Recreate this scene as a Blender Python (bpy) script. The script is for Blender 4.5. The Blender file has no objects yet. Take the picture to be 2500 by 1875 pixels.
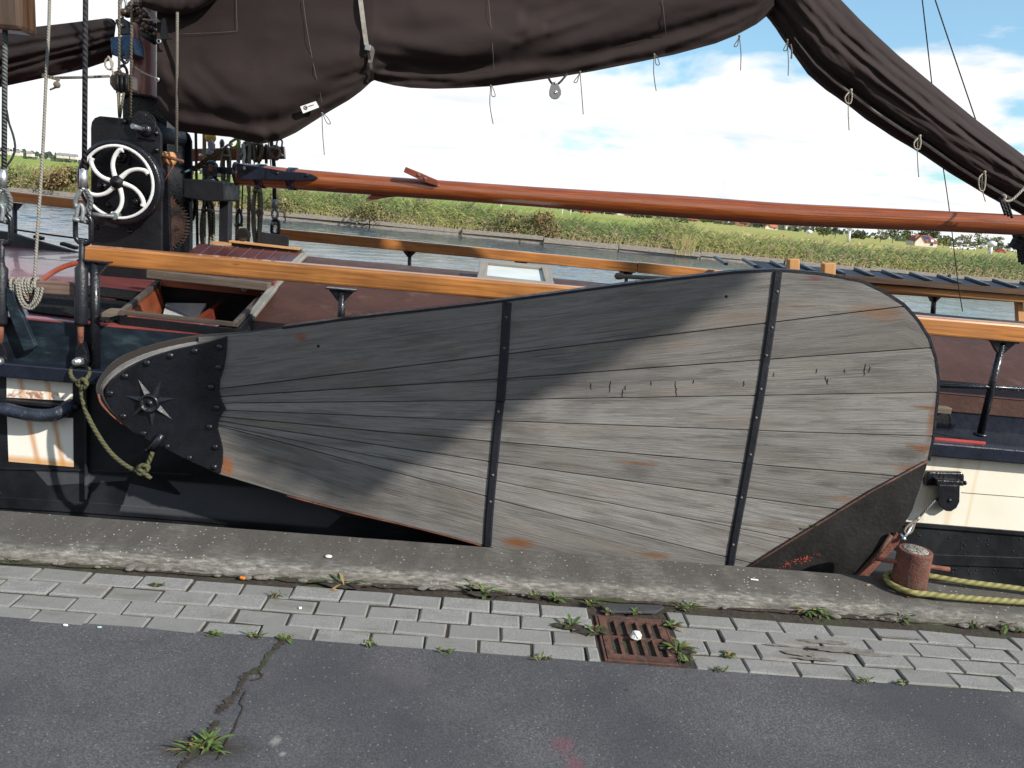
import bpy, bmesh, math, random
from mathutils import Vector, Matrix
R = math.radians
random.seed(7)
S = bpy.context.scene
COL = S.collection

# ------------------------------------------------------------------ camera
FPX, PSI, ROLL, EYE = 1950.0, R(2.0), R(5.4), 1.65
PITCH = math.atan(442 / FPX)
FW = Vector((math.sin(PSI) * math.cos(PITCH), math.cos(PSI) * math.cos(PITCH), -math.sin(PITCH)))
R0 = Vector((math.cos(PSI), -math.sin(PSI), 0)); U0 = R0.cross(FW)
CR = math.cos(ROLL) * R0 + math.sin(ROLL) * U0
CU = math.cos(ROLL) * U0 - math.sin(ROLL) * R0
cam = bpy.data.cameras.new('camera'); camo = bpy.data.objects.new('camera', cam); COL.objects.link(camo)
camo.matrix_world = Matrix(((CR.x, CU.x, -FW.x, 0), (CR.y, CU.y, -FW.y, 0), (CR.z, CU.z, -FW.z, EYE), (0, 0, 0, 1)))
cam.sensor_width = 36; cam.lens = FPX / 2500 * 36; cam.clip_start = 0.05; cam.clip_end = 9000
S.camera = camo

def ray(px, py):
    return FW + CR * ((px - 1250) / FPX) + CU * ((937.5 - py) / FPX)
def P(px, py, Y):                      # the point of the plane y = Y seen at that spot of the photograph
    d = ray(px, py); return Vector((0, 0, EYE)) + d * (Y / d.y)
def G(px, py, Z):                      # the same on the plane z = Z
    d = ray(px, py); return Vector((0, 0, EYE)) + d * ((Z - EYE) / d.z)

# ------------------------------------------------------------------ sky and sun
SUN_EL, SUN_AZ = R(33), R(55)          # azimuth measured from behind the camera towards the right
SD = Vector((math.cos(SUN_EL) * math.sin(SUN_AZ), -math.cos(SUN_EL) * math.cos(SUN_AZ), math.sin(SUN_EL)))
sun = bpy.data.lights.new('sun', 'SUN'); suno = bpy.data.objects.new('sun', sun); COL.objects.link(suno)
suno.rotation_euler = (-SD).to_track_quat('-Z', 'Y').to_euler(); suno.location = (6, -6, 12)
sun.energy = 4.6; sun.angle = R(0.85); sun.color = (1, 0.94, 0.85)
S.view_settings.view_transform = 'Standard'; S.view_settings.look = 'None'
S.view_settings.exposure = 0.62; S.view_settings.gamma = 1
S.cycles.max_bounces = 6; S.cycles.diffuse_bounces = 3; S.cycles.glossy_bounces = 3; S.cycles.transmission_bounces = 2
S.cycles.use_denoising = True; S.cycles.caustics_reflective = False; S.cycles.caustics_refractive = False

class NT:
    def __init__(s, tree): s.t = tree; s.n = tree.nodes; s.l = tree.links
    def new(s, typ, **kw):
        n = s.n.new(typ)
        for k, v in kw.items(): setattr(n, k, v)
        return n
    def put(s, sock, v):
        if hasattr(v, 'links') or isinstance(v, bpy.types.NodeSocket): s.l.new(v, sock)
        else:
            if isinstance(v, (tuple, list)) and len(v) == 3 and sock.type == 'RGBA': v = (*v, 1)
            sock.default_value = v
    def coord(s, kind='Object'):
        if kind == 'Object': return s.new('ShaderNodeNewGeometry').outputs['Position']
        return s.new('ShaderNodeTexCoord').outputs[kind]
    def map(s, v, scale=(1, 1, 1), loc=(0, 0, 0), rot=(0, 0, 0)):
        m = s.new('ShaderNodeMapping'); s.put(m.inputs[0], v)
        m.inputs['Scale'].default_value = scale; m.inputs['Location'].default_value = loc; m.inputs['Rotation'].default_value = rot
        return m.outputs[0]
    def noise(s, v, scale=5, detail=4, rough=0.55, dist=0.0):
        n = s.new('ShaderNodeTexNoise'); s.put(n.inputs['Vector'], v)
        n.inputs['Scale'].default_value = scale; n.inputs['Detail'].default_value = detail
        n.inputs['Roughness'].default_value = rough; n.inputs['Distortion'].default_value = dist
        return n.outputs[0]
    def voro(s, v, scale=5, out='Distance', dim='3D'):
        n = s.new('ShaderNodeTexVoronoi', voronoi_dimensions=dim); s.put(n.inputs['Vector'], v); n.inputs['Scale'].default_value = scale
        return n.outputs[out]
    def ramp(s, f, stops):
        n = s.new('ShaderNodeValToRGB'); s.put(n.inputs[0], f); e = n.color_ramp.elements
        while len(e) < len(stops): e.new(0.5)
        for a, (p, c) in zip(e, stops):
            a.position = p; a.color = (c, c, c, 1) if isinstance(c, (int, float)) else (*c, 1)
        return n.outputs[0]
    def mix(s, f, a, b, mode='MIX'):
        n = s.new('ShaderNodeMix', data_type='RGBA', blend_type=mode)
        s.put(n.inputs[0], f); s.put(n.inputs[6], a); s.put(n.inputs[7], b); return n.outputs[2]
    def math(s, op, a, b=0.0, c=0.0):
        n = s.new('ShaderNodeMath', operation=op); s.put(n.inputs[0], a); s.put(n.inputs[1], b); s.put(n.inputs[2], c); return n.outputs[0]
    def sep(s, v): n = s.new('ShaderNodeSeparateXYZ'); s.put(n.inputs[0], v); return n.outputs
    def comb(s, x, y, z):
        n = s.new('ShaderNodeCombineXYZ'); s.put(n.inputs[0], x); s.put(n.inputs[1], y); s.put(n.inputs[2], z); return n.outputs[0]
    def bump(s, h, strength=0.3, dist=0.01):
        n = s.new('ShaderNodeBump'); s.put(n.inputs['Height'], h); n.inputs['Strength'].default_value = strength
        n.inputs['Distance'].default_value = dist; return n.outputs[0]
    def spot(s, v, c, r, wob=0.35, soft=0.5):      # a blotch of its own shape round a point: 1 inside, 0 outside
        d = s.map(v, scale=(1 / r[0], 1 / r[1], 1 / r[2]), loc=tuple(-a / b for a, b in zip(c, r)))
        n = s.new('ShaderNodeVectorMath', operation='LENGTH'); s.put(n.inputs[0], d)
        w = s.math('ADD', s.math('MULTIPLY_ADD', s.noise(d, 1.1, 5, 0.65), wob * 3.4, -wob * 1.7), s.math('MULTIPLY_ADD', s.noise(s.map(v, (12, 12, 60)), 2, 4), wob * 1.6, -wob * .8))
        k = s.math('ADD', n.outputs['Value'], w)
        return s.ramp(k, [(.25, 1), (1, 0)])

def mat(name, fn, **kw):
    m = bpy.data.materials.new(name); m.use_nodes = True; m.node_tree.nodes.clear()
    N = NT(m.node_tree)
    b = N.new('ShaderNodeBsdfPrincipled'); o = N.new('ShaderNodeOutputMaterial'); N.l.new(b.outputs[0], o.inputs[0])
    d = fn(N) or {}; d.update(kw)
    for k, v in d.items(): N.put(b.inputs[k], v)
    return m
def paint(name, c, rough=0.5, var=0.25, scale=6, bump=0.1, metal=0.0, dirt=None, dirt_at=0.62, coat=0.0):
    def fn(N):
        v = N.coord(); n = N.noise(v, scale, 5, 0.6)
        lo = tuple(x * (1 - var) for x in c); hi = tuple(min(1, x * (1 + var)) for x in c)
        col = N.ramp(n, [(0.3, lo), (0.7, hi)])
        if dirt:
            col = N.mix(N.ramp(N.noise(v, scale * 2.3, 6, 0.65), [(dirt_at, 0), (dirt_at + 0.09, 1)]), col, dirt)
        r = N.ramp(N.noise(v, scale * 3, 4), [(0.3, max(0, rough - 0.1)), (0.7, min(1, rough + 0.12))])
        return {'Base Color': col, 'Roughness': r, 'Metallic': metal, 'Coat Weight': coat, 'Coat Roughness': 0.15, 'Specular IOR Level': .32,
                'Normal': N.bump(N.noise(v, scale * 9, 4), bump, 0.01)}
    return mat(name, fn)

# world: daylight sky with cumulus clouds by direction
W = bpy.data.worlds.new('World'); S.world = W; W.use_nodes = True; W.node_tree.nodes.clear()
N = NT(W.node_tree)
sky = N.new('ShaderNodeTexSky', sky_type='NISHITA'); sky.sun_disc = False; sky.sun_elevation = SUN_EL
sky.sun_rotation = math.atan2(SD.x, SD.y); sky.air_density = 1.0; sky.dust_density = 0.6; sky.ozone_density = 1.2
d = N.coord('Generated'); x, y, z = N.sep(d)
zz = N.math('ADD', N.math('MAXIMUM', z, 0.0), 0.16)
pv = N.comb(N.math('DIVIDE', x, zz), N.math('DIVIDE', y, zz), 0.0)
c1 = N.noise(N.map(pv, loc=(3.1, 1.4, 0.0), scale=(1.0, 0.9, 1)), 1.25, 9, 0.52, 0.25)
c2 = N.noise(N.map(pv, loc=(3.16, 1.27, 0.03), scale=(1.0, 0.9, 1)), 1.25, 7, 0.52, 0.25)
cov = N.math('ADD', c1, N.math('MULTIPLY', N.math('SUBTRACT', 0.215, N.math('MAXIMUM', z, 0.0)), 1.05))
cov = N.math('ADD', cov, N.math('MULTIPLY', N.math('SUBTRACT', 0.22, x), 0.11))
zh = N.new('ShaderNodeMapRange', interpolation_type='SMOOTHSTEP'); N.put(zh.inputs[0], z); zh.inputs[1].default_value = .42; zh.inputs[2].default_value = .62; zh.inputs[3].default_value = 0; zh.inputs[4].default_value = .34
cov = N.math('ADD', cov, zh.outputs[0])
cov = N.math('ADD', cov, N.math('MULTIPLY', N.math('MAXIMUM', N.math('MULTIPLY', y, -1.0), 0.0), .22))
mask = N.ramp(cov, [(0.47, 0), (0.56, 1)])
shade = N.ramp(N.math('SUBTRACT', c2, c1), [(0.44 - 0.42, 1.0), (0.12, 0.72)])
ccol = N.mix(shade, (0.62, 0.68, 0.80), (1.0, 1.0, 1.0))
soft = N.noise(N.map(pv, (1, 2.2, 1), (7, 2, 0)), 2.1, 7, .58, .4)
ccol = N.mix(N.ramp(soft, [(.50, 0), (.70, .6)]), ccol, (.74, .79, .86))
skyc = N.mix(.14, N.mix(1.0, sky.outputs[0], (0.76, 1.10, 1.18), 'MULTIPLY'), (6.0, 7.0, 7.3))
b1 = N.new('ShaderNodeBackground'); N.put(b1.inputs[0], skyc); b1.inputs[1].default_value = 0.100
b2 = N.new('ShaderNodeBackground'); N.put(b2.inputs[0], ccol); b2.inputs[1].default_value = 0.72
ms = N.new('ShaderNodeMixShader'); N.put(ms.inputs[0], mask); N.l.new(b1.outputs[0], ms.inputs[1]); N.l.new(b2.outputs[0], ms.inputs[2])
wo = N.new('ShaderNodeOutputWorld'); N.l.new(ms.outputs[0], wo.inputs[0])

# ------------------------------------------------------------------ mesh helpers
OFF = {}
class M:
    def __init__(s): s.v = []; s.f = []; s.m = []; s.uv = []; s.sm = []
    def face(s, idx, mi=0, uv=None, smooth=False):
        s.f.append(tuple(idx)); s.m.append(mi); s.uv.append(uv); s.sm.append(smooth)
    def add(s, pts): i = len(s.v); s.v.extend(Vector(p) for p in pts); return i
    def box(s, c, size, rot=None, mi=0):
        c = Vector(c); hx, hy, hz = (k / 2 for k in size); q = rot or Matrix.Identity(3)
        i = s.add([c + q @ Vector((a * hx, b * hy, e * hz)) for e in (-1, 1) for b in (-1, 1) for a in (-1, 1)])
        L = max(size)
        for f in ((0, 2, 3, 1), (4, 5, 7, 6), (0, 1, 5, 4), (2, 6, 7, 3), (1, 3, 7, 5), (0, 4, 6, 2)):
            uv = []
            for k in f:
                p = (((k & 1) - .5) * size[0], ((k >> 1 & 1) - .5) * size[1], ((k >> 2) - .5) * size[2])
                ax = sorted(range(3), key=lambda a: -size[a])
                uv.append((p[ax[0]], p[ax[1]] + p[ax[2]]))
            s.face([i + k for k in f], mi, uv)
        return s
    def beam(s, a, b, w, h, up=(0, 0, 1), mi=0):       # a bar of w (sideways) by h (up) from a to b
        a, b = Vector(a), Vector(b); d = (b - a); L = d.length; d.normalize()
        sd = d.cross(Vector(up)).normalized(); u = sd.cross(d)
        return s.box((a + b) / 2, (L, w, h), Matrix((d, -sd, u)).transposed(), mi)
    def prism(s, pts, vec, mi=0, mback=None):           # polygon extruded along vec
        n = len(pts); vec = Vector(vec); i = s.add(pts); j = s.add([Vector(p) + vec for p in pts])
        nx = sum(((Vector(pts[k]) - Vector(pts[0])).cross(Vector(pts[(k + 1) % n]) - Vector(pts[0])) for k in range(n)), Vector())
        flip = nx.dot(vec) > 0
        uvf = [(p[0], p[2]) for p in pts]
        a = list(range(i, i + n)); b = list(range(j, j + n))
        s.face(a[::-1] if flip else a, mi, uvf[::-1] if flip else uvf)
        s.face(b if flip else b[::-1], mi if mback is None else mback, uvf if flip else uvf[::-1])
        for k in range(n):
            q = [i + k, i + (k + 1) % n, j + (k + 1) % n, j + k]
            s.face(q if flip else q[::-1], mi, None)
        return s
    def tube(s, pts, r, n=8, mi=0, cap=True, closed=False):
        pts = [Vector(p) for p in pts]; m = len(pts)
        rr = r if isinstance(r, (list, tuple)) else [r] * m
        t0 = (pts[1] - pts[0]).normalized()
        ref = Vector((0, 0, 1)) if abs(t0.z) < 0.9 else Vector((0, 1, 0))
        u = t0.cross(ref).normalized(); rings = []; L = 0; Ls = []
        for k in range(m):
            if closed: t = pts[(k + 1) % m] - pts[k - 1]
            else: t = pts[min(k + 1, m - 1)] - pts[max(k - 1, 0)]
            t.normalize(); u = (u - t * u.dot(t)).normalized(); w = t.cross(u)
            rings.append(s.add([pts[k] + (u * math.cos(2 * math.pi * a / n) + w * math.sin(2 * math.pi * a / n)) * rr[k] for a in range(n)]))
            if k: L += (pts[k] - pts[k - 1]).length
            Ls.append(L)
        for k in range(m if closed else m - 1):
            a, b = rings[k], rings[(k + 1) % m]; l0 = Ls[k]; l1 = Ls[k + 1] if k + 1 < m else L + (pts[0] - pts[-1]).length
            for q in range(n):
                q2 = (q + 1) % n
                s.face((a + q, a + q2, b + q2, b + q), mi, [(l0, q / n), (l0, (q + 1) / n), (l1, (q + 1) / n), (l1, q / n)], True)
        if cap and not closed:
            s.face([rings[0] + q for q in range(n)][::-1], mi); s.face([rings[-1] + q for q in range(n)], mi)
        return s
    def lathe(s, o, ax, prof, n=24, mi=0, smooth=True):  # prof: (radius, height along ax)
        o = Vector(o); ax = Vector(ax).normalized()
        u = ax.orthogonal().normalized(); w = ax.cross(u); rings = []
        for r, h in prof:
            rings.append(s.add([o + ax * h + (u * math.cos(2 * math.pi * a / n) + w * math.sin(2 * math.pi * a / n)) * r for a in range(n)]))
        for k in range(len(prof) - 1):
            for q in range(n):
                q2 = (q + 1) % n
                s.face((rings[k] + q, rings[k] + q2, rings[k + 1] + q2, rings[k + 1] + q), mi, None, smooth)
        if prof[0][0] > 1e-5: s.face([rings[0] + q for q in range(n)][::-1], mi)
        if prof[-1][0] > 1e-5: s.face([rings[-1] + q for q in range(n)], mi)
        return s
    def ball(s, c, r, n=10, mi=0, sq=(1, 1, 1)):
        c = Vector(c); rows = []
        for k in range(n // 2 + 1):
            a = math.pi * k / (n // 2)
            rows.append(s.add([c + Vector((math.sin(a) * math.cos(2 * math.pi * q / n) * r * sq[0], math.sin(a) * math.sin(2 * math.pi * q / n) * r * sq[1], math.cos(a) * r * sq[2])) for q in range(n)]))
        for k in range(n // 2):
            for q in range(n):
                q2 = (q + 1) % n
                s.face((rows[k] + q, rows[k + 1] + q, rows[k + 1] + q2, rows[k] + q2), mi, None, True)
        return s
    def grid(s, fn, nu, nv, mi=0, smooth=True, uvs=(1, 1), flip=False):
        i = s.add([fn(a / nu, b / nv) for b in range(nv + 1) for a in range(nu + 1)])
        for b in range(nv):
            for a in range(nu):
                k = i + b * (nu + 1) + a; q = [k, k + 1, k + nu + 2, k + nu + 1]
                uv = [(a / nu * uvs[0], b / nv * uvs[1]), ((a + 1) / nu * uvs[0], b / nv * uvs[1]), ((a + 1) / nu * uvs[0], (b + 1) / nv * uvs[1]), (a / nu * uvs[0], (b + 1) / nv * uvs[1])]
                if flip: q = q[::-1]; uv = uv[::-1]
                s.face(q, mi, uv, smooth)
        return s

def obj(name, b, mats, parent=None, bevel=0, weld=False, **props):
    me = bpy.data.meshes.new(name)
    off = OFF.get(parent.name, Vector()) if parent else Vector()
    me.from_pydata([v - off for v in b.v], [], b.f)
    mats = mats if isinstance(mats, (list, tuple)) else [mats]
    for m in mats: me.materials.append(m)
    me.polygons.foreach_set('material_index', b.m); me.polygons.foreach_set('use_smooth', b.sm)
    if any(b.uv):
        uvl = me.uv_layers.new(name='UVMap'); k = 0; flat = []
        for f, uv in zip(b.f, b.uv):
            flat.extend(c for q in (uv or [(0, 0)] * len(f)) for c in q)
        uvl.data.foreach_set('uv', flat)
    me.validate(); me.update()
    o = bpy.data.objects.new(name, me); COL.objects.link(o)
    if parent: o.parent = parent; OFF[o.name] = off
    if bevel:
        md = o.modifiers.new('bevel', 'BEVEL'); md.width = bevel; md.segments = 2; md.limit_method = 'ANGLE'; md.angle_limit = R(40)
    for k, v in props.items(): o[k] = v
    return o
def thing(name, label, cat, loc=(0, 0, 0), group=None):
    o = bpy.data.objects.new(name, None); COL.objects.link(o); o.location = loc; o.empty_display_size = 0.1
    OFF[o.name] = Vector(loc); o['label'] = label; o['category'] = cat
    if group: o['group'] = group
    return o
def one(name, b, mats, label, cat, group=None, bevel=0):
    o = obj(name, b, mats, None, bevel, label=label, category=cat)
    if group: o['group'] = group
    return o
def struct(name, b, mats, kind='structure'): return obj(name, b, mats, None, kind=kind)
def curve(pts, n=6):                       # Catmull-Rom through the points
    pts = [Vector(p) for p in pts]; out = []
    for k in range(len(pts) - 1):
        p0, p1, p2, p3 = pts[max(k - 1, 0)], pts[k], pts[k + 1], pts[min(k + 2, len(pts) - 1)]
        for q in range(n):
            t = q / n
            out.append(0.5 * ((2 * p1) + (p2 - p0) * t + (2 * p0 - 5 * p1 + 4 * p2 - p3) * t * t + (3 * p1 - p0 - 3 * p2 + p3) * t ** 3))
    return out + [pts[-1]]
def interp(tab, x):
    if x <= tab[0][0]: return tab[0][1]
    for (a, fa), (b, fb) in zip(tab, tab[1:]):
        if x <= b: return fa + (fb - fa) * (x - a) / (b - a if b != a else 1)
    return tab[-1][1]
def rnd(a, b): return random.uniform(a, b)
from mathutils import noise as mn
def fbm(x, y, z=0.0): return mn.fractal(Vector((x, y, z)), 1.0, 2.0, 4)

# ------------------------------------------------------------------ materials
def wood_grey(N):
    uv = N.coord('UV'); v = N.coord()
    g = N.noise(N.map(uv, (1.6, 60, 1)), 3, 7, 0.72, 0.5)
    big = N.noise(N.map(uv, (0.55, 2.2, 1)), 1.6, 4, 0.6)
    col = N.ramp(g, [(0.24, (0.075, 0.072, 0.069)), (0.48, (0.205, 0.199, 0.192)), (0.76, (0.315, 0.308, 0.300))])
    col = N.mix(N.ramp(big, [(0.35, 0.0), (0.65, 0.6)]), col, (0.135, 0.129, 0.122))
    wn = N.new('ShaderNodeTexWhiteNoise', noise_dimensions='1D'); N.put(wn.inputs['W'], N.math('FLOOR', N.math('ADD', N.sep(uv)[1], .5)))
    tone = N.ramp(wn.outputs[0], [(0, (.76, .75, .74)), (.5, (.94, .935, .93)), (1, (1.08, 1.08, 1.08))])
    col = N.mix(1.0, col, tone, 'MULTIPLY')
    fleck = N.ramp(N.noise(N.map(uv, (9, 110, 1)), 2.2, 4, 0.7), [(0.63, 0), (0.70, 1)])
    col = N.mix(N.math('MULTIPLY', fleck, 0.75), col, (0.035, 0.03, 0.026))
    line = N.ramp(N.noise(N.map(uv, (0.9, 42, 1)), 2.1, 3, 0.5, 0.8), [(0.63, 0), (0.645, 1)])
    col = N.mix(N.math('MULTIPLY', line, 0.5), col, (0.05, 0.043, 0.038))
    smear = N.ramp(N.noise(N.map(uv, (1.1, 9, 1)), 2.3, 5, 0.62, 0.6), [(0.47, 0), (0.68, 0.75)])
    col = N.mix(smear, col, (0.082, 0.074, 0.066))
    warm = N.ramp(N.noise(N.map(uv, (0.8, 5, 1)), 1.7, 4, 0.6), [(0.52, 0), (0.72, 0.45)])
    col = N.mix(warm, col, (0.19, 0.15, 0.115))
    pores = N.ramp(N.noise(N.map(v, (40, 40, 90)), 3, 3, 0.6), [(0.68, 0), (0.74, 0.8)])
    col = N.mix(pores, col, (0.06, 0.052, 0.046))
    for c, r, k, cc in STAINS:
        col = N.mix(N.math('MULTIPLY', N.spot(v, c, r), k), col, cc)
    h = N.math('SUBTRACT', g, N.math('MULTIPLY', fleck, 0.6))
    return {'Base Color': col, 'Roughness': 0.8, 'Normal': N.bump(h, 0.7, 0.006), 'Specular IOR Level': 0.3}
YB = 3.68                                   # front face of the leeboard
RUSTY = (0.16, 0.062, 0.022); DARKST = (0.05, 0.045, 0.04)
STAINS = [(tuple(P(px, py, YB)), (rx, 0.2, rz), k, c) for px, py, rx, rz, k, c in (
    (2145, 765, .16, .05, .7, (0.17, .09, .04)), (2250, 1095, .09, .03, .9, RUSTY), (2215, 1110, .12, .06, .6, DARKST), (2240, 1150, .14, .035, .8, RUSTY),
    (2262, 995, .10, .012, .85, RUSTY), (2275, 1030, .03, .12, .7, RUSTY), (1265, 1325, .10, .04, .95, RUSTY), (1600, 1355, .09, .022, .7, RUSTY),
    (1555, 1131, .13, .012, .8, RUSTY), (1555, 1150, .12, .05, .5, DARKST), (1770, 1175, .05, .03, .6, DARKST), (735, 825, .035, .035, .7, (.22, .07, .035)),
    (555, 1140, .04, .07, .9, (.24, .085, .03)), (540, 1125, .03, .05, .8, (.24, .085, .03)), (1990, 680, .04, .012, .8, (.16, .04, .045)), (2020, 1182, .08, .02, .55, DARKST),
    (700, 1130, .2, .05, .35, (.12, .095, .075)), (900, 1230, .3, .03, .4, (.1, .08, .065)), (1050, 1060, .15, .05, .3, (.10, .085, .07)),
    (2010, 985, .18, .03, .35, (.12, .1, .08)), (1700, 1290, .3, .06, .3, (.12, .1, .085)), (2060, 1220, .1, .02, .5, (.2, .1, .05)))]
M_GREY = mat('weathered_grey_wood', wood_grey)
def wood_varn(dark, mid, light, rough=0.22, coat=0.6, gs=30):
    def fn(N):
        uv = N.coord('UV')
        g = N.noise(N.map(uv, (1.2, gs, 1)), 2, 5, 0.6, 0.5); b = N.noise(N.map(uv, (2.2, 5, 1)), 1.6, 4, 0.6)
        col = N.ramp(g, [(0.3, dark), (0.5, mid), (0.72, light)])
        col = N.mix(N.ramp(b, [(0.4, 0), (0.75, 0.6)]), col, dark)
        k = N.ramp(N.voro(N.map(uv, (1.6, 9, 1)), 2.0), [(0.03, 1), (0.09, 0)])
        col = N.mix(N.math('MULTIPLY', k, 0.6), col, tuple(q * 0.25 for q in dark))
        worn = N.ramp(N.noise(N.map(uv, (5, 30, 1)), 2, 5, 0.7), [(0.64, 0), (0.72, 0.5)])
        col = N.mix(worn, col, tuple(q * 0.4 for q in mid))
        return {'Base Color': col, 'Roughness': N.ramp(b, [(0.3, rough), (0.7, rough + 0.18)]), 'Coat Weight': coat, 'Coat Roughness': 0.12, 'Normal': N.bump(g, 0.12, 0.004)}
    return fn
M_RAIL = mat('orange_varnished_wood', wood_varn((.20, .070, .018), (.39, .155, .038), (.50, .225, .065), 0.33, 0.4, 36))
M_BOOM = mat('red_varnished_spar', wood_varn((.10, .022, .007), (.245, .060, .014), (.36, .115, .026), 0.14, 1.0, 48))
M_REDWOOD = mat('red_brown_wood', wood_varn((.10, .02, .012), (.19, .04, .02), (.25, .06, .03), 0.4, 0.3))
M_ORWOOD = mat('orange_red_wood', wood_varn((.16, .035, .012), (.26, .06, .02), (.33, .09, .03), 0.45, 0.2))
M_OLDWOOD = mat('bare_old_wood', wood_varn((.075, .055, .04), (.135, .105, .08), (.20, .165, .13), 0.75, 0.0))
M_DARKOLD = mat('dark_weathered_wood', wood_varn((.035, .026, .019), (.075, .056, .042), (.13, .105, .08), .75, 0))
M_BELAY = mat('red_grey_old_wood', wood_varn((.075, .042, .032), (.135, .085, .066), (.20, .145, .12), .75, 0))
M_PINE = mat('bare_pine_wood', wood_varn((.36, .17, .06), (.5, .26, .10), (.58, .33, .14), 0.6, 0.0))
M_DARKWOOD = mat('dark_brown_wood', wood_varn((.03, .017, .01), (.065, .035, .018), (.12, .06, .025), 0.35, 0.4))
M_IRON = paint('black_painted_iron', (.0075, .008, .0115), 0.28, 0.4, 9, 0.35, 0, (.03, .03, .035), 0.68, 0.25)
M_IRONDULL = paint('dull_black_iron', (.0075, .008, .0105), 0.5, 0.4, 7, 0.25, 0, (.022, .022, .025), 0.66)
M_STRAP = paint('blue_black_iron', (.012, .013, .018), 0.4, 0.3, 12, 0.3, 0, (.14, .13, .13), 0.70)
M_RUST = paint('rusty_iron', (.15, .055, .035), 0.75, 0.45, 12, 0.5, 0, (.07, .035, .028), 0.58)
M_RUST2 = paint('rust_red_cast_iron', (.095, .046, .035), 0.75, 0.4, 9, 0.4, 0, (.042, .030, .026), 0.52)
M_STEEL = paint('galvanised_steel', (.55, .56, .58), 0.35, 0.15, 20, 0.2, 0.9)
M_DULLSTEEL = paint('dull_grey_steel', (.25, .27, .28), 0.5, 0.25, 20, 0.3, 0.6)
M_WHITE = paint('white_gloss_paint', (.80, .80, .78), 0.25, 0.04, 8, 0.05, 0, None, 0.6, 0.3)
def cream(N):
    v = N.coord(); x, y, z = N.sep(v)
    n = N.noise(v, 3, 5)
    col = N.ramp(n, [(0.3, (.70, .66, .55)), (0.7, (.78, .745, .64))])
    col = N.mix(N.ramp(N.noise(N.map(v, (9, 1, 1.2)), 2, 5, 0.7), [(0.6, 0), (0.8, .4)]), col, (.62, .54, .40))
    for px, w in ((2330, .012), (2378, .006), (2268, .006)):
        c = P(px, 1180, 3.95)
        d = N.math('ABSOLUTE', N.math('SUBTRACT', N.math('ADD', x, N.math('MULTIPLY', N.noise(v, 4, 3), .03)), c.x + .015))
        col = N.mix(N.math('MULTIPLY', N.ramp(d, [(w * .3, .35), (w * 2.2, 0)]), 1.0), col, (.6, .40, .16))
    return {'Base Color': col, 'Roughness': 0.45, 'Normal': N.bump(N.noise(v, 40, 3), 0.06, 0.01)}
M_CREAM = mat('cream_paint', cream)
def cream_rust(N):
    v = N.coord(); x, y, z = N.sep(v)
    col = N.ramp(N.noise(v, 5, 4), [(0.3, (.74, .72, .64)), (0.7, (.81, .79, .73))])
    lo = P(100, 1130, 3.94).z; mid = P(90, 972, 3.94).z
    for px, w in ((80, .014), (142, .014)):
        c = P(px, 1080, 3.94)
        s_ = N.math('MULTIPLY', N.math('SUBTRACT', z, c.z), 0.16)
        d = N.math('ABSOLUTE', N.math('ADD', N.math('SUBTRACT', x, c.x), N.math('ADD', s_, N.math('MULTIPLY_ADD', N.noise(v, 5, 2), .016, -.008))))
        g = N.math('MULTIPLY', N.ramp(d, [(w * .2, .8), (w * 1.6, 0)]), N.ramp(N.noise(N.map(v, (60, 1, 3)), 1, 3), [(0.25, .5), (0.6, 1)]))
        col = N.mix(g, col, (.52, .21, .03))
    sp = N.ramp(N.noise(v, 26, 5, .65), [(0.5, 0), (0.62, 1)])
    band = N.ramp(N.math('ABSOLUTE', N.math('SUBTRACT', z, mid + .012)), [(.012, .9), (.035, 0)])
    col = N.mix(N.math('MULTIPLY', sp, band), col, (.30, .10, .03))
    band2 = N.ramp(N.math('ABSOLUTE', N.math('SUBTRACT', z, lo)), [(.006, .8), (.035, 0)])
    col = N.mix(band2, col, (.55, .26, .05))
    return {'Base Color': col, 'Roughness': 0.5}
M_CREAM2 = mat('rust_streaked_white_paint', cream_rust)
def hull_black(N):
    v = N.coord(); x, y, z = N.sep(v)
    n = N.noise(v, 2.2, 5, 0.6, 0.6)
    col = N.ramp(n, [(0.38, (.006, .0065, .0085)), (0.5, (.010, .011, .014)), (0.62, (.018, .019, .023))])
    patch = N.ramp(N.voro(N.map(v, (2.6, 1, 4.5)), 1.0, 'Color'), [(0.55, 0), (0.56, 1)])
    zone = N.math('MULTIPLY', N.ramp(N.math('ABSOLUTE', N.math('SUBTRACT', z, -0.01)), [(.085, 1), (.10, 0)]), 1)
    col = N.mix(N.math('MULTIPLY', N.math('MULTIPLY', zone, patch), .85), col, (.06, .063, .072))
    up = N.ramp(z, [(0.60, 0), (0.62, 1)])
    blu = N.ramp(N.noise(N.map(v, (3, 1, 9)), 2, 5, 0.65), [(0.38, (.005, .008, .014)), (0.55, (.010, .018, .026)), (0.72, (.03, .05, .06))])
    col = N.mix(up, col, blu)
    rs = N.ramp(N.noise(v, 9, 5, .7), [(0.70, 0), (0.75, .7)])
    col = N.mix(rs, col, (.11, .045, .02))
    sc = N.ramp(N.noise(N.map(v, (2, 1, 14)), 5, 6, .75), [(0.70, 0), (0.74, .8)])
    col = N.mix(sc, col, (.09, .095, .10))
    return {'Base Color': col, 'Roughness': N.ramp(n, [(0.3, .42), (0.7, .62)]), 'Specular IOR Level': .28, 'Normal': N.bump(N.noise(v, 12, 5), .25, .02)}
M_HULL = mat('black_hull_paint', hull_black)
M_BLUE = paint('dark_blue_paint', (.009, .012, .022), 0.3, 0.3, 8, 0.15, 0, None, .6, .3)
M_BLUEBAND = paint('worn_blue_paint', (.018, .075, .16), 0.3, 0.5, 10, 0.3, 0, (.01, .012, .016), 0.52)
M_ROOF = paint('brown_roof_paint', (.058, .026, .019), 0.6, 0.25, 3, 0.35, 0, (.082, .044, .034), 0.57)
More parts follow.
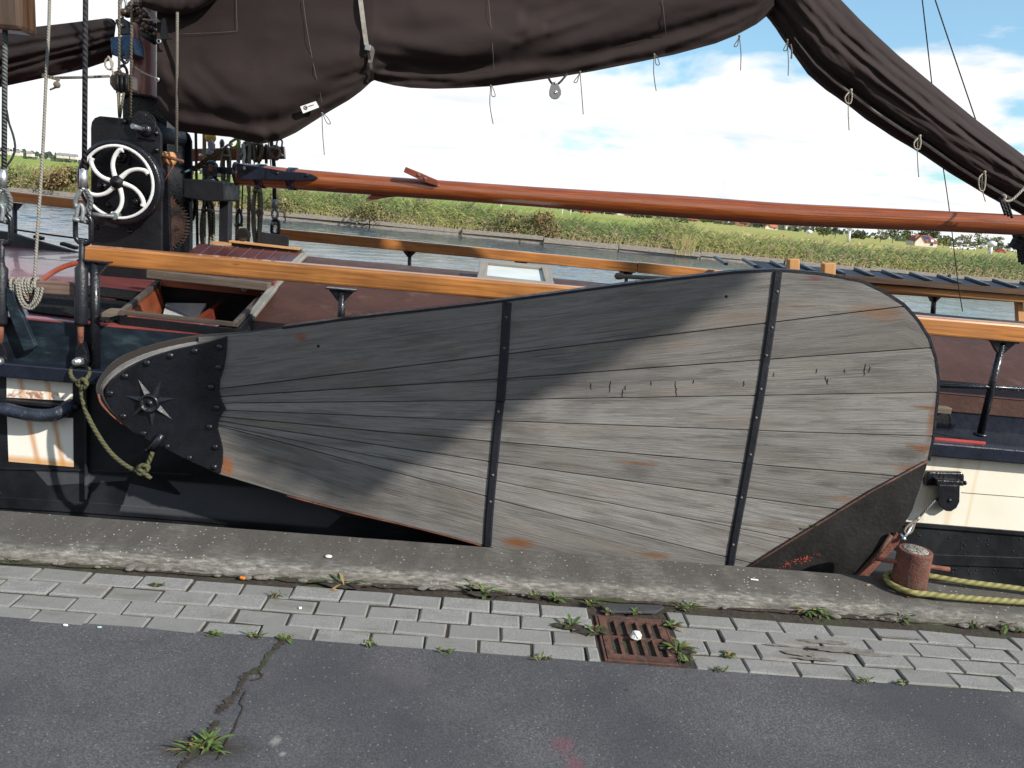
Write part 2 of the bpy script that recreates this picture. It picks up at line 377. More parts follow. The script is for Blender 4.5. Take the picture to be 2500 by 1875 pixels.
def deckred(N):
    v = N.coord()
    col = N.ramp(N.noise(N.map(v, (3, 14, 3)), 2, 5, .65), [(0.35, (.16, .035, .035)), (0.65, (.27, .075, .07))])
    return {'Base Color': col, 'Roughness': 0.3, 'Normal': N.bump(N.noise(N.map(v, (4, 16, 4)), 3, 4), .5, .01), 'Coat Weight': .3}
M_DECK = mat('red_deck_paint', deckred)
M_REDLINE = paint('bright_red_paint', (.42, .06, .05), .5, .2)
M_EDGE2 = paint('red_primer', (.26, .045, .03), .7, .3, 12)
M_EDGE = paint('faded_red_paint', (.20, .04, .035), .6, .3, 12)
M_SLAT = mat('brown_gloss_slats', lambda N: {'Base Color': N.ramp(N.noise(N.coord(), 6, 4), [(.3, (.05, .012, .012)), (.7, (.085, .022, .02))]), 'Roughness': .42, 'Coat Weight': .2, 'Normal': N.bump(N.noise(N.coord(), 8, 3), .12, .02)})
def sailcloth(N):
    v = N.coord(); n = N.noise(v, 2.2, 5, .6)
    col = N.ramp(n, [(0.3, (.0245, .0178, .0168)), (0.7, (.0295, .0215, .0203))])
    wv = N.noise(v, 420, 2, .5)
    col = N.mix(N.ramp(N.noise(v, 12, 6, .7), [(.68, 0), (.8, .2)]), col, (.05, .043, .04))
    return {'Base Color': col, 'Roughness': .85, 'Sheen Weight': .05, 'Specular IOR Level': .12, 'Normal': N.bump(N.math('ADD', N.math('MULTIPLY', wv, .05), N.noise(N.map(v, (3, 3, 9)), 2.2, 3, .5)), .10, .02)}
M_SAIL = mat('brown_sailcloth', sailcloth)
M_TABLING = paint('grey_boltrope_tape', (.26, .25, .24), .7, .3, 12)
def rope(c, k=60, name='rope'):
    def fn(N):
        u, w, _ = N.sep(N.coord('UV'))
        s_ = N.math('SINE', N.math('ADD', N.math('MULTIPLY', u, k * 6.283), N.math('MULTIPLY', w, 6.283 * 2)))
        n = N.noise(N.coord(), 40, 4)
        col = N.ramp(N.math('MULTIPLY_ADD', s_, .25, N.math('MULTIPLY', n, 1.0)), [(0.2, tuple(q * .62 for q in c)), (0.7, c)])
        return {'Base Color': col, 'Roughness': .85, 'Normal': N.bump(s_, .55, .003), 'Specular IOR Level': .2}
    return mat(name, fn)
M_ROPE = rope((.20, .18, .13), 50, 'hemp_rope'); M_ROPEG = rope((.24, .23, .20), 70, 'grey_rope'); M_ROPEY = rope((.25, .235, .095), 24, 'yellow_green_rope')
M_ROPEO = rope((.085, .085, .045), 40, 'olive_rope'); M_WIRE = rope((.12, .13, .13), 60, 'steel_wire'); M_ROPEL = rope((.42, .38, .31), 90, 'light_cord')
M_WIREDARK = rope((.035, .035, .04), 40, 'dark_wire'); M_CORD = rope((.17, .16, .15), 120, 'thin_grey_cord')
M_GLASS = mat('skylight_pane', lambda N: {'Base Color': N.ramp(N.noise(N.coord(), 5, 3), [(.3, (.50, .54, .53)), (.7, (.58, .62, .60))]), 'Roughness': .4, 'Specular IOR Level': .4})
M_BLACKVOID = paint('dark_interior', (.012, .010, .009), .9)
M_CABINWHITE = paint('white_cabin_panel', (.38, .40, .41), .5)
M_LABEL = paint('white_label_cloth', (.72, .72, .70), .6, .05)
M_INK = paint('dark_ink', (.03, .035, .08), .6, .05)
M_HOSE = paint('red_rubber_hose', (.30, .065, .03), .5, .2)
M_MAT = mat('black_rubber_mat', lambda N: {'Base Color': N.ramp(N.voro(N.coord(), 55), [(.1, (.022, .019, .017)), (.5, (.005, .005, .005))]), 'Roughness': .9, 'Specular IOR Level': .15, 'Normal': N.bump(N.voro(N.coord(), 55), .8, .01)})
def asphalt(N):
    v = N.coord()
    f = N.noise(v, 140, 4, .8); b = N.noise(v, 1.3, 5, .6)
    col = N.ramp(f, [(.30, (.030, .029, .033)), (.5, (.078, .077, .083)), (.70, (.17, .168, .176))])
    col = N.mix(N.ramp(b, [(.38, .75), (.62, 0)]), col, (.042, .042, .050))
    col = N.mix(N.ramp(N.noise(v, 2.7, 4), [(.55, 0), (.75, .35)]), col, (.12, .11, .12))
    sp = N.ramp(N.voro(v, 36, 'Distance', '2D'), [(.07, 1), (.13, 0)]); rs = N.ramp(N.voro(v, 36, 'Color', '2D'), [(.72, 0), (.76, 1)])
    col = N.mix(N.math('MULTIPLY', N.math('MULTIPLY', sp, rs), .5), col, (.28, .28, .28))
    for c, r, k, cc in ((G(1375, 1820, 0), (.05, .06, .5), .35, (.20, .05, .07)), (G(1405, 1868, 0), (.04, .05, .5), .35, (.20, .05, .07)), (G(1528, 1686, 0), (.014, .012, .5), .8, (.03, .02, .018)),
                        (G(672, 1812, 0), (.02, .03, .5), .7, (.26, .25, .23)), (G(690, 1842, 0), (.012, .012, .5), .7, (.3, .29, .27)), (G(500, 1832, 0), (.17, .085, .5), .85, (.030, .026, .020))):
        col = N.mix(N.math('MULTIPLY', N.spot(v, tuple(c), r, .4), k), col, cc)
    return {'Base Color': col, 'Roughness': .85, 'Normal': N.bump(f, .75, .006), 'Specular IOR Level': .35}
M_ASPH = mat('asphalt', asphalt)
def paver(N):
    v = N.coord(); rn = N.coord('UV')
    f = N.noise(v, 190, 3, .7); b = N.noise(v, 14, 5, .65); p = N.noise(rn, 1.7, 1)
    col = N.ramp(f, [(.3, (.13, .129, .124)), (.5, (.215, .213, .206)), (.7, (.305, .302, .292))])
    col = N.mix(N.ramp(b, [(.4, 0), (.7, .55)]), col, (.16, .158, .15))
    col = N.mix(N.ramp(p, [(.38, .75), (.58, 0)]), col, (.17, .168, .158))
    dn = N.noise(N.map(v, (2.5, 7, 1)), 1.4, 6, .65)
    col = N.mix(N.ramp(dn, [(.54, 0), (.70, .55)]), col, (.10, .088, .072))
    for px, py, rx, ry in ((1960, 1570, .10, .04), (2030, 1590, .12, .03), (1925, 1600, .10, .04), (1430, 1560, .05, .08), (240, 1440, .2, .02)):
        col = N.mix(N.math('MULTIPLY', N.spot(v, tuple(G(px, py, 0)), (rx, ry, .3), .4), .8), col, (.17, .152, .135))
    return {'Base Color': col, 'Roughness': .85, 'Normal': N.bump(N.math('ADD', f, b), .7, .005)}
M_PAVE = mat('grey_concrete_paver', paver)
def soil(N):
    v = N.coord(); n = N.noise(v, 40, 6, .7)
    col = N.mix(N.ramp(N.noise(v, 3.5, 5, .6), [(.5, 0), (.62, .7)]), N.ramp(n, [(.3, (.014, .010, .007)), (.55, (.036, .026, .019)), (.75, (.075, .06, .048))]), (.035, .05, .014))
    return {'Base Color': col, 'Roughness': .95, 'Normal': N.bump(n, 1, .01)}
M_SOIL = mat('soil', soil)
def kerbm(N):
    v = N.coord(); x, y, z = N.sep(v)
    f = N.noise(v, 160, 4, .7); b = N.noise(N.map(v, (1, 3, 1)), 4, 5, .65)
    col = N.ramp(f, [(.3, (.035, .032, .028)), (.5, (.066, .060, .053)), (.7, (.11, .102, .092))])
    col = N.mix(N.ramp(b, [(.35, .5), (.65, 0)]), col, (.06, .054, .048))
    sp = N.ramp(N.voro(v, 40, 'Distance', '2D'), [(.10, 1), (.17, 0)]); rs = N.ramp(N.voro(v, 40, 'Color', '2D'), [(.74, 0), (.78, 1)])
    zone = N.ramp(N.noise(v, 2.2, 3), [(.4, .25), (.6, 1)])
    col = N.mix(N.math('MULTIPLY', N.math('MULTIPLY', sp, rs), zone), col, (.55, .54, .5))
    # the worn light nose of the kerb: follows the front edge
    e = N.math('MULTIPLY_ADD', N.noise(N.map(v, (4, 1, 1)), 1.6, 5, .6), -.030, z)
    edge = N.ramp(e, [(.034, 1), (.046, 0)])
    lite = N.ramp(N.noise(N.map(v, (7, 20, 30)), 3, 6, .7), [(.36, (.07, .065, .055)), (.52, (.17, .16, .145)), (.68, (.33, .32, .29))])
    col = N.mix(N.math('MULTIPLY', edge, N.ramp(N.noise(N.map(v, (1, .2, .2)), 2.0, 4, .6), [(.3, .35), (.6, 1)])), col, lite)
    return {'Base Color': col, 'Roughness': .9, 'Normal': N.bump(N.math('ADD', f, N.noise(v, 25, 5)), .6, .006)}
M_KERB = mat('dark_concrete_kerb', kerbm)
def water(N):
    v = N.coord()
    h = N.noise(N.map(v, (5, 9, 1)), 1.0, 3, .6)
    return {'Base Color': (.018, .045, .075), 'Roughness': .05, 'IOR': 1.33, 'Normal': N.bump(h, .5, .02), 'Specular IOR Level': .5}
M_WATER = mat('canal_water', water)
def fieldm(N):
    v = N.coord(); x, y, z = N.sep(v)
    n = N.noise(N.map(v, (.05, .10, 1)), 1, 5, .6); n2 = N.noise(N.map(v, (.35, .35, 1)), 1, 5, .6)
    col = N.ramp(n, [(.36, (.15, .20, .04)), (.5, (.19, .27, .05)), (.64, (.33, .30, .11))])
    right = N.new('ShaderNodeMapRange'); N.put(right.inputs[0], N.math('ADD', x, N.math('MULTIPLY', n2, 40))); right.inputs[1].default_value = 30; right.inputs[2].default_value = 75; right.inputs[3].default_value = 0; right.inputs[4].default_value = .75
    col = N.mix(right.outputs[0], col, N.ramp(n2, [(.4, (.36, .30, .12)), (.62, (.24, .26, .07))]))
    near = N.ramp(N.math('MULTIPLY_ADD', n2, 22, N.math('SUBTRACT', y, 11)), [(0, 1), (1, 0)])
    nm = N.new('ShaderNodeMapRange'); N.put(nm.inputs[0], N.math('MULTIPLY_ADD', n2, 50, y)); nm.inputs[1].default_value = 85; nm.inputs[2].default_value = 120; nm.inputs[3].default_value = .9; nm.inputs[4].default_value = 0
    col = N.mix(nm.outputs[0], col, N.ramp(n2, [(.35, (.17, .16, .06)), (.6, (.36, .29, .13))]))
    return {'Base Color': col, 'Roughness': .9, 'Specular IOR Level': .1}
M_FIELD = mat('meadow_grass', fieldm)
def leafy(c, var=.35, tr=.15):
    def fn(N):
        n = N.noise(N.coord(), .9, 3); g = N.new('ShaderNodeNewGeometry')
        rr = g.outputs['Random Per Island']
        col = N.mix(rr, tuple(q * (1 - var) for q in c), tuple(q * (1 + var) for q in c))
        return {'Base Color': col, 'Roughness': .7, 'Specular IOR Level': .25}
    return fn
M_REEDG = mat('reed_leaf_green', leafy((.18, .215, .068))); M_REEDD = mat('reed_leaf_dark', leafy((.11, .155, .055)))
M_REEDY = mat('reed_leaf_yellow', leafy((.28, .265, .085), .25)); M_STEM = mat('dry_reed_stem', leafy((.33, .265, .145), .25)); M_PLUME = mat('reed_plume', leafy((.20, .15, .10)))
M_DRY = mat('dry_grass', leafy((.40, .32, .15))); M_OLIVE = mat('olive_shrub', leafy((.15, .15, .045))); M_RUSTLEAF = mat('russet_shrub', leafy((.20, .12, .045)))
M_WEED = mat('weed_leaf', leafy((.068, .108, .028), .3)); M_WEEDDRY = mat('dry_weed', leafy((.20, .14, .06)))
M_TREE1 = mat('tree_leaf_dark', leafy((.045, .06, .022))); M_TREE2 = mat('tree_leaf_green', leafy((.085, .11, .03))); M_TREE3 = mat('tree_leaf_pale', leafy((.17, .16, .085)))
M_BARK = paint('bark', (.07, .055, .04), .9, .3, 8, .5)
M_BEAM = mat('weathered_revetment', wood_varn((.12, .10, .08), (.26, .235, .20), (.38, .35, .31), .9, 0))
M_TILE = paint('orange_roof_tile', (.38, .13, .06), .8, .2, 1.5); M_WALL = paint('pale_house_wall', (.55, .5, .45), .8, .1, 2); M_BRICK = paint('brick_wall', (.25, .12, .08), .8, .2, 2)
M_CARW = paint('white_car_paint', (.7, .7, .72), .25, .05); M_CARR = paint('red_car_paint', (.35, .03, .03), .25, .1); M_DARKGL = paint('dark_glass', (.02, .025, .03), .1, .1)
M_SIGNB = paint('blue_sign', (.02, .15, .5), .4, .05); M_PYLON = paint('grey_pylon_steel', (.60, .62, .65), .6, .1); M_FARWOOD = paint('far_wood_leaf', (.05, .065, .045), .9, .35, .02)
M_STONE = paint('white_stone', (.62, .60, .57), .8, .15, 30, .5); M_ORANGE = paint('orange_plastic', (.7, .2, .02), .5, .1); M_PAPER = paint('white_paper', (.75, .75, .72), .8, .05)

# ================================================================== SETTING
def kf(x): return interp([(-6, 3.08), (-2, 3.118), (-.4, 3.165), (1.0, 3.205), (2.3, 3.215), (6, 3.23)], x)           # front foot of the kerb
def kb(x): return 3.498 + .01 * x           # back edge of the kerb
b = M(); b.grid(lambda u, v: Vector((-40 + 80 * u, -40 + 42.69 * v + (.004 * fbm(u * 900, 1) if v == 1 else 0), .002)), 400, 2); struct('road', b, M_ASPH)
b = M(); b.grid(lambda u, v: Vector((-40 + 80 * u, 2.60 + .75 * v, -.008)), 2, 1); struct('soil', b, M_SOIL)
# pavers in stretcher bond, one strip
random.seed(3)
b = M(); PL, rows = .2065, 4
for r_ in range(rows):
    x0 = -1.586 + (0 if r_ % 2 == 0 else PL * .5) - (.02 * r_) - 200 * PL * .14
    dy = (3.105 - 2.684) / 4
    for k in range(-30, 60):
        xa = x0 + k * PL; xb = xa + PL - rnd(.006, .010)
        if xb < -4.5 or xa > 5: continue
        if r_ == 0 and False: continue
        cut = [(.505 + .01 * r_ * 0, .885)]
        segs = [(xa, xb)]
        lo, hi = (.524, .860)
        segs = []
        if xa < lo: segs.append((xa, min(xb, lo)))
        if xb > hi: segs.append((max(xa, hi), xb))
        for (p, q) in segs:
            if q - p < .03: continue
            yy0 = 2.684 + r_ * dy + .012 * (p + .5) + rnd(-.002, .002); yy1 = yy0 + dy - rnd(.006, .011); sk1, sk2 = rnd(-.0025, .0025), rnd(-.003, .003); zt = rnd(-.005, .004)
            i = b.add([(p, yy0, -.05), (q, yy0, -.05), (q, yy1, -.05), (p, yy1, -.05)])
            ins = .004
            t1, t2, t3, t4 = (zt + rnd(-.002, .002) for _ in range(4))
            p_, q_ = p + sk2, q + sk2
            b.add([(p_, yy0 + sk1, t1 - .005), (q_, yy0 - sk1, t2 - .005), (q, yy1 - sk1, t3 - .005), (p, yy1 + sk1, t4 - .005)])
            e1, e2, e3, e4 = (ins * rnd(.6, 2.2) for _ in range(4))
            b.add([(p_ + e1, yy0 + sk1 + e1, t1), (q_ - e2, yy0 - sk1 + e2, t2), (q - e3, yy1 - sk1 - e3, t3), (p + e4, yy1 + sk1 - e4, t4)])
            s = (rnd(0, 90), rnd(0, 90)); uv = [s] * 4
            for o_ in (0, 4):
                for k2 in range(4):
                    n2 = (k2 + 1) % 4; b.face((i + o_ + k2, i + o_ + n2, i + o_ + 4 + n2, i + o_ + 4 + k2), 0, uv)
            b.face((i + 8, i + 9, i + 10, i + 11), 0, uv)
struct('pavement', b, M_PAVE)
# dirt that has blown into and over the joints
b = M(); random.seed(5)
for px, py, rx, ry in ((2010, 1570, .10, .016), (2065, 1590, .14, .020), (2120, 1600, .10, .012), (1955, 1598, .07, .020), (1990, 1612, .08, .012), (2200, 1560, .10, .008), (1900, 1578, .06, .008)):
    c = G(px, py, 0); m_ = 60; i = b.add([c + Vector((math.cos(a / m_ * 6.283) * rx, math.sin(a / m_ * 6.283) * ry, 0)) * (1 + .45 * fbm(math.cos(a / m_ * 6.283) * 2.5 + px, math.sin(a / m_ * 6.283) * 2.5)) + Vector((0, 0, .0062)) for a in range(m_)])
    b.face(range(i, i + m_))
struct('sand', b, paint('grey_sand', (.185, .168, .15), .95, .3, 30, .8), 'stuff')
b = M()
def dirtband(u, v):
    x = -5 + 10 * u; w = .028 + .02 * fbm(x * 5, 3)
    return Vector((x, kf(x) + .012 - (w if v == 0 else -.01 if v == 1 else w * .5), .004 + (.012 * max(0, fbm(x * 16, 9)) if 0 < v < 1 else (-.004 if v == 0 else .01))))
b.grid(dirtband, 500, 2); struct('dirt', b, M_SOIL, 'stuff')
b = M()
prof = [(0, -.05), (-.004, .008), (.0, .024), (.006, .038), (.016, .048), (.030, .054), (.055, .058), (.12, .059), (.20, .060), (.26, .060), (1.0, .060)]
def kerbf(u, v):
    x = -6 + 12 * u; k = round(v * (len(prof) - 1)); dy, z = prof[k]
    if dy == 1.0: return Vector((x, kb(x) + .002 * fbm(x * 5, 2), .060))
    ch = .010 * fbm(x * 4, k * .3) + .004 * fbm(x * 22, k * .8)
    if 1 <= k <= 6: dy += ch; z -= .012 * max(0, fbm(x * 4, 5 + k * .3))
    return Vector((x, kf(x) + dy, z))
b.grid(kerbf, 700, len(prof) - 1)
b.grid(lambda u, v: Vector((-6 + 12 * u, kb(-6 + 12 * u) + .002 * fbm((-6 + 12 * u) * 5, 2) +   .0, .060 - 1.4 * v)), 700, 1)
b.grid(lambda u, v: Vector((-40 + 34 * u, 3.06 + .45 * v, .058)), 1, 1); b.grid(lambda u, v: Vector((6 + 34 * u, 3.2 + .4 * v, .058)), 1, 1)
struct('kerb', b, M_KERB)
# broken lumps of mortar along the foot of the kerb
b = M(); random.seed(12)
for k in range(70):
    x = rnd(-2.2, 2.6); r_ = rnd(.006, .022)
    if .5 < x < .9: continue
    c = Vector((x, kf(x) - rnd(-.004, .022), .004)); b.ball(c, r_, 8, 0, (1.5, .8, .5))
struct('mortar', b, paint('dirty_mortar', (.16, .145, .13), .95, .3, 30, .8), 'stuff')
import numpy as np
def ripples():
    rg = np.random.default_rng(5); X = np.linspace(-46, 50, 760); Y = 3.3 + (56 - 3.3) * np.linspace(0, 1, 520) ** 1.05
    gx, gy = np.meshgrid(X, Y); z = np.full_like(gx, -.9)
    for k in range(46):
        lam = .38 * 5.5 ** rg.random(); th = rg.normal(-.5, .55) + (math.pi if k % 5 == 0 else 0); kk = 2 * math.pi / lam
        a_ = .0072 * lam ** .8 / 3.2
        z += a_ * np.sin(kk * (math.cos(th) * gx * .75 + math.sin(th) * gy) + rg.random() * 6.3 + 1.2 * np.sin(gx * .13 * (k % 4 + 1) + gy * .11 + k))
    z += (z + .9) * .5 * np.sin(gx * .21 + .4 * np.sin(gy * .17)) * np.sin(gy * .19 + 1)
    co = np.stack([gx, gy, z], -1).reshape(-1, 3); n, m = len(X), len(Y)
    i = (np.arange(m - 1)[:, None] * n + np.arange(n - 1)).ravel()
    f = np.stack([i, i + 1, i + n + 1, i + n], -1)
    me = bpy.data.meshes.new('water'); me.from_pydata(co.tolist(), [], f.tolist()); me.polygons.foreach_set('use_smooth', [True] * len(f)); me.materials.append(M_WATER); me.update()
    o = bpy.data.objects.new('water', me); COL.objects.link(o); o['kind'] = 'structure'
ripples()
b = M(); b.grid(lambda u, v: Vector((-400 + 354.1 * u, 3.3 + 53.2 * v, -.9)), 1, 1); b.grid(lambda u, v: Vector((49.9 + 350 * u, 3.3 + 53.2 * v, -.9)), 1, 1); struct('water', b, M_WATER)
b = M()
ys = [55.0, 55.6, 57, 60, 66, 75, 90, 120, 170, 250, 400, 800, 2000, 6000]
def fieldf(u, v):
    k = round(v * (len(ys) - 1)); Y = ys[k]; X = (u * 2 - 1) * max(90, Y * 1.2)
    z = (-1.1, -.62, -.55, -.4, -.25, -.2, -.2, -.2, -.2, -.2, -.2, -.2, -.2, -.2)[k]
    return Vector((X, Y, z))
b.grid(fieldf, 120, len(ys) - 1); struct('field', b, M_FIELD)

# crack in the asphalt
def crack(pts, w0, seed):
    random.seed(seed); c = curve([G(px, py, 0) for px, py in pts], 8); i = None; pr = None
    for k, p in enumerate(c):
        t = (c[min(k + 1, len(c) - 1)] - c[max(k - 1, 0)]).normalized(); n = Vector((-t.y, t.x, 0)); w = w0 * (0.7 + 1.9 * abs(fbm(k * .21, seed)) + .9 * abs(fbm(k * .9, 3)))
        j = BK.add([p + n * (w * rnd(.3, 1.25)) + Vector((0, 0, .0062)), p - n * (w * rnd(.3, 1.25)) + Vector((0, 0, .0062))])
        if pr is not None: BK.face((pr, pr + 1, j + 1, j))
        pr = j
BK = M()
crack([(695, 1562), (680, 1578), (668, 1592), (655, 1602), (645, 1622), (634, 1636), (615, 1645), (600, 1650), (590, 1668), (586, 1682), (575, 1700), (556, 1718), (540, 1735), (530, 1746)], .0105, 1)
crack([(532, 1762), (522, 1775), (508, 1790), (490, 1808), (478, 1825), (470, 1845), (455, 1862), (438, 1885)], .009, 2)
crack([(628, 1640), (640, 1652), (630, 1662), (612, 1664)], .004, 3)
crack([(600, 1690), (592, 1708), (586, 1722), (594, 1730), (588, 1746), (578, 1768), (572, 1785), (556, 1808), (545, 1832), (530, 1860)], .0028, 4)
struct('crack', BK, M_SOIL)

# ================================================================== BOAT
boat = thing('sailing_barge', 'black hulled sailing barge with orange rails and brown cabin roof moored along the quay', 'sailing boat', (0, 5.6, -.9))
YH, YC = 3.95, 5.60                        # quay side of the hull, centre line
def halfb(x):
    if x < -4: return 1.65 * math.sqrt(max(0, 1 - ((-4 - x) / 4.2) ** 2))
    if x > 5.5: return 1.65 * (1 - .55 * ((x - 5.5) / 3.5) ** 2)
    return 1.65
xs = [-8.2, -8.0, -7.5, -6.8, -6, -5, -4, -3, -2.5, -1.0] + [-.99, 0, 1.5, 3, 4.5, 5.5, 6.5, 7.5, 8.5, 9]
def topz(x): return .865 if x < -.995 else .62
b = M(); ring = []
for x in xs:
    h = max(halfb(x), .03); zs = [(-1.5, .55), (-1.1, .9), (-.8, 1.0), (0, 1.0), (.57, 1.0), (topz(x), 1.0)]
    ring.append(b.add([(x, YC - h * k, z) for z, k in zs] + [(x, YC + h * k, z) for z, k in zs[::-1]]))
for a, c in zip(ring, ring[1:]):
    for q in range(11):
        if q == 5 and abs(b.v[a].x + 2.5) < .01: continue          # the companionway opens here
        b.face((a + q, c + q, c + q + 1, a + q + 1))
b.face([ring[-1] + q for q in range(12)]); 
hull = obj('hull', b, M_HULL, boat)
# plate laps and seams
for pts in (((0, 1212), (225, 1226), (480, 1246), (700, 1268), (1000, 1300)), ((2110, 1340), (2270, 1352), (2500, 1360), (2700, 1375))):
    b = M(); w_ = [P(x_, y_, YH) for x_, y_ in pts]
    for a, c in zip(w_, w_[1:]): b.beam(a + Vector((0, -.004, -.03)), c + Vector((0, -.004, -.03)), .010, .06)
    obj('hull_plate_lap', b, M_HULL, boat, .002)
b = M(); w_ = [P(x_, y_, YH) for x_, y_ in ((-60, 1142), (215, 1148), (470, 1160))]
for a, c in zip(w_, w_[1:]): b.beam(a + Vector((0, -.003, 0)), c + Vector((0, -.003, 0)), .008, .012)
obj('hull_seam', b, M_HULL, boat, .002); b = M()
zz_ = P(2300, 1279, YH).z; b.beam(Vector((1.6, YH - .006, zz_ - .012)), Vector((5.5, YH - .006, zz_ - .012)), .016, .024)
obj('hull_seam', b, M_HULL, boat, .002); b = M()
b.beam(P(216, 890, YH) + Vector((0, -.006, 0)), P(216, 1215, YH) + Vector((0, -.006, 0)), .012, .05, (0, 1, 0))
obj('hull_rib', b, M_HULL, boat, .002)
random.seed(2)
for k in range(30):
    px = rnd(2230, 2500); py = rnd(1300, 1400)
    b = M(); b.ball(P(px, py, YH), .006, 6, 0, (1, .5, 1)); obj('rivet', b, M_HULL, boat)
# rub rail
b = M(); zr = P(16, 890, YH).z
for x0, x1 in ((-4, -1.4), (-1.4, 6)):
    b.box(((x0 + x1) / 2, YH - .035, zr - .012), (x1 - x0, .075, .075))
obj('rub_rail', b, M_BLUE, boat, .008)
b = M(); b.box((2.42, YH + .0, zr + .030), (.40, .014, .010)); obj('paint_splash', b, M_REDLINE, boat)
# cream panels
b = M(); a_, c_ = P(2200, 1100, YH), P(2200, 1277, YH)
zt_, zl_ = P(2290, 1080, YH).z, P(2300, 1279, YH).z
b.box((3.8, YH - .003, (zt_ + zl_) / 2), (4.4, .010, zt_ - zl_)); obj('cream_band', b, M_CREAM, boat)
b = M(); b.beam(P(2345, 1201, YH) + Vector((0, -.009, 0)), P(2345, 1201, YH) + Vector((3, -.009, .02)), .002, .0022); obj('band_crack', b, M_RUST2, boat)
b = M(); q = [P(px, py, YH - .004) for px, py in ((16, 911), (177, 927), (177, 979), (16, 970))]; b.prism(q, (0, .01, 0))
q = [P(px, py, YH - .004) for px, py in ((17, 1014), (178, 1021), (179, 1140), (21, 1127))]; b.prism(q, (0, .01, 0)); obj('white_panel', b, M_CREAM2, boat)
# tube fender along the side at the left
b = M(); pts = [P(-260, 985, 3.86), P(-120, 990, 3.86), P(0, 998, 3.86), P(70, 1012, 3.86), P(120, 1014, 3.87), P(150, 1005, 3.89), P(172, 990, 3.94), P(180, 985, 4.0)]
b.tube(curve(pts, 5), .033, 14); obj('tube_fender', b, paint('worn_black_blue_paint', (.02, .026, .04), .3, .5, 14, .5, 0, (.08, .1, .13), .62), boat)
b = M(); b.box(tuple(P(95, 985, 3.93)), (.40, .04, .02)); obj('fender_shelf', b, M_IRONDULL, boat, .004)
# red/pink fore deck with rubber mats
b = M()
for x0, x1, v0, v1 in ((-6.5, -2.16, 0, 1), (-2.16, -1.42, 0, .09), (-2.16, -1.42, .40, 1)):
    b.grid(lambda u, v: Vector((x0 + (x1 - x0) * u, 3.955 + 3.3 * (v0 + (v1 - v0) * v), .866 + .05 * math.sin(math.pi * (v0 + (v1 - v0) * v)))), 8, 12)
obj('deck', b, M_DECK, boat)
def dz(Y): return .866 + .05 * math.sin(math.pi * (Y - 3.955) / 3.3)
def D(px, py, up=0.0):                     # point on the fore deck
    p = G(px, py, .88)
    for _ in range(4): p = G(px, py, dz(p.y) + up)
    return p
b = M()
for poly in (((55, 725), (130, 715), (310, 740), (300, 785), (258, 787), (70, 762)), ((205, 698), (340, 714), (320, 733), (175, 718), (110, 700)), ((30, 705), (60, 700), (120, 715), (60, 740), (20, 740))):
    b = M(); b.prism([D(px, py, .004) for px, py in poly], (0, 0, .008)); obj('rubber_mat', b, M_MAT, boat)
b = M(); b.box((-4.0, 3.972, .866), (5.1, .026, .006)); obj('deck_edge_line', b, M_EDGE, boat)
# far bulwark with dogs, at the left
b = M(); q = [P(px, py, 7.1) for px, py in ((-160, 545), (20, 567), (60, 580), (120, 597), (190, 617), (196, 622), (190, 626), (100, 633), (20, 641), (-160, 650))]; b.prism(q, (0, .06, 0)); obj('bulwark', b, paint('dark_grey_bulwark', (.028, .031, .036), .6, .3), boat, .006)
b = M(); q = [P(px, py, 7.06) for px, py in ((-160, 610), (20, 612), (190, 622), (190, 626), (100, 633), (20, 641), (-160, 650))]; b.prism(q, (0, .05, 0)); obj('bulwark_skirt', b, M_IRONDULL, boat)
for px, py in ((95, 581), (160, 598), (178, 604)):
    b = M(); b.box(tuple(P(px, py - 1, 7.08)), (.07, .06, .028), Matrix.Rotation(.2, 3, 'Y')); obj('bulwark_clip', b, M_IRONDULL, boat, .004)
b = M(); b.tube([P(20, 558, 7.25), P(120, 573, 7.25), P(235, 588, 7.25)], .008); obj('guard_wire', b, M_IRONDULL, boat)
# side plate leaning at the left (dark board)
b = M(); q = [P(px, py, 3.90) for px, py in ((14, 700), (32, 712), (50, 762), (86, 845), (80, 852), (58, 858), (40, 815), (14, 745))]; b.prism(q, (0, .03, 0)); obj('leaning_board', b, M_HULL, boat, .004)
b = M(); b.prism([P(px, py, 3.87) for px, py in ((247, 764), (262, 755), (292, 757), (283, 771), (268, 775), (247, 774))], (0, .05, 0)); obj('fairlead', b, M_OLDWOOD, boat, .003)

# near rail and stanchions
def rail(name, a, c, w, h, stans, up0):
    b = M(); b.beam(a, c, w, h); r_ = obj(name, b, M_RAIL, boat, .012)
    return r_
YR = 4.05
a_ = P(194, 622, YR); zc = .5 * (P(194, 603, YR).z + P(194, 642, YR).z)
c_ = P(2500, 812, YR); hh = P(700, 640, YR).z - P(700, 685, YR).z
rail('rail', Vector((a_.x, YR + .045, a_.z)), Vector((c_.x + 2, YR + .045, c_.z + .005)), .10, hh, None, 0)
def stanchion(px0, py0, px1, py1, Y, foot=True, r_=.019):
    b = M(); t = P(px0, py0, Y); f = P(px1, py1, Y); b.tube([f, t], r_, 12)
    for s in (-1, 1):
        b.prism([t + Vector((s * r_, -.012, -.055)), t + Vector((s * .062, -.012, -.004)), t + Vector((s * .062, -.012, .004)), t + Vector((0, -.012, .004)), t + Vector((0, -.012, -.055))], (0, .024, 0))
    b.box(t + Vector((0, 0, .004)), (.15, .05, .008))
    if foot: b.lathe(f, (0, 0, 1), [(.035, -.004), (.035, .008), (.022, .012)], 12)
    return obj('stanchion', b, M_IRON, boat)
stanchion(834, 708, 832, 830, YR + .04); stanchion(2447, 835, 2393, 1062, YR + .04); stanchion(232, 640, 233, 905, 3.93, True, .022)
b = M(); b.tube([P(2200, 938, YR + .04), P(2420, 945, YR + .04), P(2600, 956, YR + .04)], .012, 10); obj('guard_tube', b, M_IRON, boat)
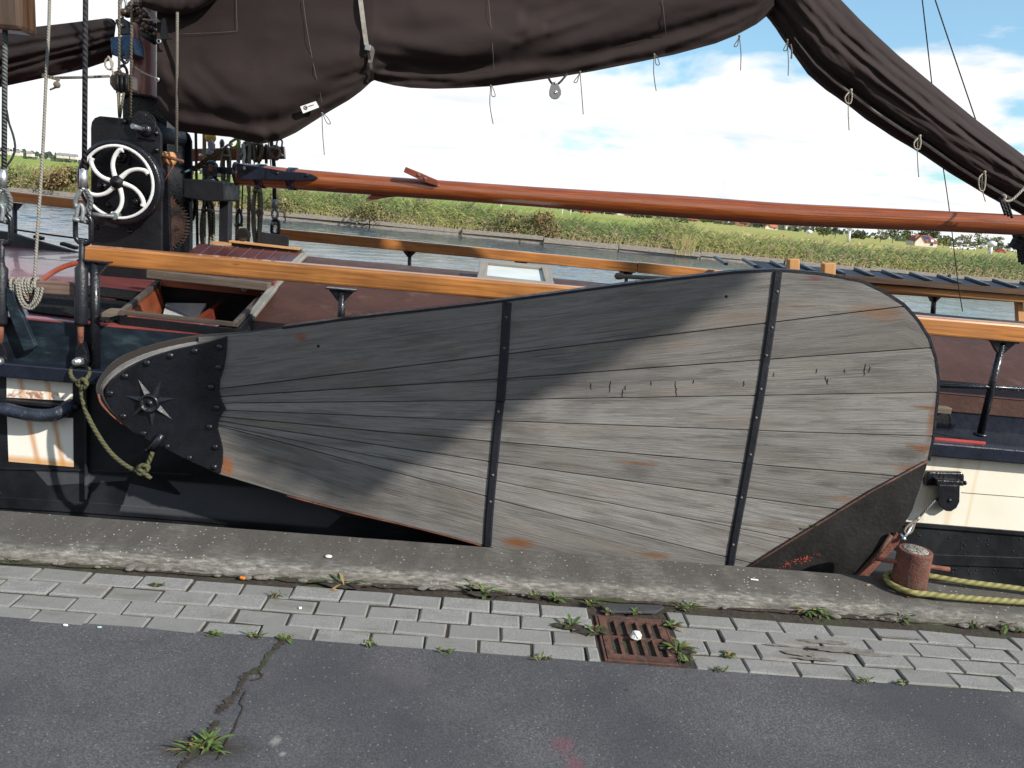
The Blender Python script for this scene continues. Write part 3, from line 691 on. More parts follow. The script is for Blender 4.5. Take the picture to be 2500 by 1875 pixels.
# far rail
YF = 7.2
a_ = P(676, 570, YF); c_ = P(1795, 677, YF); 
h2 = P(1100, 603, YF).z - P(1100, 628, YF).z
b = M(); m_ = P(1553, 653, YF); b.beam(a_, m_, .10, h2); b.beam(m_ + Vector((.004, 0, .004)), c_ + (c_ - m_), .10, h2 * 1.02); obj('far_rail', b, M_RAIL, boat, .008)
for px, py in ((1000, 612), (1272, 638), (1529, 664)):
    stanchion(px, py, px - 1, py + 75, YF, False, .017)
b = M(); b.beam(P(20, 478, YF), P(232, 503, YF), .09, .085); obj('far_rail', b, M_RAIL, boat, .008)
stanchion(36, 497, 36, 640, YF, False, .02)
b = M(); b.tube([P(2135, 704, YF - .08), P(2330, 716, YF - .08), P(2620, 735, YF - .08)], .045, 12); obj('far_pole_rail', b, [M_PINE], boat)
b = M(); b.beam(P(2050, 680, YF - .02), P(2620, 724, YF - .02), .05, .075); obj('grey_beam', b, paint('pale_grey_paint', (.42, .43, .40), .7, .2), boat, .004)
stanchion(2281, 722, 2277, 775, YF, False, .022)
b = M(); b.beam(P(2487, 735, YF), P(2490, 790, YF), .055, .055, (0, 1, 0)); obj('rail_post', b, M_PINE, boat, .004)

# cabin: roof with camber, coaming below
YA, YZ = 4.35, 7.15; RA = .31
def rz(Y): return .825 + RA * math.sin(math.pi * (Y - YA) / (YZ - YA))
def RF(px, py, up=0.0):                    # point on the cabin roof
    p = G(px, py, 1.0)
    for _ in range(14):
        q = G(px, py, rz(min(max(p.y, YA), 5.75)) + up); p = p.lerp(q, .6)
    return p
XL = P(545, 812, YA).x
hfr0, hbr0 = G(580, 792, .93), G(652, 716, .93)
def rooff(u, v):
    Y = YA + (YZ - YA) * v; xl = XL + (P(745, 618, 5.9).x - XL) * min(1, (Y - YA) / 1.55) if Y < 5.9 else P(745, 618, 5.9).x
    if Y > hfr0.y - .02: xl = hfr0.x + (hbr0.x - hfr0.x) * min(1.25, (Y - hfr0.y) / (hbr0.y - hfr0.y)) + .01
    x = xl + (7.5 - xl) * u
    return Vector((x, Y, rz(Y) + .006 * fbm(x * 1.3, Y * 2.2) * (0 < v < 1)))
b = M(); b.grid(rooff, 90, 30)
roof = obj('cabin_roof', b, M_ROOF, boat)
b = M(); b.box(((XL + 7.5) / 2 + .01, YA + .02, .775), (7.5 - XL - .02, .03, .10)); b.box((XL + .02, (YA + YZ) / 2, .75), (.03, YZ - YA - .05, .2)); obj('cabin_side', b, M_ROOF, boat)
b = M(); b.box(((-1.42 + 7.5) / 2, YA + .035, .69), (8.9, .04, .2)); obj('coaming', b, M_BLUE, boat)
b = M(); b.box((3.2, 4.16, .618), (9.2, .42, .012)); obj('side_deck', b, M_BLUE, boat)
# ventilation hole by the leeboard
b = M(); c_ = P(2288, 1030, YA + .012); b.lathe(c_, (0, -1, 0), [(.075, -.002), (.082, .004), (.082, .0), (.07, -.004)], 20); b.lathe(c_ + Vector((0, .003, 0)), (0, -1, 0), [(.07, 0), (.0, .001)], 20); obj('round_port', b, M_IRONDULL, boat)
b = M(); b.box(tuple(P(2290, 999, YA - .02)), (.13, .05, .035)); obj('wood_block', b, M_OLDWOOD, boat, .003)
M_BATTEN = mat('grey_batten_wood', wood_varn((.15, .14, .12), (.22, .21, .19), (.30, .29, .26), .8, 0))
# grey batten along the left end of the roof
b = M(); pts = [RF(608, 778, .03), RF(640, 738, .03), RF(670, 700, .03), RF(700, 662, .03), RF(742, 622, .03)]
for a, c in zip(pts, pts[1:]): b.beam(a, c + (c - a) * .02, .05, .022)
obj('roof_batten', b, M_BATTEN, boat, .004)
# skylight on the roof
YS = 5.05; sk = [P(1165, 694, YS), P(1350, 716, YS), P(1330, 662, YS + .55), P(1172, 640, YS + .55)]
fl, fr = sk[0], sk[1]; wd = (fr - fl); bl, br = Vector((fl.x + .02, YS + .52, 0)), Vector((fr.x - .02, YS + .52, 0))
zt0 = P(1170, 684, YS).z; zt1 = P(1172, 641, YS + .52).z
zb = .95
top = [Vector((fl.x, YS, zt0)), Vector((fr.x, YS, zt0 - .005)), Vector((fr.x - .01, YS + .52, zt1)), Vector((fl.x + .0, YS + .52, zt1))]
b = M()
i = b.add([Vector((p.x, p.y, zb)) for p in top] + [p - Vector((0, 0, .03)) for p in top])
for k in range(4): b.face((i + k, i + (k + 1) % 4, i + 4 + (k + 1) % 4, i + 4 + k))
sky_l = obj('skylight', b, M_IRONDULL, boat)
def lp(u, v): return top[0].lerp(top[1], u).lerp(top[3].lerp(top[2], u), v)
b = M(); up_ = Vector((0, -.12, 1)).normalized()
for (u0, v0, u1, v1) in ((-.01, .05, 1.01, .05), (-.01, .95, 1.01, .95)): b.beam(lp(u0, v0), lp(u1, v1), .065, .045, up_)
for u_ in (.05, .95): b.beam(lp(u_, .11), lp(u_, .89), .055, .043, up_)
obj('skylight_frame', b, M_BATTEN, sky_l, .004)
b = M(); b.beam(lp(-.01, -.0) + Vector((0, -.015, -.045)), lp(1.01, 0) + Vector((0, -.015, -.045)), .02, .06); obj('skylight_front', b, M_REDWOOD, sky_l, .003)
b = M(); b.add([lp(.08, .12), lp(.92, .12), lp(.92, .88), lp(.08, .88)]); b.face((0, 1, 2, 3)); obj('pane', b, M_GLASS, sky_l)
b = M()
b.beam(lp(.10, .12 + .0) + Vector((0, 0, .01)), lp(.10, .88) + Vector((0, 0, .01)), .012, .012); obj('glazing_bar', b, M_REDWOOD, sky_l); b = M(); b.beam(lp(.91, .12) + Vector((0, 0, .01)), lp(.91, .88) + Vector((0, 0, .01)), .012, .012)
obj('glazing_bar', b, M_REDWOOD, sky_l)

# companionway hatch
ZH = .93
def HT(px, py, up=0): return G(px, py, ZH + up)
hfl, hfr, hbl, hbr = HT(298, 762), HT(574, 792), HT(386, 690), HT(645, 716)
b = M()
b.beam(hfl, hfr, .028, .022)
hatch = obj('hatch', b, M_DARKOLD, boat, .003)
for a, c in ((hfl + (hfl - hbl) * .02, hbl), (hfr, hbr)):
    b = M(); b.beam(a, c, .026, .028); obj('hatch_side', b, M_DARKOLD, hatch, .003)
b = M(); dn = Vector((0, 0, -.12))
for a, c in ((hfl, hfr), (hfl, hbl), (hfr, hbr)):
    n_ = (c - a).cross(Vector((0, 0, 1))).normalized() * .03
    b.prism([a + Vector((0, 0, -.02)), c + Vector((0, 0, -.02)), c + dn, a + dn], n_ * (.8 if a == hfl and c == hfr else -.8 if c == hbl else .8))
obj('hatch_coaming', b, M_IRONDULL, hatch)
b = M(); b.prism([hbl + Vector((.02, .0, .065)), hbr + Vector((0, 0, .055)), hbr + Vector((0, 0, -.02)), hbl + Vector((.02, 0, -.02))], (0, .03, 0)); obj('hatch_board', b, M_ORWOOD, hatch)
b = M(); b.beam(G(363, 668, 1.02), G(658, 700, 1.02), .055, .05); obj('hatch_head', b, M_OLDWOOD, hatch, .004)
b = M(); b.lathe(hbl.lerp(hbr, .82) + Vector((0, -.0, .02)), (0, -1, 0), [(.022, 0), (.022, .012), (.012, .014), (.01, .008), (0, .008)], 16); obj('hatch_lock', b, M_STEEL, hatch)
# inside of the companionway
b = M(); dn = Vector((0, 0, -.7)); 
b.prism([hfl + dn, hfr + dn, hbr + dn, hbl + dn], (0, 0, -.02))
b.prism([hfr + Vector((.01, 0, -.06)), hbr + Vector((.01, 0, -.06)), hbr + Vector((.01, 0, -.7)), hfr + Vector((.01, 0, -.7))], (.02, 0, 0))
b.prism([hbl + Vector((0, .02, -.02)), hbr + Vector((0, .02, -.02)), hbr + Vector((0, .02, -.7)), hbl + Vector((0, .02, -.7))], (0, .02, 0))
obj('hatch_interior', b, M_BLACKVOID, hatch)
b = M(); b.prism([hfl + Vector((.02, 0, -.02)), hbl + Vector((.02, 0, -.02)), hbl + Vector((.05, 0, -.16)), hfl + Vector((.05, 0, -.16))], (-.02, 0, 0)); obj('hatch_lining', b, M_ORWOOD, hatch)
b = M(); b.prism([hfl + Vector((.06, .25, -.22)), hbl + Vector((.07, -.05, -.12)), hbl + Vector((.33, -.05, -.10)), hbl + Vector((.30, -.15, -.2)), hfl + Vector((.12, .1, -.30))], (0, 0, -.02)); obj('cabin_panel', b, M_CABINWHITE, hatch)
b = M(); b.beam(hfl + Vector((.15, .15, -.2)), hbl + Vector((.42, -.05, -.12)), .03, .07); obj('cabin_beam', b, M_REDWOOD, hatch)
# sliding slatted lid behind it
b = M(); 
q0, q1, q2, q3 = G(398, 664, 1.03), G(662, 694, 1.03), P(738, 618, 5.72), P(487, 594, 5.72)
b.prism([q0, q1, q2, q3], (0, 0, -.035)); lid = obj('slatted_lid', b, M_SLAT, boat, .004)
b = M()
for k in range(1, 8):
    t = k / 8; a, c = q0.lerp(q1, t), q3.lerp(q2, t); n_ = (q1 - q0).cross(q3 - q0).normalized() * .002
    b.beam(a + n_, c + n_, .004, .003)
obj('slat_gap', b, paint('pale_slat_seam', (.10, .07, .07), .6), lid)
b = M(); b.beam(q1 + Vector((.006, .02, -.02)), q2 + Vector((.006, 0, -.02)), .012, .06); obj('lid_end', b, M_REDWOOD, lid)
b = M(); b.prism([P(px, py, 5.78) for px, py in ((520, 594), (562, 590), (735, 608), (742, 622), (735, 627), (570, 602))], (0, .04, 0)); obj('lid_stop', b, M_DARKWOOD, lid, .004)
for a, c, w in ((P(562, 589, 5.77), P(732, 608, 5.77), .012), (P(520, 592, 5.76), P(566, 596, 5.76), .016)):
    b = M(); b.beam(a, c, .06, w); obj('frayed_board', b, M_PINE, lid)

# tabernacle and mast
YM = 5.80
b = M(); q = [P(px, py, YM - .16) for px, py in ((299, 330), (299, 236), (305, 231), (335, 231), (370, 236), (398, 245), (407, 250), (407, 330), (418, 690), (300, 690))]; b.prism(q, (0, .36, 0)); tab = obj('tabernacle', b, M_IRON, boat, .004)
b = M(); pp = [P(px, py, YM - .175) for px, py in ((298, 238), (306, 231), (335, 231), (370, 236), (408, 250))]; b.tube(pp, .010, 8); obj('tabernacle_rim', b, M_IRON, tab)
b = M()
prof = []
def mst(px, py): return P(px, py, YM)
mx = [(-340, 352, .078), (0, 352, .078), (90, 353, .076), (165, 353, .077), (180, 351, .083), (235, 349, .100), (260, 349, .10)]
rings = []; n = 20
for py, px, r_ in mx:
    c = mst(px, py); rings.append(b.add([c + Vector((math.cos(6.283 * a / n) * r_, math.sin(6.283 * a / n) * r_, 0)) for a in range(n)]))
for a, c in zip(rings, rings[1:]):
    for q in range(n): b.face((a + q, c + q, c + (q + 1) % n, a + (q + 1) % n), 0, None, True)
obj('mast', b, paint('brown_mast_paint', (.27, .11, .085), .35, .15, 5, .1, 0, None, .6, .3), boat)
# mast band with lug (worn blue)
b = M(); q = [P(px, py, 5.56) for px, py in ((268, 95), (272, 90), (313, 86), (320, 88), (328, 132), (310, 134), (285, 138), (271, 133))]; b.prism(q, (0, .16, 0)); band = obj('mast_band', b, M_BLUEBAND, boat, .008)
b = M(); q = [P(px, py, 5.60) for px, py in ((280, 48), (296, 42), (310, 50), (316, 84), (292, 86))]; b.prism(q, (0, .05, 0)); obj('lug', b, M_BLUE, band, .005)
b = M(); b.prism([P(px, py, 5.64) for px, py in ((314, 92), (329, 98), (329, 132), (322, 128))], (0, .1, 0)); obj('side_lug', b, M_BLUEBAND, band, .003)
b = M(); b.ball(P(298, 62, 5.59), .012, 10); obj('lug_bolt', b, M_STEEL, band)

# winch on the tabernacle
YW = 5.45
q = [P(px, py, YW) for px, py in ((222, 692), (221, 312), (223, 298), (230, 288), (243, 283), (345, 293), (372, 300), (386, 312), (393, 330), (395, 420), (395, 702))]
b = M(); b.prism(q, (0, .025, 0)); winch = obj('mast_winch', b, M_IRONDULL, boat, .006)
b = M(); sh = Vector((0, .52, 0)); q2 = [p + sh for p in q]; b.prism(q2, (0, .03, 0)); obj('back_plate', b, M_IRONDULL, winch, .006)
b = M(); cdr = P(395, 335, YW); cdr.x -= .17; 
b.tube([Vector((cdr.x + .06, YW + .03, cdr.z + .02)), Vector((cdr.x + .06, YW + .50, cdr.z + .02))], .085, 20)
obj('drum', b, M_IRONDULL, winch); b = M()
b.tube([Vector((-2.33, YW + .03, 1.62)), Vector((-2.33, YW + .5, 1.62))], .05, 16); obj('winch_axle', b, M_IRONDULL, winch); b = M(); b.tube([Vector((-2.33, YW + .03, 1.15)), Vector((-2.33, YW + .5, 1.15))], .03, 16); obj('winch_axle', b, M_IRONDULL, winch)
# gear with teeth
gc = Vector((-2.36, YW + .22, 1.29)); b = M(); nt = 56; pr = []
i0 = None
ga = b.add([gc + Vector((math.cos(6.283 * k / (nt * 4)) * (.215 if k % 4 in (0, 1) else .195), 0, math.sin(6.283 * k / (nt * 4)) * (.215 if k % 4 in (0, 1) else .195))) for k in range(nt * 4)])
gb = b.add([b.v[ga + k] + Vector((0, .05, 0)) for k in range(nt * 4)])
for k in range(nt * 4): b.face((ga + k, ga + (k + 1) % (nt * 4), gb + (k + 1) % (nt * 4), gb + k))
b.face([ga + k for k in range(nt * 4)]); b.face([gb + k for k in range(nt * 4)][::-1])
obj('gear', b, paint('dark_rusty_gear', (.055, .032, .024), .6, .6, 9, .4, 0, (.015, .014, .014), .5), winch)
# hand wheel: black rim, white ring and six curved spokes
wc = P(289, 445, YW - .13); wr = P(391, 445, YW - .13).x - wc.x
b = M(); ringpts = [wc + Vector((math.cos(6.283 * k / 48) * (wr - .018), .02, math.sin(6.283 * k / 48) * (wr - .018))) for k in range(48)]
b.tube(ringpts, .024, 12, closed=True); b.tube([p + Vector((0, .035, 0)) for p in ringpts], .022, 12, closed=True)
wheel = obj('hand_wheel', b, M_IRON, winch)
b = M(); rw = wr - .040; yv = Vector((0, -.012, 0))
b.tube([wc + yv + Vector((math.cos(6.283 * k / 48) * rw, 0, math.sin(6.283 * k / 48) * rw)) for k in range(48)], .010, 8, closed=True)
for k in range(6):
    base = R(60 * k - 2); pts = []
    for rr, da in ((.03, 118), (.07, 112), (.11, 108), (.145, 102.5), (.18, 96), (.215, 88), (rw, 81)):
        an = base + R(da); s_ = rr * rw / .245; pts.append(wc + yv + Vector((math.cos(an) * s_, 0, math.sin(an) * s_)))
    c = curve(pts, 4); m_ = len(c); b.tube(c, [.0165 - .0035 * math.sin(math.pi * q / m_) for q in range(m_)], 10)
obj('white_spokes', b, M_WHITE, winch)
b = M(); b.lathe(wc + Vector((0, -.035, 0)), (0, 1, 0), [(0, -.006), (.012, -.006), (.012, -.001), (.038, 0), (.042, .01), (.042, .03)], 24); b.tube([wc, wc + Vector((0, .2, 0))], .02, 12); obj('wheel_hub', b, M_IRONDULL, winch)
b = M(); b.tube([P(279, 528, YW - .16), P(250, 526, YW - .18), P(226, 523, YW - .20)], .013, 12); b.lathe(P(280, 527, YW - .15), (0, 1, 0), [(.024, -.01), (.024, .05)], 14); obj('crank_handle', b, M_DULLSTEEL, winch)
# bearings and bolts on the plate
def bearing(px, py, s):
    b = M(); c = P(px, py, YW); b.box(c + Vector((0, -.006, 0)), (s * 2.1, .016, s * 2.1), Matrix.Rotation(.04, 3, 'Y')); b.lathe(c, (0, -1, 0), [(s * .8, 0), (s * .8, .03), (s * .55, .045), (s * .4, .045), (s * .4, .075), (s * .25, .08), (0, .08)], 18); obj('bearing', b, M_IRON, winch, .003)
bearing(358, 318, .055); bearing(298, 384, .05); bearing(342, 492, .045); bearing(256, 455, .04)
b = M(); c = P(358, 318, YW); b.tube([c + Vector((0, -.05, 0)), c + Vector((-.02, -.16, .01))], .016, 12); obj('shaft_end', b, M_DULLSTEEL, winch)
for px, py in ((306, 297), (234, 554), (318, 565), (383, 366), (266, 500), (382, 325), (357, 282), (365, 640)):
    b = M(); b.lathe(P(px, py, YW), (0, -1, 0), [(.018, 0), (.018, .008), (.009, .010), (.009, .02), (0, .021)], 8); obj('bolt', b, M_IRON, winch)
# hinged housing above the plate
b = M(); b.tube([P(352, 300, YW - .02), P(352, 300, YW + .3)], .075, 20); obj('bearing_cap', b, M_IRON, winch)
# small wooden sheave in the gap with a wire
b = M(); c = P(417, 388, YW + .05); b.lathe(c + Vector((-.02, 0, 0)), (1, -.35, 0), [(.02, -.04), (.045, -.035), (.045, -.02), (.03, 0), (.045, .02), (.045, .035), (.02, .04)], 18); obj('wire_sheave', b, M_PINE, winch)
b = M(); b.tube([P(398, 381, YW), P(448, 394, YW)], .010, 8); b.tube([P(418, 398, YW + .02), P(423, 405, YW + .02), P(396, 450, YW + .02)], .006, 6); obj('sheave_pin', b, M_RUST, winch)

# mast collar with gooseneck
b = M()
q = [P(px, py, 5.62) for px, py in ((447, 436), (500, 438), (548, 446), (549, 490), (540, 492), (500, 492), (447, 482))]; b.prism(q, (0, .30, 0)); col_ = obj('collar', b, M_IRONDULL, boat, .008)
b = M(); b.lathe(P(515, 436, 5.72), (0, 0, 1), [(.055, -.02), (.055, .0), (.042, .005), (.042, .02)], 20); b.box(P(517, 418, 5.72), (.10, .08, .07)); b.ball(P(517, 408, 5.72), .046, 12); obj('gooseneck', b, M_IRON, col_, .004)
b = M(); b.lathe(P(513, 414, 5.68), (0, -1, 0), [(.018, -.01), (.018, .01), (0, .011)], 12); obj('gooseneck_pin', b, M_RUST, col_)
b = M(); b.beam(P(460, 492, 5.85), P(460, 640, 5.85), .06, .04); obj('collar_post', b, M_IRONDULL, col_)
b = M(); b.beam(P(552, 492, 5.85), P(550, 592, 5.85), .06, .10, (0, 1, 0)); obj('collar_post', b, M_IRONDULL, col_)
b = M(); b.beam(P(549, 466, 6.2), P(582, 478, 6.2), .05, .08); obj('wood_arm', b, M_OLDWOOD, col_)
# red hose on deck
b = M(); b.tube(curve([D(30, 745, .02), D(70, 722, .02), D(95, 690, .03), P(130, 664, 5.2), P(165, 648, 5.35), P(200, 640, 5.5), P(228, 637, 5.6)], 6), .017, 10); obj('hose', b, M_HOSE, boat)

# ================================================================== LEEBOARD
TOP = [(234, 948), (240, 927), (263, 895), (304, 866), (370, 843), (459, 825), (554, 817), (600, 814), (687, 803), (853, 780), (1034, 760), (1226, 737), (1400, 714), (1546, 695), (1795, 667), (1886, 662), (1933, 664), (2008, 671), (2103, 688), (2158, 714), (2206, 745), (2239, 782), (2266, 825), (2282, 874), (2289, 923), (2289.5, 950)]
BOT = [(234, 948), (240, 968), (269, 1009), (332, 1059), (396, 1094), (535, 1158), (700, 1208), (863, 1252), (971, 1277), (1080, 1304), (1181, 1332), (1400, 1386), (1600, 1425), (1800, 1446), (1980, 1440), (2085, 1402), (2145, 1358), (2185, 1312), (2209, 1277), (2228, 1244), (2250, 1182), (2266, 1125), (2277, 1068), (2285, 990), (2289.5, 950)]
SEAMS = [[(536, 949), (1216, 867), (1512, 831), (1871, 789), (2100, 761), (2201, 749), (2300, 738)],
         [(536, 969), (1213, 926), (1859, 879), (2266, 850), (2300, 848)],
         [(536, 986), (563, 984), (1207, 978), (1233, 976), (1844, 966), (2282, 958), (2300, 958)],
         [(536, 1001), (1203, 1028), (1226, 1028), (1828, 1050), (1946, 1055), (2274, 1065), (2300, 1066)],
         [(536, 1017), (1200, 1078), (1220, 1079), (1817, 1131), (1900, 1139), (2196, 1163), (2300, 1172)],
         [(536, 1029), (1194, 1127), (1217, 1130), (1794, 1211), (1950, 1232), (2300, 1275)],
         [(536, 1038), (1189, 1169), (1213, 1175), (1787, 1287), (1944, 1318), (2300, 1385)],
         [(536, 1041), (661, 1073), (1187, 1212), (1210, 1220), (1772, 1360), (1839, 1376), (2300, 1480)]]
lee = thing('leeboard', 'large fan-planked grey wooden leeboard with black iron tip hanging on the barge side', 'leeboard', tuple(P(330, 990, YB + .03)))
b = M(); TH = .055
xsamp = [485 + 10 * k for k in range(150)] + [1985 + 5 * k for k in range(40)] + [2185 + 2.5 * k for k in range(42)] + [2289.4]
xsamp = [x for x in xsamp if x <= 2289.5]
def bow(px, py): return YB + .00000001 * (px - 1250) ** 2
for k in range(9):
    hi = (lambda x: -9e9) if k == 0 else (lambda x, s=SEAMS[k - 1]: interp(s, x))
    lo = (lambda x: 9e9) if k == 8 else (lambda x, s=SEAMS[k]: interp(s, x))
    prev = None; oy = float(random.randrange(50)); ox = rnd(0, 50); proud = rnd(0, .0015)
    for x in xsamp:
        tp, bt = interp(TOP, x), interp(BOT, x)
        gap = (.5, .8, .42, .5, .42, .75, .36, .5, .42)[k]
        a = max(hi(x) + gap, tp) if hi(x) > tp else tp; c = min(lo(x) - gap, bt) if lo(x) < bt else bt
        if c - a < .6: prev = None; continue
        pts = [P(x, a, YB + .0035), P(x, a + min(1.3, (c - a) * .25), YB - proud), P(x, c - min(1.3, (c - a) * .25), YB - proud), P(x, c, YB + .0035), P(x, a, YB + .02), P(x, c, YB + .02)]
        i = b.add(pts); L = pts[0].x; H_ = [oy + (q.z) for q in pts]
        # grain follows the plank: v measured from the middle of the plank
        mid = (pts[0].z + pts[3].z) / 2
        V = [oy + (q.z - mid) for q in pts]
        if prev is not None:
            pi_, pL, pV = prev
            for u, w in ((0, 1), (1, 2), (2, 3), (4, 0), (3, 5)):
                b.face((pi_ + w, i + w, i + u, pi_ + u), 0, [(pL + ox, pV[w]), (L + ox, V[w]), (L + ox, V[u]), (pL + ox, pV[u])], False)
        prev = (i, L, V)
obj('plank_panel', b, M_GREY, lee)
# core of the board with its curved edges
b = M(); loop = curve([P(px, py, 0.0 + YB) for px, py in TOP], 3)[:-1] + curve([P(px, py, YB) for px, py in BOT], 3)[::-1][:-1]
b.prism([p + Vector((0, .012, 0)) for p in loop], (0, TH, 0)); obj('board_core', b, mat('dark_seam_wood', lambda N: {'Base Color': (.028, .022, .018), 'Roughness': .9}), lee)
# grey chamfered nose round the tip
nose = [(554, 817), (459, 825), (370, 843), (304, 866), (263, 895), (240, 927), (234, 948), (240, 968), (269, 1009), (332, 1059)]
inn = [(556, 830), (459, 845), (370, 869), (308, 898), (272, 925), (256, 944), (252, 955), (256, 972), (277, 1005), (334, 1056)]
b = M(); o_ = curve([P(*p, YB + .030) for p in nose], 4); i_ = curve([P(*p, YB - .002) for p in inn], 4); bk = [p + Vector((0, .04, 0)) for p in o_]
n = len(o_); A, B_, C_ = b.add(o_), b.add(i_), b.add(bk)
for k in range(n - 1):
    u0, u1 = k / n * 1.4, (k + 1) / n * 1.4
    b.face((A + k, A + k + 1, B_ + k + 1, B_ + k), 0, [(u0, 0), (u1, 0), (u1, .05), (u0, .05)], True); b.face((C_ + k, C_ + k + 1, A + k + 1, A + k), 0, [(u0, -.05), (u1, -.05), (u1, 0), (u0, 0)], True)
obj('nose', b, M_GREY, lee)
b = M(); b.tube(curve([P(*p, YB + .006) for p in ((240, 962), (247, 985), (272, 1012), (300, 1035))], 4), .006, 6); obj('rust_edge', b, M_RUST, lee)
# iron hinge plate with scalloped edge
pl = [(554, 820), (553, 838), (551, 870), (545, 900), (536, 928), (534, 955), (540, 978), (551, 999), (540, 1012), (532, 1028), (531, 1048), (538, 1072), (544, 1100), (543, 1130), (537, 1158), (470, 1130), (396, 1094), (332, 1059), (278, 1008), (262, 985), (256, 965), (258, 952), (266, 938), (282, 920), (310, 899), (340, 883), (372, 869), (420, 854), (470, 843), (510, 834)]
b = M(); lp_ = [P(*p, YB - .012) for p in pl]; b.prism(lp_, (0, .012, 0))
plate = obj('hinge_plate', b, M_IRON, lee, .004)
for px, py in ((537, 847), (534, 897), (516, 945), (530, 995), (512, 1042), (526, 1091), (524, 1140), (476, 857), (417, 868), (360, 886), (306, 918), (270, 960), (302, 1016), (351, 1058), (408, 1090), (463, 1118)):
    b = M(); c = P(px, py, YB - .012); b.lathe(c, (0, -1, 0), [(.016, 0), (.0155, .005), (.012, .010), (.006, .0128), (0, .0135)], 14); obj('rivet', b, M_IRON, plate)
sc = P(368, 983, YB - .012)
b = M()
for k in range(7):
    an = R(90 + 28 + k * 360 / 7); dr = Vector((math.cos(an), 0, math.sin(an))); sd = Vector((-dr.z, 0, dr.x))
    L = .122; i = b.add([sc + dr * .03 + sd * .022, sc + dr * L, sc + dr * .03 - sd * .022, sc + dr * .035 + Vector((0, -.020, 0)), sc + dr * .01])
    b.face((i, i + 3, i + 1)); b.face((i + 3, i + 2, i + 1)); b.face((i, i + 4, i + 3)); b.face((i + 4, i + 2, i + 3))
obj('star', b, M_STRAP, plate)
b = M(); b.lathe(sc, (0, -1, 0), [(.046, 0), (.046, .02), (.041, .026), (.036, .026), (.034, .016), (.012, .014), (.010, .020), (0, .021)], 28); obj('pivot_boss', b, M_IRON, plate)
b = M(); b.tube([P(396, 1060, YB - .03), P(383, 1080, YB - .04), P(366, 1102, YB - .03)], .017, 10); b.lathe(P(363, 1100, YB - .03), (-1, -.2, .2), [(.008, 0), (.008, .015), (0, .016)], 8); obj('eye_bolt', b, M_IRON, plate)
M_STRAPR = paint('worn_rivet', (.10, .10, .105), .5, .5, 60)
# iron straps across the planks
def strap(pts, w, name='strap'):
    b = M(); c = curve([P(px, py, YB - .004) for px, py in pts], 5)
    for k in range(len(c) - 1): pass
    w2 = w / 2
    A = b.add([q + Vector((-w2, -.000, 0)) for q in c]); B_ = b.add([q + Vector((-w2 * .6, -.008, 0)) for q in c]); C_ = b.add([q + Vector((w2 * .6, -.008, 0)) for q in c]); D_ = b.add([q + Vector((w2, 0, 0)) for q in c])
    E_ = b.add([q + Vector((-w2, .012, 0)) for q in c]); F_ = b.add([q + Vector((w2, .012, 0)) for q in c])
    for k in range(len(c) - 1):
        for u, v in ((A, B_), (B_, C_), (C_, D_), (E_, A), (D_, F_)): b.face((u + k, u + k + 1, v + k + 1, v + k))
    b.face((A, B_, C_, D_, F_, E_))
    return obj(name, b, M_STRAP, lee)
s1 = strap([(1238, 738), (1231, 860), (1222, 980)], .043); s2 = strap([(1221, 978), (1208, 1110), (1195, 1250), (1190, 1332)], .041)
s3 = strap([(1899, 664), (1887, 760), (1868, 890), (1854, 980), (1826, 1140), (1796, 1300), (1783, 1378), (1776, 1440)], .042)
for px, py in ((1236, 775), (1231, 850), (1217, 1005), (1203, 1160), (1197, 1225), (1898, 712), (1885, 800), (1871, 868), (1858, 950), (1846, 1020), (1832, 1110), (1810, 1215), (1790, 1330)):
    b = M(); b.lathe(P(px, py, YB - .012), (0, -1, 0), [(.007, 0), (.006, .003), (0, .0035)], 10); obj('rivet', b, M_STRAPR, s1 if px < 1500 else s3)
# iron band on the upper edge
b = M(); tp = [(x, interp(TOP, x)) for x in list(range(690, 2000, 30)) + list(range(2000, 2270, 12)) + [2266, 2275, 2282, 2287, 2289]]
extra = [(2289, 950), (2285, 990), (2277, 1068), (2266, 1125)]
pp = [P(px, py, YB) for px, py in tp + extra]
A = []
for k, q in enumerate(pp):
    t = (pp[min(k + 1, len(pp) - 1)] - pp[max(k - 1, 0)]).normalized(); nrm = Vector((-t.z, 0, t.x))
    th = .010
    A.append(b.add([q - nrm * .002 + Vector((0, -.003, 0)), q + nrm * th + Vector((0, -.003, 0)), q + nrm * th + Vector((0, TH + .016, 0)), q - nrm * .002 + Vector((0, TH + .016, 0))]))
for a, c in zip(A, A[1:]):
    for u in range(4): b.face((a + u, c + u, c + (u + 1) % 4, a + (u + 1) % 4))
b.face([A[0] + k for k in range(4)]); obj('edge_band', b, M_STRAP, lee)
b = M(); pp = curve([P(px, py, YB + .006) for px, py in ((700, 1210), (863, 1253), (971, 1278), (1080, 1305), (1181, 1333))], 4); b.tube(pp, .006, 6); obj('rust_edge', b, M_RUST, lee)
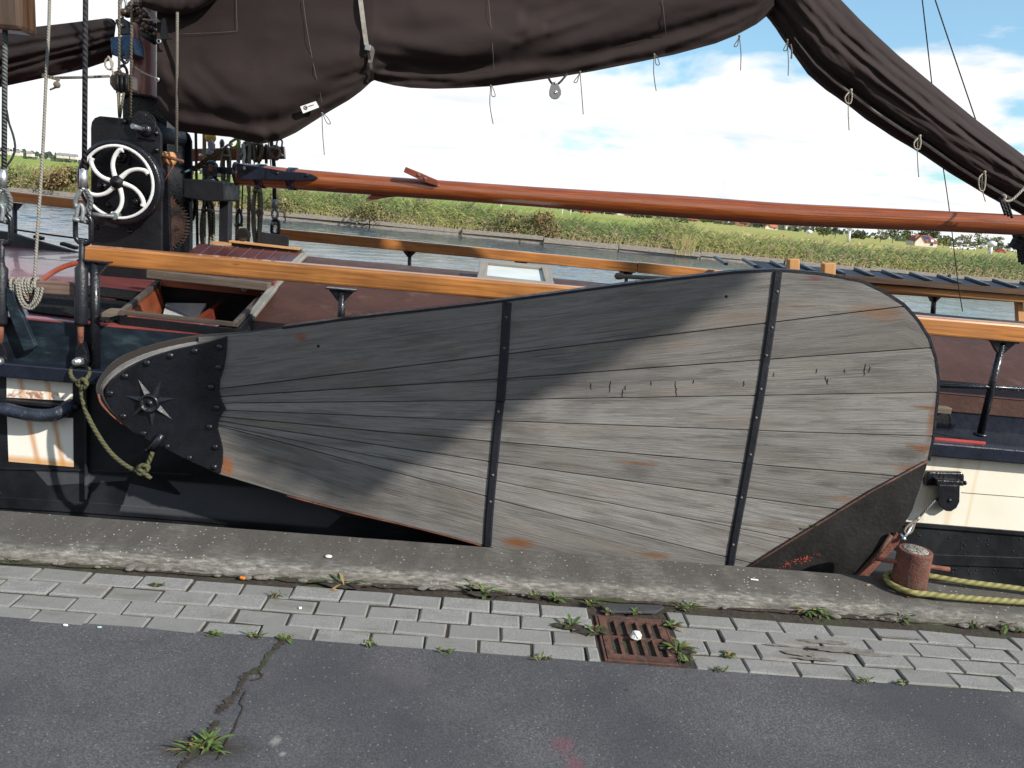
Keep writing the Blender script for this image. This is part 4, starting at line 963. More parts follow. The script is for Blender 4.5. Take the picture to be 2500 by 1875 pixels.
# iron shoe at the lower corner
shoe = [(1760, 1428), (1845, 1376), (1900, 1339), (2130, 1198), (2266, 1125), (2250, 1184), (2228, 1246), (2209, 1279), (2185, 1314), (2145, 1360), (2085, 1404), (1980, 1442), (1800, 1448)]
b = M(); b.prism([P(*p, YB - .014) for p in shoe], (0, .085, 0)); sh_ = obj('iron_shoe', b, paint('shoe_iron', (.013, .012, .012), .55, .5, 5, .3, 0, (.035, .03, .024), .6), lee, .004)
b = M(); b.tube([P(1758, 1430, YB - .015), P(1900, 1339, YB - .015), P(2130, 1198, YB - .015), P(2266, 1125, YB - .013)], .0055, 6); obj('rust_edge', b, M_RUST2, sh_)
random.seed(9)
b = M()
for k in range(60):
    t = rnd(0, 1); px, py = 1912 + 85 * t + rnd(-10, 10), 1382 - 26 * t + rnd(-7, 7)
    c = P(px, py, YB - .0155); w = rnd(.0015, .005); i = b.add([c + Vector((math.cos(a) * w * rnd(.6, 1.2), -.0004 * k / 60, math.sin(a) * w * rnd(.5, 1.1))) for a in (0, 1, 2, 3, 4, 5)]); b.face(range(i, i + 6))
obj('red_primer_chips', b, M_EDGE2, sh_, 0, kind='stuff')
b = M(); a_, c_ = P(2120, 1412, YB - .03), P(2198, 1306, YB - .06); b.prism([P(*p, YB - .04) for p in ((2080, 1420), (2140, 1366), (2190, 1300), (2200, 1310), (2195, 1328), (2150, 1375), (2110, 1420))], (0, .02, 0)); obj('hauling_lug', b, M_RUST, sh_, .004)
b = M(); b.tube([P(2090, 1410, YB - .02), P(2150, 1345, YB - .025), P(2176, 1306, YB - .03)], .012, 8); obj('lug_rib', b, M_RUST2, sh_)
for px, py in ((777, 845), (1773, 724)):
    b = M(); b.lathe(P(px, py, YB - .0008), (0, -1, 0), [(.014, 0), (.0, .0004)], 14); obj('plug_hole', b, M_BLACKVOID, lee)
# loose checks across the grain of two planks
random.seed(21)
for px, py, L, sl in ((1442, 943, 16, .0), (1491, 944, 28, -.1), (1528, 947, 12, -.25), (1522, 960, 22, -.2), (1589, 936, 11, .05), (1649, 950, 38, .06), (1692, 932, 9, .0), (1816, 937, 14, -.1), (1889, 915, 10, .0), (1994, 906, 11, -.15), (2062, 906, 10, 0), (2015, 927, 18, .2), (2020, 932, 14, -.1), (2112, 903, 30, -.08), (2124, 902, 16, -.2)):
    b = M(); n = 6; pr = None
    for k in range(n + 1):
        t = k / n; c = P(px + sl * L * t + rnd(-1.5, 1.5), py - L / 2 + L * t, YB - .0022); w = .0022 * (1 - abs(t - .5)) + .0006
        i = b.add([c - Vector((w, 0, 0)), c + Vector((w, 0, 0))])
        if pr is not None: b.face((pr, i, i + 1, pr + 1))
        pr = i
    obj('check', b, M_BLACKVOID, lee)
b = M()
for a in (0, 2.4, 4.4):
    c = P(1978, 1289, YB - .014); i = b.add([c, c + Vector((math.cos(a) * .012 - .006, -.012, .012 + .006 * math.sin(a))), c + Vector((math.cos(a) * .022, -.016, .026)), c + Vector((math.cos(a) * .012 + .008, -.012, .010))]); b.face((i, i + 1, i + 2, i + 3))
one('sprig', b, M_WEED, 'tiny green sprig growing out of the iron shoe edge of the leeboard', 'plant')

# ================================================================== BOOM
bm_ = thing('boom', 'long red varnished round boom above the cabin with black iron end fitting', 'boom', tuple(P(580, 425, 5.72)))
def BY(px): return 5.80 - .65 * (px - 580) / 1920
b = M(); ed = [(579, 398, 452), (640, 402, 458), (700, 409, 462), (900, 427, 476), (1100, 441, 490), (1300, 455, 505), (1500, 467, 521), (1700, 479, 536), (1900, 494, 550), (2100, 504, 559), (2300, 514, 566), (2500, 524, 576)]
bc, br_ = [], []
for px, t, l in ed:
    a, c = P(px, t, BY(px)), P(px, l, BY(px)); bc.append((a + c) / 2); br_.append((a.z - c.z) / 2 * .985)
dlt = bc[-1] - bc[-2]; bc += [bc[-1] + dlt, bc[-1] + dlt * 3, bc[-1] + dlt * 5]; br_ += [br_[-1], br_[-1] * .97, br_[-1] * .9]
c2 = curve(bc, 5); r2 = [interp([(k, r_) for k, r_ in enumerate(br_)], q / 5) for q in range(len(c2))]
b.tube(c2, r2, 28); spar = obj('spar', b, M_BOOM, bm_)
# iron end: tang, bands, fork
b = M(); yb = 5.80 - .085
b.prism([P(px, py, BY(px) - .094) for px, py in ((577, 398), (600, 403), (650, 410), (700, 419), (740, 421), (760, 425), (774, 432), (774, 436), (765, 439), (740, 441), (690, 440), (579, 438))], (0, .03, 0)); fit = obj('end_tang', b, M_BLUE, bm_, .004)
for px in (640, 716):
    b = M(); k = interp([(e[0], q) for q, e in enumerate(ed)], px); c = bc[0].lerp(bc[0], 0); i0 = int(k); c = bc[i0].lerp(bc[i0 + 1], k - i0); r_ = interp([(q, v) for q, v in enumerate(br_)], k)
    ax = (bc[i0 + 1] - bc[i0]).normalized(); b.lathe(c - ax * .028, ax, [(r_ - .005, 0), (r_ + .006, 0), (r_ + .006, .056), (r_ - .005, .056)], 28); obj('band', b, M_BLUE, bm_)
b = M(); b.beam(P(535, 415, 5.78), P(582, 419, 5.78), .03, .045); b.lathe(bc[0] + Vector((-.012, 0, 0)), (1, 0, .1), [(0, 0), (.082, 0), (.082, .018), (0, .018)], 24); obj('fork', b, M_BLUE, bm_, .003)
for px, py in ((604, 419), (677, 423), (749, 428)):
    b = M(); b.lathe(P(px, py, BY(px) - .094), (0, -1, 0), [(.012, 0), (.012, .004), (.008, .008), (0, .008)], 6); obj('bolt', b, M_IRON, fit)
b = M(); yk = BY(1030) - .10
b.prism([P(px, py, yk) for px, py in ((990, 407), (1030, 423), (1050, 432), (1072, 441), (1068, 455), (1040, 446), (1015, 434), (985, 420))], (0, .045, 0)); ck = obj('cleat', b, M_REDWOOD, bm_, .005)
for px, py in ((1022, 427), (1038, 436)):
    b = M(); b.lathe(P(px, py, yk), (0, -1, 0), [(.012, 0), (.012, .003), (.005, .004), (0, .004)], 12); obj('plug', b, M_OLDWOOD, ck)
b = M(); yk = BY(940)
b.prism([P(px, py, yk) for px, py in ((893, 485), (920, 467), (926, 472), (950, 474), (984, 475), (984, 480), (945, 482), (915, 487), (896, 490))], (0, .05, 0)); obj('cleat', b, M_REDWOOD, bm_, .004)

# ================================================================== SAILS
FOOT = [(383, 262), (408, 296), (435, 320), (500, 328), (560, 334), (600, 345), (640, 350), (680, 342), (720, 323), (750, 304), (800, 272), (850, 243), (880, 221), (905, 198), (912, 194), (920, 197), (960, 207), (1000, 213), (1060, 215.5), (1120, 214), (1200, 209), (1250, 202), (1300, 196), (1380, 184), (1450, 172), (1550, 152), (1650, 131), (1750, 104), (1800, 84), (1850, 57), (1876, 36), (1890, 24)]
YSA = 5.40
def seg_d(px, py, pts):                      # signed distance to the polyline and a weight that fades to its ends
    best = 9e9; fr = 0; Ls = [math.hypot(b_[0] - a_[0], b_[1] - a_[1]) for a_, b_ in zip(pts, pts[1:])]; tot = sum(Ls); acc = 0
    for ((x0, y0), (x1, y1)), L in zip(zip(pts, pts[1:]), Ls):
        dx, dy = x1 - x0, y1 - y0; t = max(0, min(1, ((px - x0) * dx + (py - y0) * dy) / (L * L)))
        qx, qy = px - x0 - t * dx, py - y0 - t * dy; d_ = math.hypot(qx, qy)
        if d_ < abs(best): best = d_ * (1 if qx * -dy + qy * dx > 0 else -1); fr = (acc + t * L) / tot
        acc += L
    k = min(1, fr / .12) * min(1, (1 - fr) / .45); return best, k * k * (3 - 2 * k)
CREASES = [  # polyline, depth, width
    ([(905, 180), (800, 215), (700, 245), (640, 262)], .035, 16), ([(900, 150), (840, 172), (740, 190), (680, 197)], .03, 15), ([(908, 120), (800, 95), (700, 90)], .018, 18),
    ([(905, 185), (960, 178), (1060, 190), (1180, 178), (1300, 150)], .05, 18), ([(905, 160), (980, 160), (1080, 176), (1200, 150), (1290, 120), (1380, 92)], .035, 17), ([(905, 120), (960, 120), (1020, 140), (1120, 165), (1250, 150)], .03, 13),
    ([(905, 72), (1000, 78), (1100, 66), (1200, 50), (1290, 35)], .03, 16), ([(1260, 48), (1330, 36), (1420, 10), (1500, -20)], .045, 17), ([(1200, 160), (1350, 100), (1450, 60), (1560, 25), (1650, -10)], .035, 18),
    ([(1250, 190), (1400, 145), (1530, 100), (1660, 55), (1760, 15), (1850, -20)], .05, 18), ([(1450, 160), (1600, 112), (1700, 75), (1790, 40), (1870, 0)], .04, 14), ([(1600, 140), (1720, 95), (1800, 60), (1868, 18)], .035, 10),
    ([(436, 130), (520, 215), (600, 260), (700, 262)], .025, 30), ([(400, 205), (440, 240), (500, 290)], .025, 14), ([(640, 345), (660, 310), (760, 270), (880, 215)], .05, 18), ([(600, 330), (560, 300), (500, 260)], .02, 16), ([(1000, -40), (1200, 10), (1400, -60)], .05, 30),
    ([(905, 188), (860, 212), (800, 238), (740, 256)], .022, 6), ([(904, 168), (850, 188), (770, 205)], .02, 6), ([(908, 190), (980, 196), (1080, 200), (1180, 194)], .02, 5), ([(908, 172), (960, 170), (1010, 176)], .02, 6), ([(908, 140), (980, 150), (1060, 168), (1140, 172)], .018, 7),
    ([(1870, 22), (1800, 62), (1700, 100), (1600, 130)], .022, 6), ([(1872, 8), (1790, 30), (1690, 60), (1560, 100), (1440, 130)], .02, 8), ([(1320, 70), (1400, 40), (1500, 8)], .03, 8), ([(1240, 100), (1330, 62), (1420, 30)], .02, 7), ([(1340, 170), (1480, 130), (1620, 85)], .02, 7), ([(470, 140), (560, 230), (640, 250)], .012, 9), ([(400, 150), (450, 230), (540, 300)], .012, 8)]
def sail_y(px, py, fy):
    y = YSA
    for pts, dep, w in CREASES:
        d_, fd = seg_d(px, py, pts)
        w *= 1.35
        if abs(d_) < 4 * w: y += .62 * fd * dep * (math.exp(-(d_ / w) ** 2) - .55 * math.exp(-((d_ - 1.6 * w) / w) ** 2) - .3 * math.exp(-((d_ + 1.9 * w) / w) ** 2))
    e = fy - py                                  # distance above the foot
    y += .07 * math.exp(-(e / 16) ** 2) + .030 * math.exp(-((e - 46) / 18) ** 2) * (.4 + .6 * min(1, abs(px - 905) / 120)) - .06 * math.exp(-((e - 110) / 70) ** 2)
    y += .10 * ((px - 640) / 300) ** 2 * (px < 640) * .3 + .012 * fbm(px * .004, py * .008)
    return y
NU, NV = 330, 78
def sailp(u, v, back=0.0):
    px = 383 + (1890 - 383) * u; fy = interp(FOOT, px)
    py = fy - (v ** 1.6) * (fy + 420)
    if px < 402: py = min(py, fy)
    p = P(px, py, sail_y(px, py, fy)); p.y += back
    return p
b = M(); b.grid(lambda u, v: sailp(u, v), NU, NV); b.grid(lambda u, v: sailp(u, v, .03), NU, 12, flip=True)
i = len(b.v)
b.grid(lambda u, v: sailp(u, 0, .03 * v), NU, 1)
sail = thing('mainsail', 'dark brown mainsail brailed up in folds above the boom', 'sail', tuple(P(640, 350, YSA)))
obj('sail_body', b, M_SAIL, sail)
def onsail(px, py, d_=.006):
    p = P(px, py, sail_y(px, py, interp(FOOT, px)) - d_ - .010); return p
for pts in (((740, 0), (748, 60), (758, 120), (770, 180), (783, 235), (788, 270)), ((1193, 0), (1198, 60), (1203, 120), (1206, 172)), ((1617, 0), (1622, 45), (1626, 85)), ((576, -30), (578, 40), (579, 75)), ((579, 76), (520, 80), (440, 83))):
    b = M(); b.tube(curve([onsail(px, py, .002) for px, py in pts], 6), .0013, 4); obj('seam', b, M_CORD, sail)
# bundle of gathered sail that falls from the gather to the right
LOW = [(1876, 30), (1893, 52), (1915, 82), (1950, 130), (1985, 176), (2030, 216), (2080, 252), (2130, 290), (2200, 336), (2260, 371), (2330, 420), (2400, 463), (2460, 496), (2500, 517), (2620, 580), (2760, 650)]
UPP = [(1884, -150), (1925, -122), (1960, -90), (2005, -48), (2050, -4), (2100, 48), (2140, 86), (2192, 134), (2250, 182), (2310, 232), (2382, 291), (2440, 335), (2475, 361), (2500, 380), (2620, 470), (2760, 560)]
def bund(t, w, off=0.0):
    k = t * (len(LOW) - 1); i0 = min(int(k), len(LOW) - 2); f_ = k - i0
    lx = LOW[i0][0] + (LOW[i0 + 1][0] - LOW[i0][0]) * f_; ly = LOW[i0][1] + (LOW[i0 + 1][1] - LOW[i0][1]) * f_
    ux = UPP[i0][0] + (UPP[i0 + 1][0] - UPP[i0][0]) * f_; uy = UPP[i0][1] + (UPP[i0 + 1][1] - UPP[i0][1]) * f_
    px, py = lx + (ux - lx) * w, ly + (uy - ly) * w
    Y = 5.50 - .10 * t
    g = min(1, t * 5)
    Y -= .16 * math.sin(math.pi * w) ** .8 * (.4 + .6 * g)
    for ph, am, wd in ((.16, .06, .035), (.36 + .10 * t, .030 * (1 - .5 * t), .06), (.50 + .06 * math.sin(t * 4), .045 * (1 - .6 * abs(t - .3)), .045), (.74 - .08 * t, .042, .045), (.88 - .02 * t, .035 * (.4 + .6 * t), .03)):
        ph = .5 + (ph - .5) * (.9 + .1 * t)
        Y += .72 * am * math.exp(-((w - ph - .03 * fbm(t * 4, ph * 9)) / (wd * (1.2 + .5 * fbm(t * 3, ph * 7)))) ** 2) * (.5 + .5 * g) * (.75 + .8 * fbm(t * 3.5, ph * 13))
    Y += .025 * fbm(t * 5, w * 3)
    return P(px, py, Y + off)
b = M(); b.grid(lambda u, v: bund(u, v), 160, 60); 
def bback(u, v):
    p = bund(u, v); p.y = 5.58 - .10 * u + .10 * math.sin(math.pi * v); return p
b.grid(bback, 60, 12, flip=True); b.grid(lambda u, v: bund(u, 0).lerp(bback(u, 0), v), 160, 1); b.grid(lambda u, v: bund(u, 1).lerp(bback(u, 1), v), 160, 1, flip=True)
obj('gathered_leech', b, M_SAIL, sail)
b = M()
def tape(u, v):
    t = .17 + .83 * u; return bund(t, .085 + .055 * v * (.4 + .6 * min(1, u * 2)), -.035)
b.grid(tape, 120, 2); obj('leech_tape', b, M_TABLING, sail)
b = M(); b.tube([bund(.0 + k / 120, .0) for k in range(121)], .012, 8); obj('bolt_rope', b, M_SAIL, sail)
# eyelets on the luff
for px, py in ((388, 101), (387, 150), (384, 194)):
    b = M(); c = P(px, py, YSA - .03); b.lathe(c, (0, -1, 0), [(.008, 0), (.009, .004), (.014, .004), (.015, 0)], 14); obj('eyelet', b, M_STEEL, sail)
# head roll at the mast
b = M()
def headroll(u, v):
    px = 345 + 190 * u; cy = 8 + 24 * math.sin(u * 2.6) - 30 * u; r_ = 26 * (.35 + .65 * math.sin(math.pi * min(1, .12 + u * .8)))
    a = 6.283 * v; return P(px, cy - 12 + math.cos(a) * r_ * 1.2, 5.36 + math.sin(a) * .09 + .02 * fbm(u * 6, v * 4))
b.grid(headroll, 30, 20); obj('head_roll', b, M_SAIL, sail)
b = M(); b.prism([P(px, py, 5.30) for px, py in ((395, 46), (402, 44), (409, 92), (420, 94), (396, 96), (391, 90))], (0, .02, 0)); obj('tie_tab', b, M_IRONDULL, sail)
# maker's patch with a small round emblem
pc = [onsail(*p, .01) for p in ((733, 260), (771, 247), (779, 262), (740, 277))]
yy = min(p.y for p in pc) - .004
pc = [P(*p, yy) for p in ((733, 260), (771, 247), (779, 262), (740, 277))]
b = M(); b.prism(pc, (0, .004, 0)); patch = obj('maker_patch', b, M_LABEL, sail)
b = M(); c = P(746, 263, yy - .001); b.lathe(c, (0, -1, 0), [(.013, 0), (.013, .0008), (0, .001)], 16); obj('emblem', b, M_INK, patch)
b = M(); b.tube([c + Vector((math.cos(a / 10 * 4.6 + .8) * .007, -.0015, math.sin(a / 10 * 4.6 + .8) * .007)) for a in range(11)], .0012, 5); obj('emblem_letter', b, M_LABEL, patch)
random.seed(31)
b = M(); px = 752.0
for k in range(7):
    h = rnd(2.0, 3.4); py = 261.5 - (px - 752) * .33
    b.prism([P(px, py, yy - .001), P(px + 1.5, py - .5, yy - .001), P(px + 1.5, py - .5 - h, yy - .001), P(px, py - h, yy - .001)], (0, .0008, 0)); px += 2.1
obj('lettering', b, M_INK, patch)

# staysail with its boom at the left
b = M(); UPL = [(-200, 95), (0, 75), (150, 58), (262, 44), (275, 46), (283, 54), (286, 60)]; LWL = [(-200, 255), (0, 213), (80, 196), (150, 181), (215, 166), (268, 148), (274, 140)]
def stay(u, v, off=0.0):
    px = -200 + 474 * u + 10 * u * v; up, lw = interp(UPL, px), interp(LWL, px); py = lw + (up - lw) * v
    Y = 5.72 - .10 * math.sin(math.pi * v) + .03 * math.exp(-((v - .30 - .25 * u) / .05) ** 2) + .04 * math.exp(-((v - .12 - .3 * u) / .045) ** 2) + .035 * math.exp(-((v - .62 - .1 * u) / .06) ** 2) + .025 * math.exp(-((v - .45 + .1 * u) / .05) ** 2) + .02 * fbm(u * 7, v * 3)
    return P(px, py, Y + off)
b.grid(lambda u, v: stay(u, v), 80, 36); b.grid(lambda u, v: stay(u, v * 1.0, .10), 20, 6, flip=True); b.grid(lambda u, v: stay(u, 0, .10 * v), 40, 1); b.grid(lambda u, v: stay(u, 1, .10 * v), 40, 1, flip=True); b.grid(lambda u, v: stay(1, u, .10 * v), 20, 1, flip=True)
one('staysail', b, M_SAIL, 'dark brown furled staysail stretched to the left of the mast', 'sail')

# brail strap with buckle
st = thing('brail_strap', 'grey webbing strap with buckle gathering the mainsail', 'strap', tuple(onsail(905, 150)))
b = M(); pts = [(872, -60), (880, 0), (887, 55), (895, 112)]; w = .017; pr = None
def webbing(pts, w):
    b = M(); c = curve([onsail(px, py, .012) for px, py in pts], 8); i = None
    for k, q in enumerate(c):
        j = b.add([q - Vector((w, 0, 0)), q + Vector((w, 0, 0)), q + Vector((w, .004, 0)), q + Vector((-w, .004, 0))])
        if i is not None:
            for u in range(4): b.face((i + u, j + u, j + (u + 1) % 4, i + (u + 1) % 4))
        i = j
    return b
M_WEB = paint('grey_webbing', (.24, .225, .20), .8, .25, 20)
obj('webbing', webbing(pts, .014), M_WEB, st); obj('webbing', webbing([(898, 125), (904, 150), (907, 172), (908, 194), (909, 197)], .009), paint('dark_webbing', (.07, .065, .06), .8), st)
obj('webbing_tail', webbing([(905, 112), (909, 124), (906, 140), (903, 153)], .013), M_WEB, st)
b = M(); b.box(onsail(898, 116, .018), (.035, .012, .035), Matrix.Rotation(.1, 3, 'Y')); obj('buckle', b, M_DULLSTEEL, st, .003)

# reef ties along the foot of the sail
TIES = [((786, 277), (788, 330), (792, 378), 16, 'reef tie with a small loop below the white maker patch'), ((1198, 210), (1196, 255), (1204, 303), 6, 'reef tie hanging from the sail foot left of the grey pulley'),
        ((1416, 176), (1420, 225), (1424, 279), -12, 'reef tie hanging just right of the grey pulley'), ((1597, 133), (1596, 178), (1602, 222), 8, 'reef tie hanging midway between the pulley and the gathered corner'),
        ((1805, 88), (1809, 130), (1808, 172), -10, 'reef tie closest to the gathered corner on the main part of the sail'), ((1922, 98), (1925, 150), (1924, 185), -6, 'pair of thin cords below the gathered corner of the sail'),
        ((2072, 228), (2071, 270), (2073, 318), 4, 'pale reef tie uppermost on the slanting sail bundle'), ((2240, 340), (2240, 385), (2243, 432), -6, 'pale reef tie in the middle of the slanting sail bundle'), ((2398, 428), (2398, 462), (2406, 492), 3, 'pale reef tie with long loop low on the slanting bundle')]
for k, (p0, p1, p2, lx, lab) in enumerate(TIES):
    Y = YSA - .02 if k < 6 else 5.25 - .03 * k
    if k >= 6: Y = min(bund(q / 60, .05).y for q in range(20, 56)) + .02 if False else (5.34, 5.32, 5.30)[k - 6]
    pale = k >= 6; mt = M_ROPEL if pale else M_CORD; r_ = .0038 if pale else .0030
    b = M(); c = [P(*p0, Y), P(p1[0], p1[1], Y - .01), P(*p2, Y)]; b.tube(curve(c, 6), r_, 6)
    if pale:
        top_ = (p0[0] + 6, p0[1] - 8)
        b.tube(curve([P(*top_, Y), P(p0[0] - 8, p0[1] + 8, Y - .02), P(p0[0] - 6, p0[1] + 22 + 12 * (k == 8), Y - .02), P(p0[0] + 4, p0[1] + 24 + 12 * (k == 8), Y - .02), P(p0[0] + 8, p0[1] + 8, Y - .02), P(*top_, Y - .01)], 6), .0048, 6)
        b.ball(P(*top_, Y - .01), .010, 8)
    else:
        b.tube(curve([P(p0[0] + 2, p0[1], Y), P(p0[0] + lx * .6 + 4, p0[1] + 10, Y), P(p0[0] + lx + 5, p0[1] + 24, Y), P(p0[0] + lx - 3, p0[1] + 24, Y), P(p0[0] + lx * .3, p0[1] + 8, Y), P(p0[0], p0[1] - 2, Y)], 6), r_, 6)
        b.ball(P(p0[0], p0[1], Y), .008, 8)
        if k == 5: b.tube(curve([P(1930, 108, Y), P(1933, 125, Y), P(1932, 143, Y)], 5), .006, 6)
    one('reef_tie', b, mt, lab, 'rope', 'reef ties along the sail foot')
# pulley hanging under the sail
pb = thing('pulley_block', 'grey plastic pulley block hanging from the foot of the mainsail', 'pulley', tuple(P(1355, 222, YSA - .02)))
b = M(); tear = [(1350, 200), (1358, 199), (1364, 207), (1370, 220), (1370, 230), (1364, 239), (1355, 242), (1346, 239), (1341, 231), (1341, 221), (1345, 208)]
b.prism([P(*p, YSA - .05) for p in tear], (0, .012, 0)); b.prism([P(p[0], p[1] + .5, YSA - .005) for p in tear], (0, .012, 0)); obj('cheek', b, paint('grey_plastic', (.16, .16, .165), .45, .1), pb, .003)
b = M(); b.lathe(P(1355.5, 226, YSA - .036), (0, 1, 0), [(.0, 0), (.038, 0), (.030, .013), (.038, .026), (0, .026)], 20); obj('sheave', b, M_IRONDULL, pb)
b = M(); b.lathe(P(1357, 225, YSA - .05), (0, -1, 0), [(.010, 0), (.010, .003), (.005, .004), (.004, .001), (0, .001)], 14); b.lathe(P(1356, 203, YSA - .05), (0, -1, 0), [(.007, 0), (.007, .003), (0, .004)], 12); obj('axle_pin', b, M_STEEL, pb)
b = M(); b.tube(curve([P(1339, 190, YSA), P(1346, 202, YSA - .03), P(1352, 206, YSA - .03), P(1360, 206, YSA - .03), P(1370, 198, YSA - .03), P(1384, 181, YSA)], 5), .007, 8); obj('becket', b, M_WIREDARK, pb)

# ================================================================== RIGGING
def ropeone(name, pts, r_, m, lab, cat='rope', group=None, n=8, sm=5):
    b = M(); b.tube(curve(pts, sm) if sm else pts, r_, n); return one(name, b, m, lab, cat, group)
def linkmesh(c, ax_long, ax_wide, L, w, r_):
    b = M(); a, s = Vector(ax_long), Vector(ax_wide); pts = []
    for k in range(20):
        t = 6.283 * k / 20; e = a * (math.cos(t) * .5 * w + (L - w) * .5 * (1 if math.cos(t) > 0 else -1)) + s * (math.sin(t) * .5 * w); pts.append(Vector(c) + e)
    return b.tube(pts, r_, 8, closed=True)
# near shroud with ferrule, thimble, shackle, turnbuckle and chain plate
YS_ = 3.915
def shroud(x0, xt, dx, lab, cut=False):
    X = lambda px: px + dx
    t = thing('shroud', lab, 'rigging', tuple(P(X(195), 880, YS_)), 'wire shrouds set up to the hull side')
    b = M(); b.tube([P(X(212), -420, YS_), P(X(209), 0, YS_), P(X(206), 412, YS_)], .0115, 10); obj('wire', b, M_WIREDARK if not cut else M_WIRE, t)
    b = M(); b.tube([P(X(204), 414, YS_), P(X(203), 458, YS_)], .018, 14); obj('ferrule', b, M_STEEL, t)
    b = M(); b.tube(curve([P(X(200), 462, YS_), P(X(188), 482, YS_), P(X(184), 498, YS_), P(X(192), 514, YS_), P(X(204), 516, YS_), P(X(216), 506, YS_), P(X(218), 488, YS_), P(X(207), 462, YS_)], 5), .011, 8); obj('thimble', b, M_DULLSTEEL, t)
    b = M(); b.tube(curve([P(X(209), 462, YS_ - .01), P(X(222), 486, YS_ - .01), P(X(220), 508, YS_ - .01), P(X(206), 520, YS_ - .01)], 5), .010, 8); obj('splice', b, M_WIRE, t)
    b = M(); b.tube(curve([P(X(186), 534, YS_ - .02), P(X(190), 512, YS_ - .02), P(X(197), 500, YS_ - .02), P(X(203), 512, YS_ - .02), P(X(200), 540, YS_ - .02)], 5), .010, 8); b.tube([P(X(177), 534, YS_ - .03), P(X(190), 537, YS_ - .02), P(X(218), 544, YS_ + .02)], .011, 8); obj('shackle', b, M_DULLSTEEL, t)
    b = linkmesh(P(X(203), 558, YS_), (0, 0, 1), (1, 0, 0), .145, .075, .012); obj('chain_link', b, M_IRON, t)
    b = M(); c = [P(X(201), 585, YS_), P(X(199), 634, YS_), P(X(199), 648, YS_), P(X(199), 655, YS_), P(X(198), 785, YS_), P(X(198), 792, YS_)]
    b.tube(c, [.014, .014, .018, .030, .030, .027], 16); obj('turnbuckle', b, M_STRAP, t)
    b = M(); b.tube([P(X(197), 790, YS_), P(X(196), 842, YS_)], .015, 10); obj('threaded_rod', b, M_RUST, t)
    b = M(); q = [P(X(px), py, YS_ - .02) for px, py in ((190, 838), (200, 838), (212, 862), (214, 884), (208, 898), (190, 896), (183, 880), (184, 852))]; b.prism(q, (0, .05, 0)); obj('chain_plate', b, M_IRON, t, .004)
    b = M(); cc = P(X(186), 884, YS_ - .05); b.lathe(cc, (-.35, -1, 0), [(.022, -.03), (.022, 0), (.016, .002), (.016, .014), (.010, .015), (0, .013)], 6); obj('bolt', b, M_STEEL, t)
    return t
shroud(0, 0, 0, 'dark wire shroud with silver ferrule and black turnbuckle at the end of the orange rail')
shroud(0, 0, -196, 'grey wire shroud with turnbuckle at the very left edge of the photo', True)
ropeone('wire_loop', [P(16, 268, YS_), P(22, 300, YS_), P(32, 330, YS_), P(37, 360, YS_), P(30, 385, YS_), P(14, 408, YS_)], .005, M_WIREDARK, 'dark wire end bowed beside the leftmost shroud', 'wire')
b = M(); b.box(tuple(P(14, -10, YS_)), (.20, .14, .30)); one('wooden_block', b, M_DARKWOOD, 'dark brown wooden block at the top left corner', 'block', None, .02)
# belaying rail lashed between the two near shrouds with a coil round it
b = M(); b.beam(P(-60, 692, 3.94), P(198, 706, 3.94), .035, .062); br2 = obj('belaying_rail', b, M_BELAY, None, .005, label='weathered wooden belaying rail lashed between the two near shrouds', category='rail')
b = M(); b.lathe(P(190, 711, 3.92), (0, -1, 0), [(.010, 0), (.010, .004), (.004, .006), (0, .004)], 12); obj('bolt', b, M_STEEL, br2)
b = M(); random.seed(4)
for k in range(9):
    px = 36 + k * 7.2; c = P(px, 699, 3.94); lo = .045 + (.022 if k < 5 else 0) * rnd(.6, 1.3); tl = rnd(-.012, .012)
    b.tube([c + Vector((tl * math.sin(a / 14 * 6.283) + rnd(-.001, .001), math.cos(a / 14 * 6.283) * .032, math.sin(a / 14 * 6.283) * (.04 if math.sin(a / 14 * 6.283) > 0 else lo))) for a in range(14)], .0075, 7, closed=True)
for px, dxx, dzz in ((40, 50, .11), (46, 48, .10), (44, 60, .115)):
    a, c = P(px, 690, 3.90), P(px + dxx, 702, 3.90); m_ = (a + c) / 2 + Vector((0, -.01, -dzz)); b.tube(curve([a, a.lerp(m_, .5) + Vector((-.01, 0, -.02)), m_, c.lerp(m_, .5) + Vector((.012, 0, -.01)), c], 6), .007, 7)
one('rope_coil', b, M_ROPEG, 'grey line wound in turns round the wooden belaying rail', 'rope')
ropeone('halyard', [P(124, -420, 4.3), P(121, 0, 4.2), P(113, 180, 4.1), P(104, 380, 4.05), P(92, 560, 3.98), P(84, 690, 3.94)], .0075, M_ROPEG, 'pale grey line running up from the coil on the belaying rail', n=8)
b = M(); b.tube([P(132, 190, 5.3), P(200, 189, 5.35), P(268, 186, 5.4)], .008, 8); b.beam(P(106, 184, 5.28), P(143, 194, 5.28), .03, .02); b.tube(curve([P(137, 190, 5.27), P(142, 205, 5.27), P(138, 212, 5.27), P(122, 219, 5.27)], 5), .006, 6); b.ball(P(139, 207, 5.27), .022, 8)
one('sheet_line', b, M_ROPE, 'short horizontal line with toggle between the thin halyard and the wooden block', 'rope')
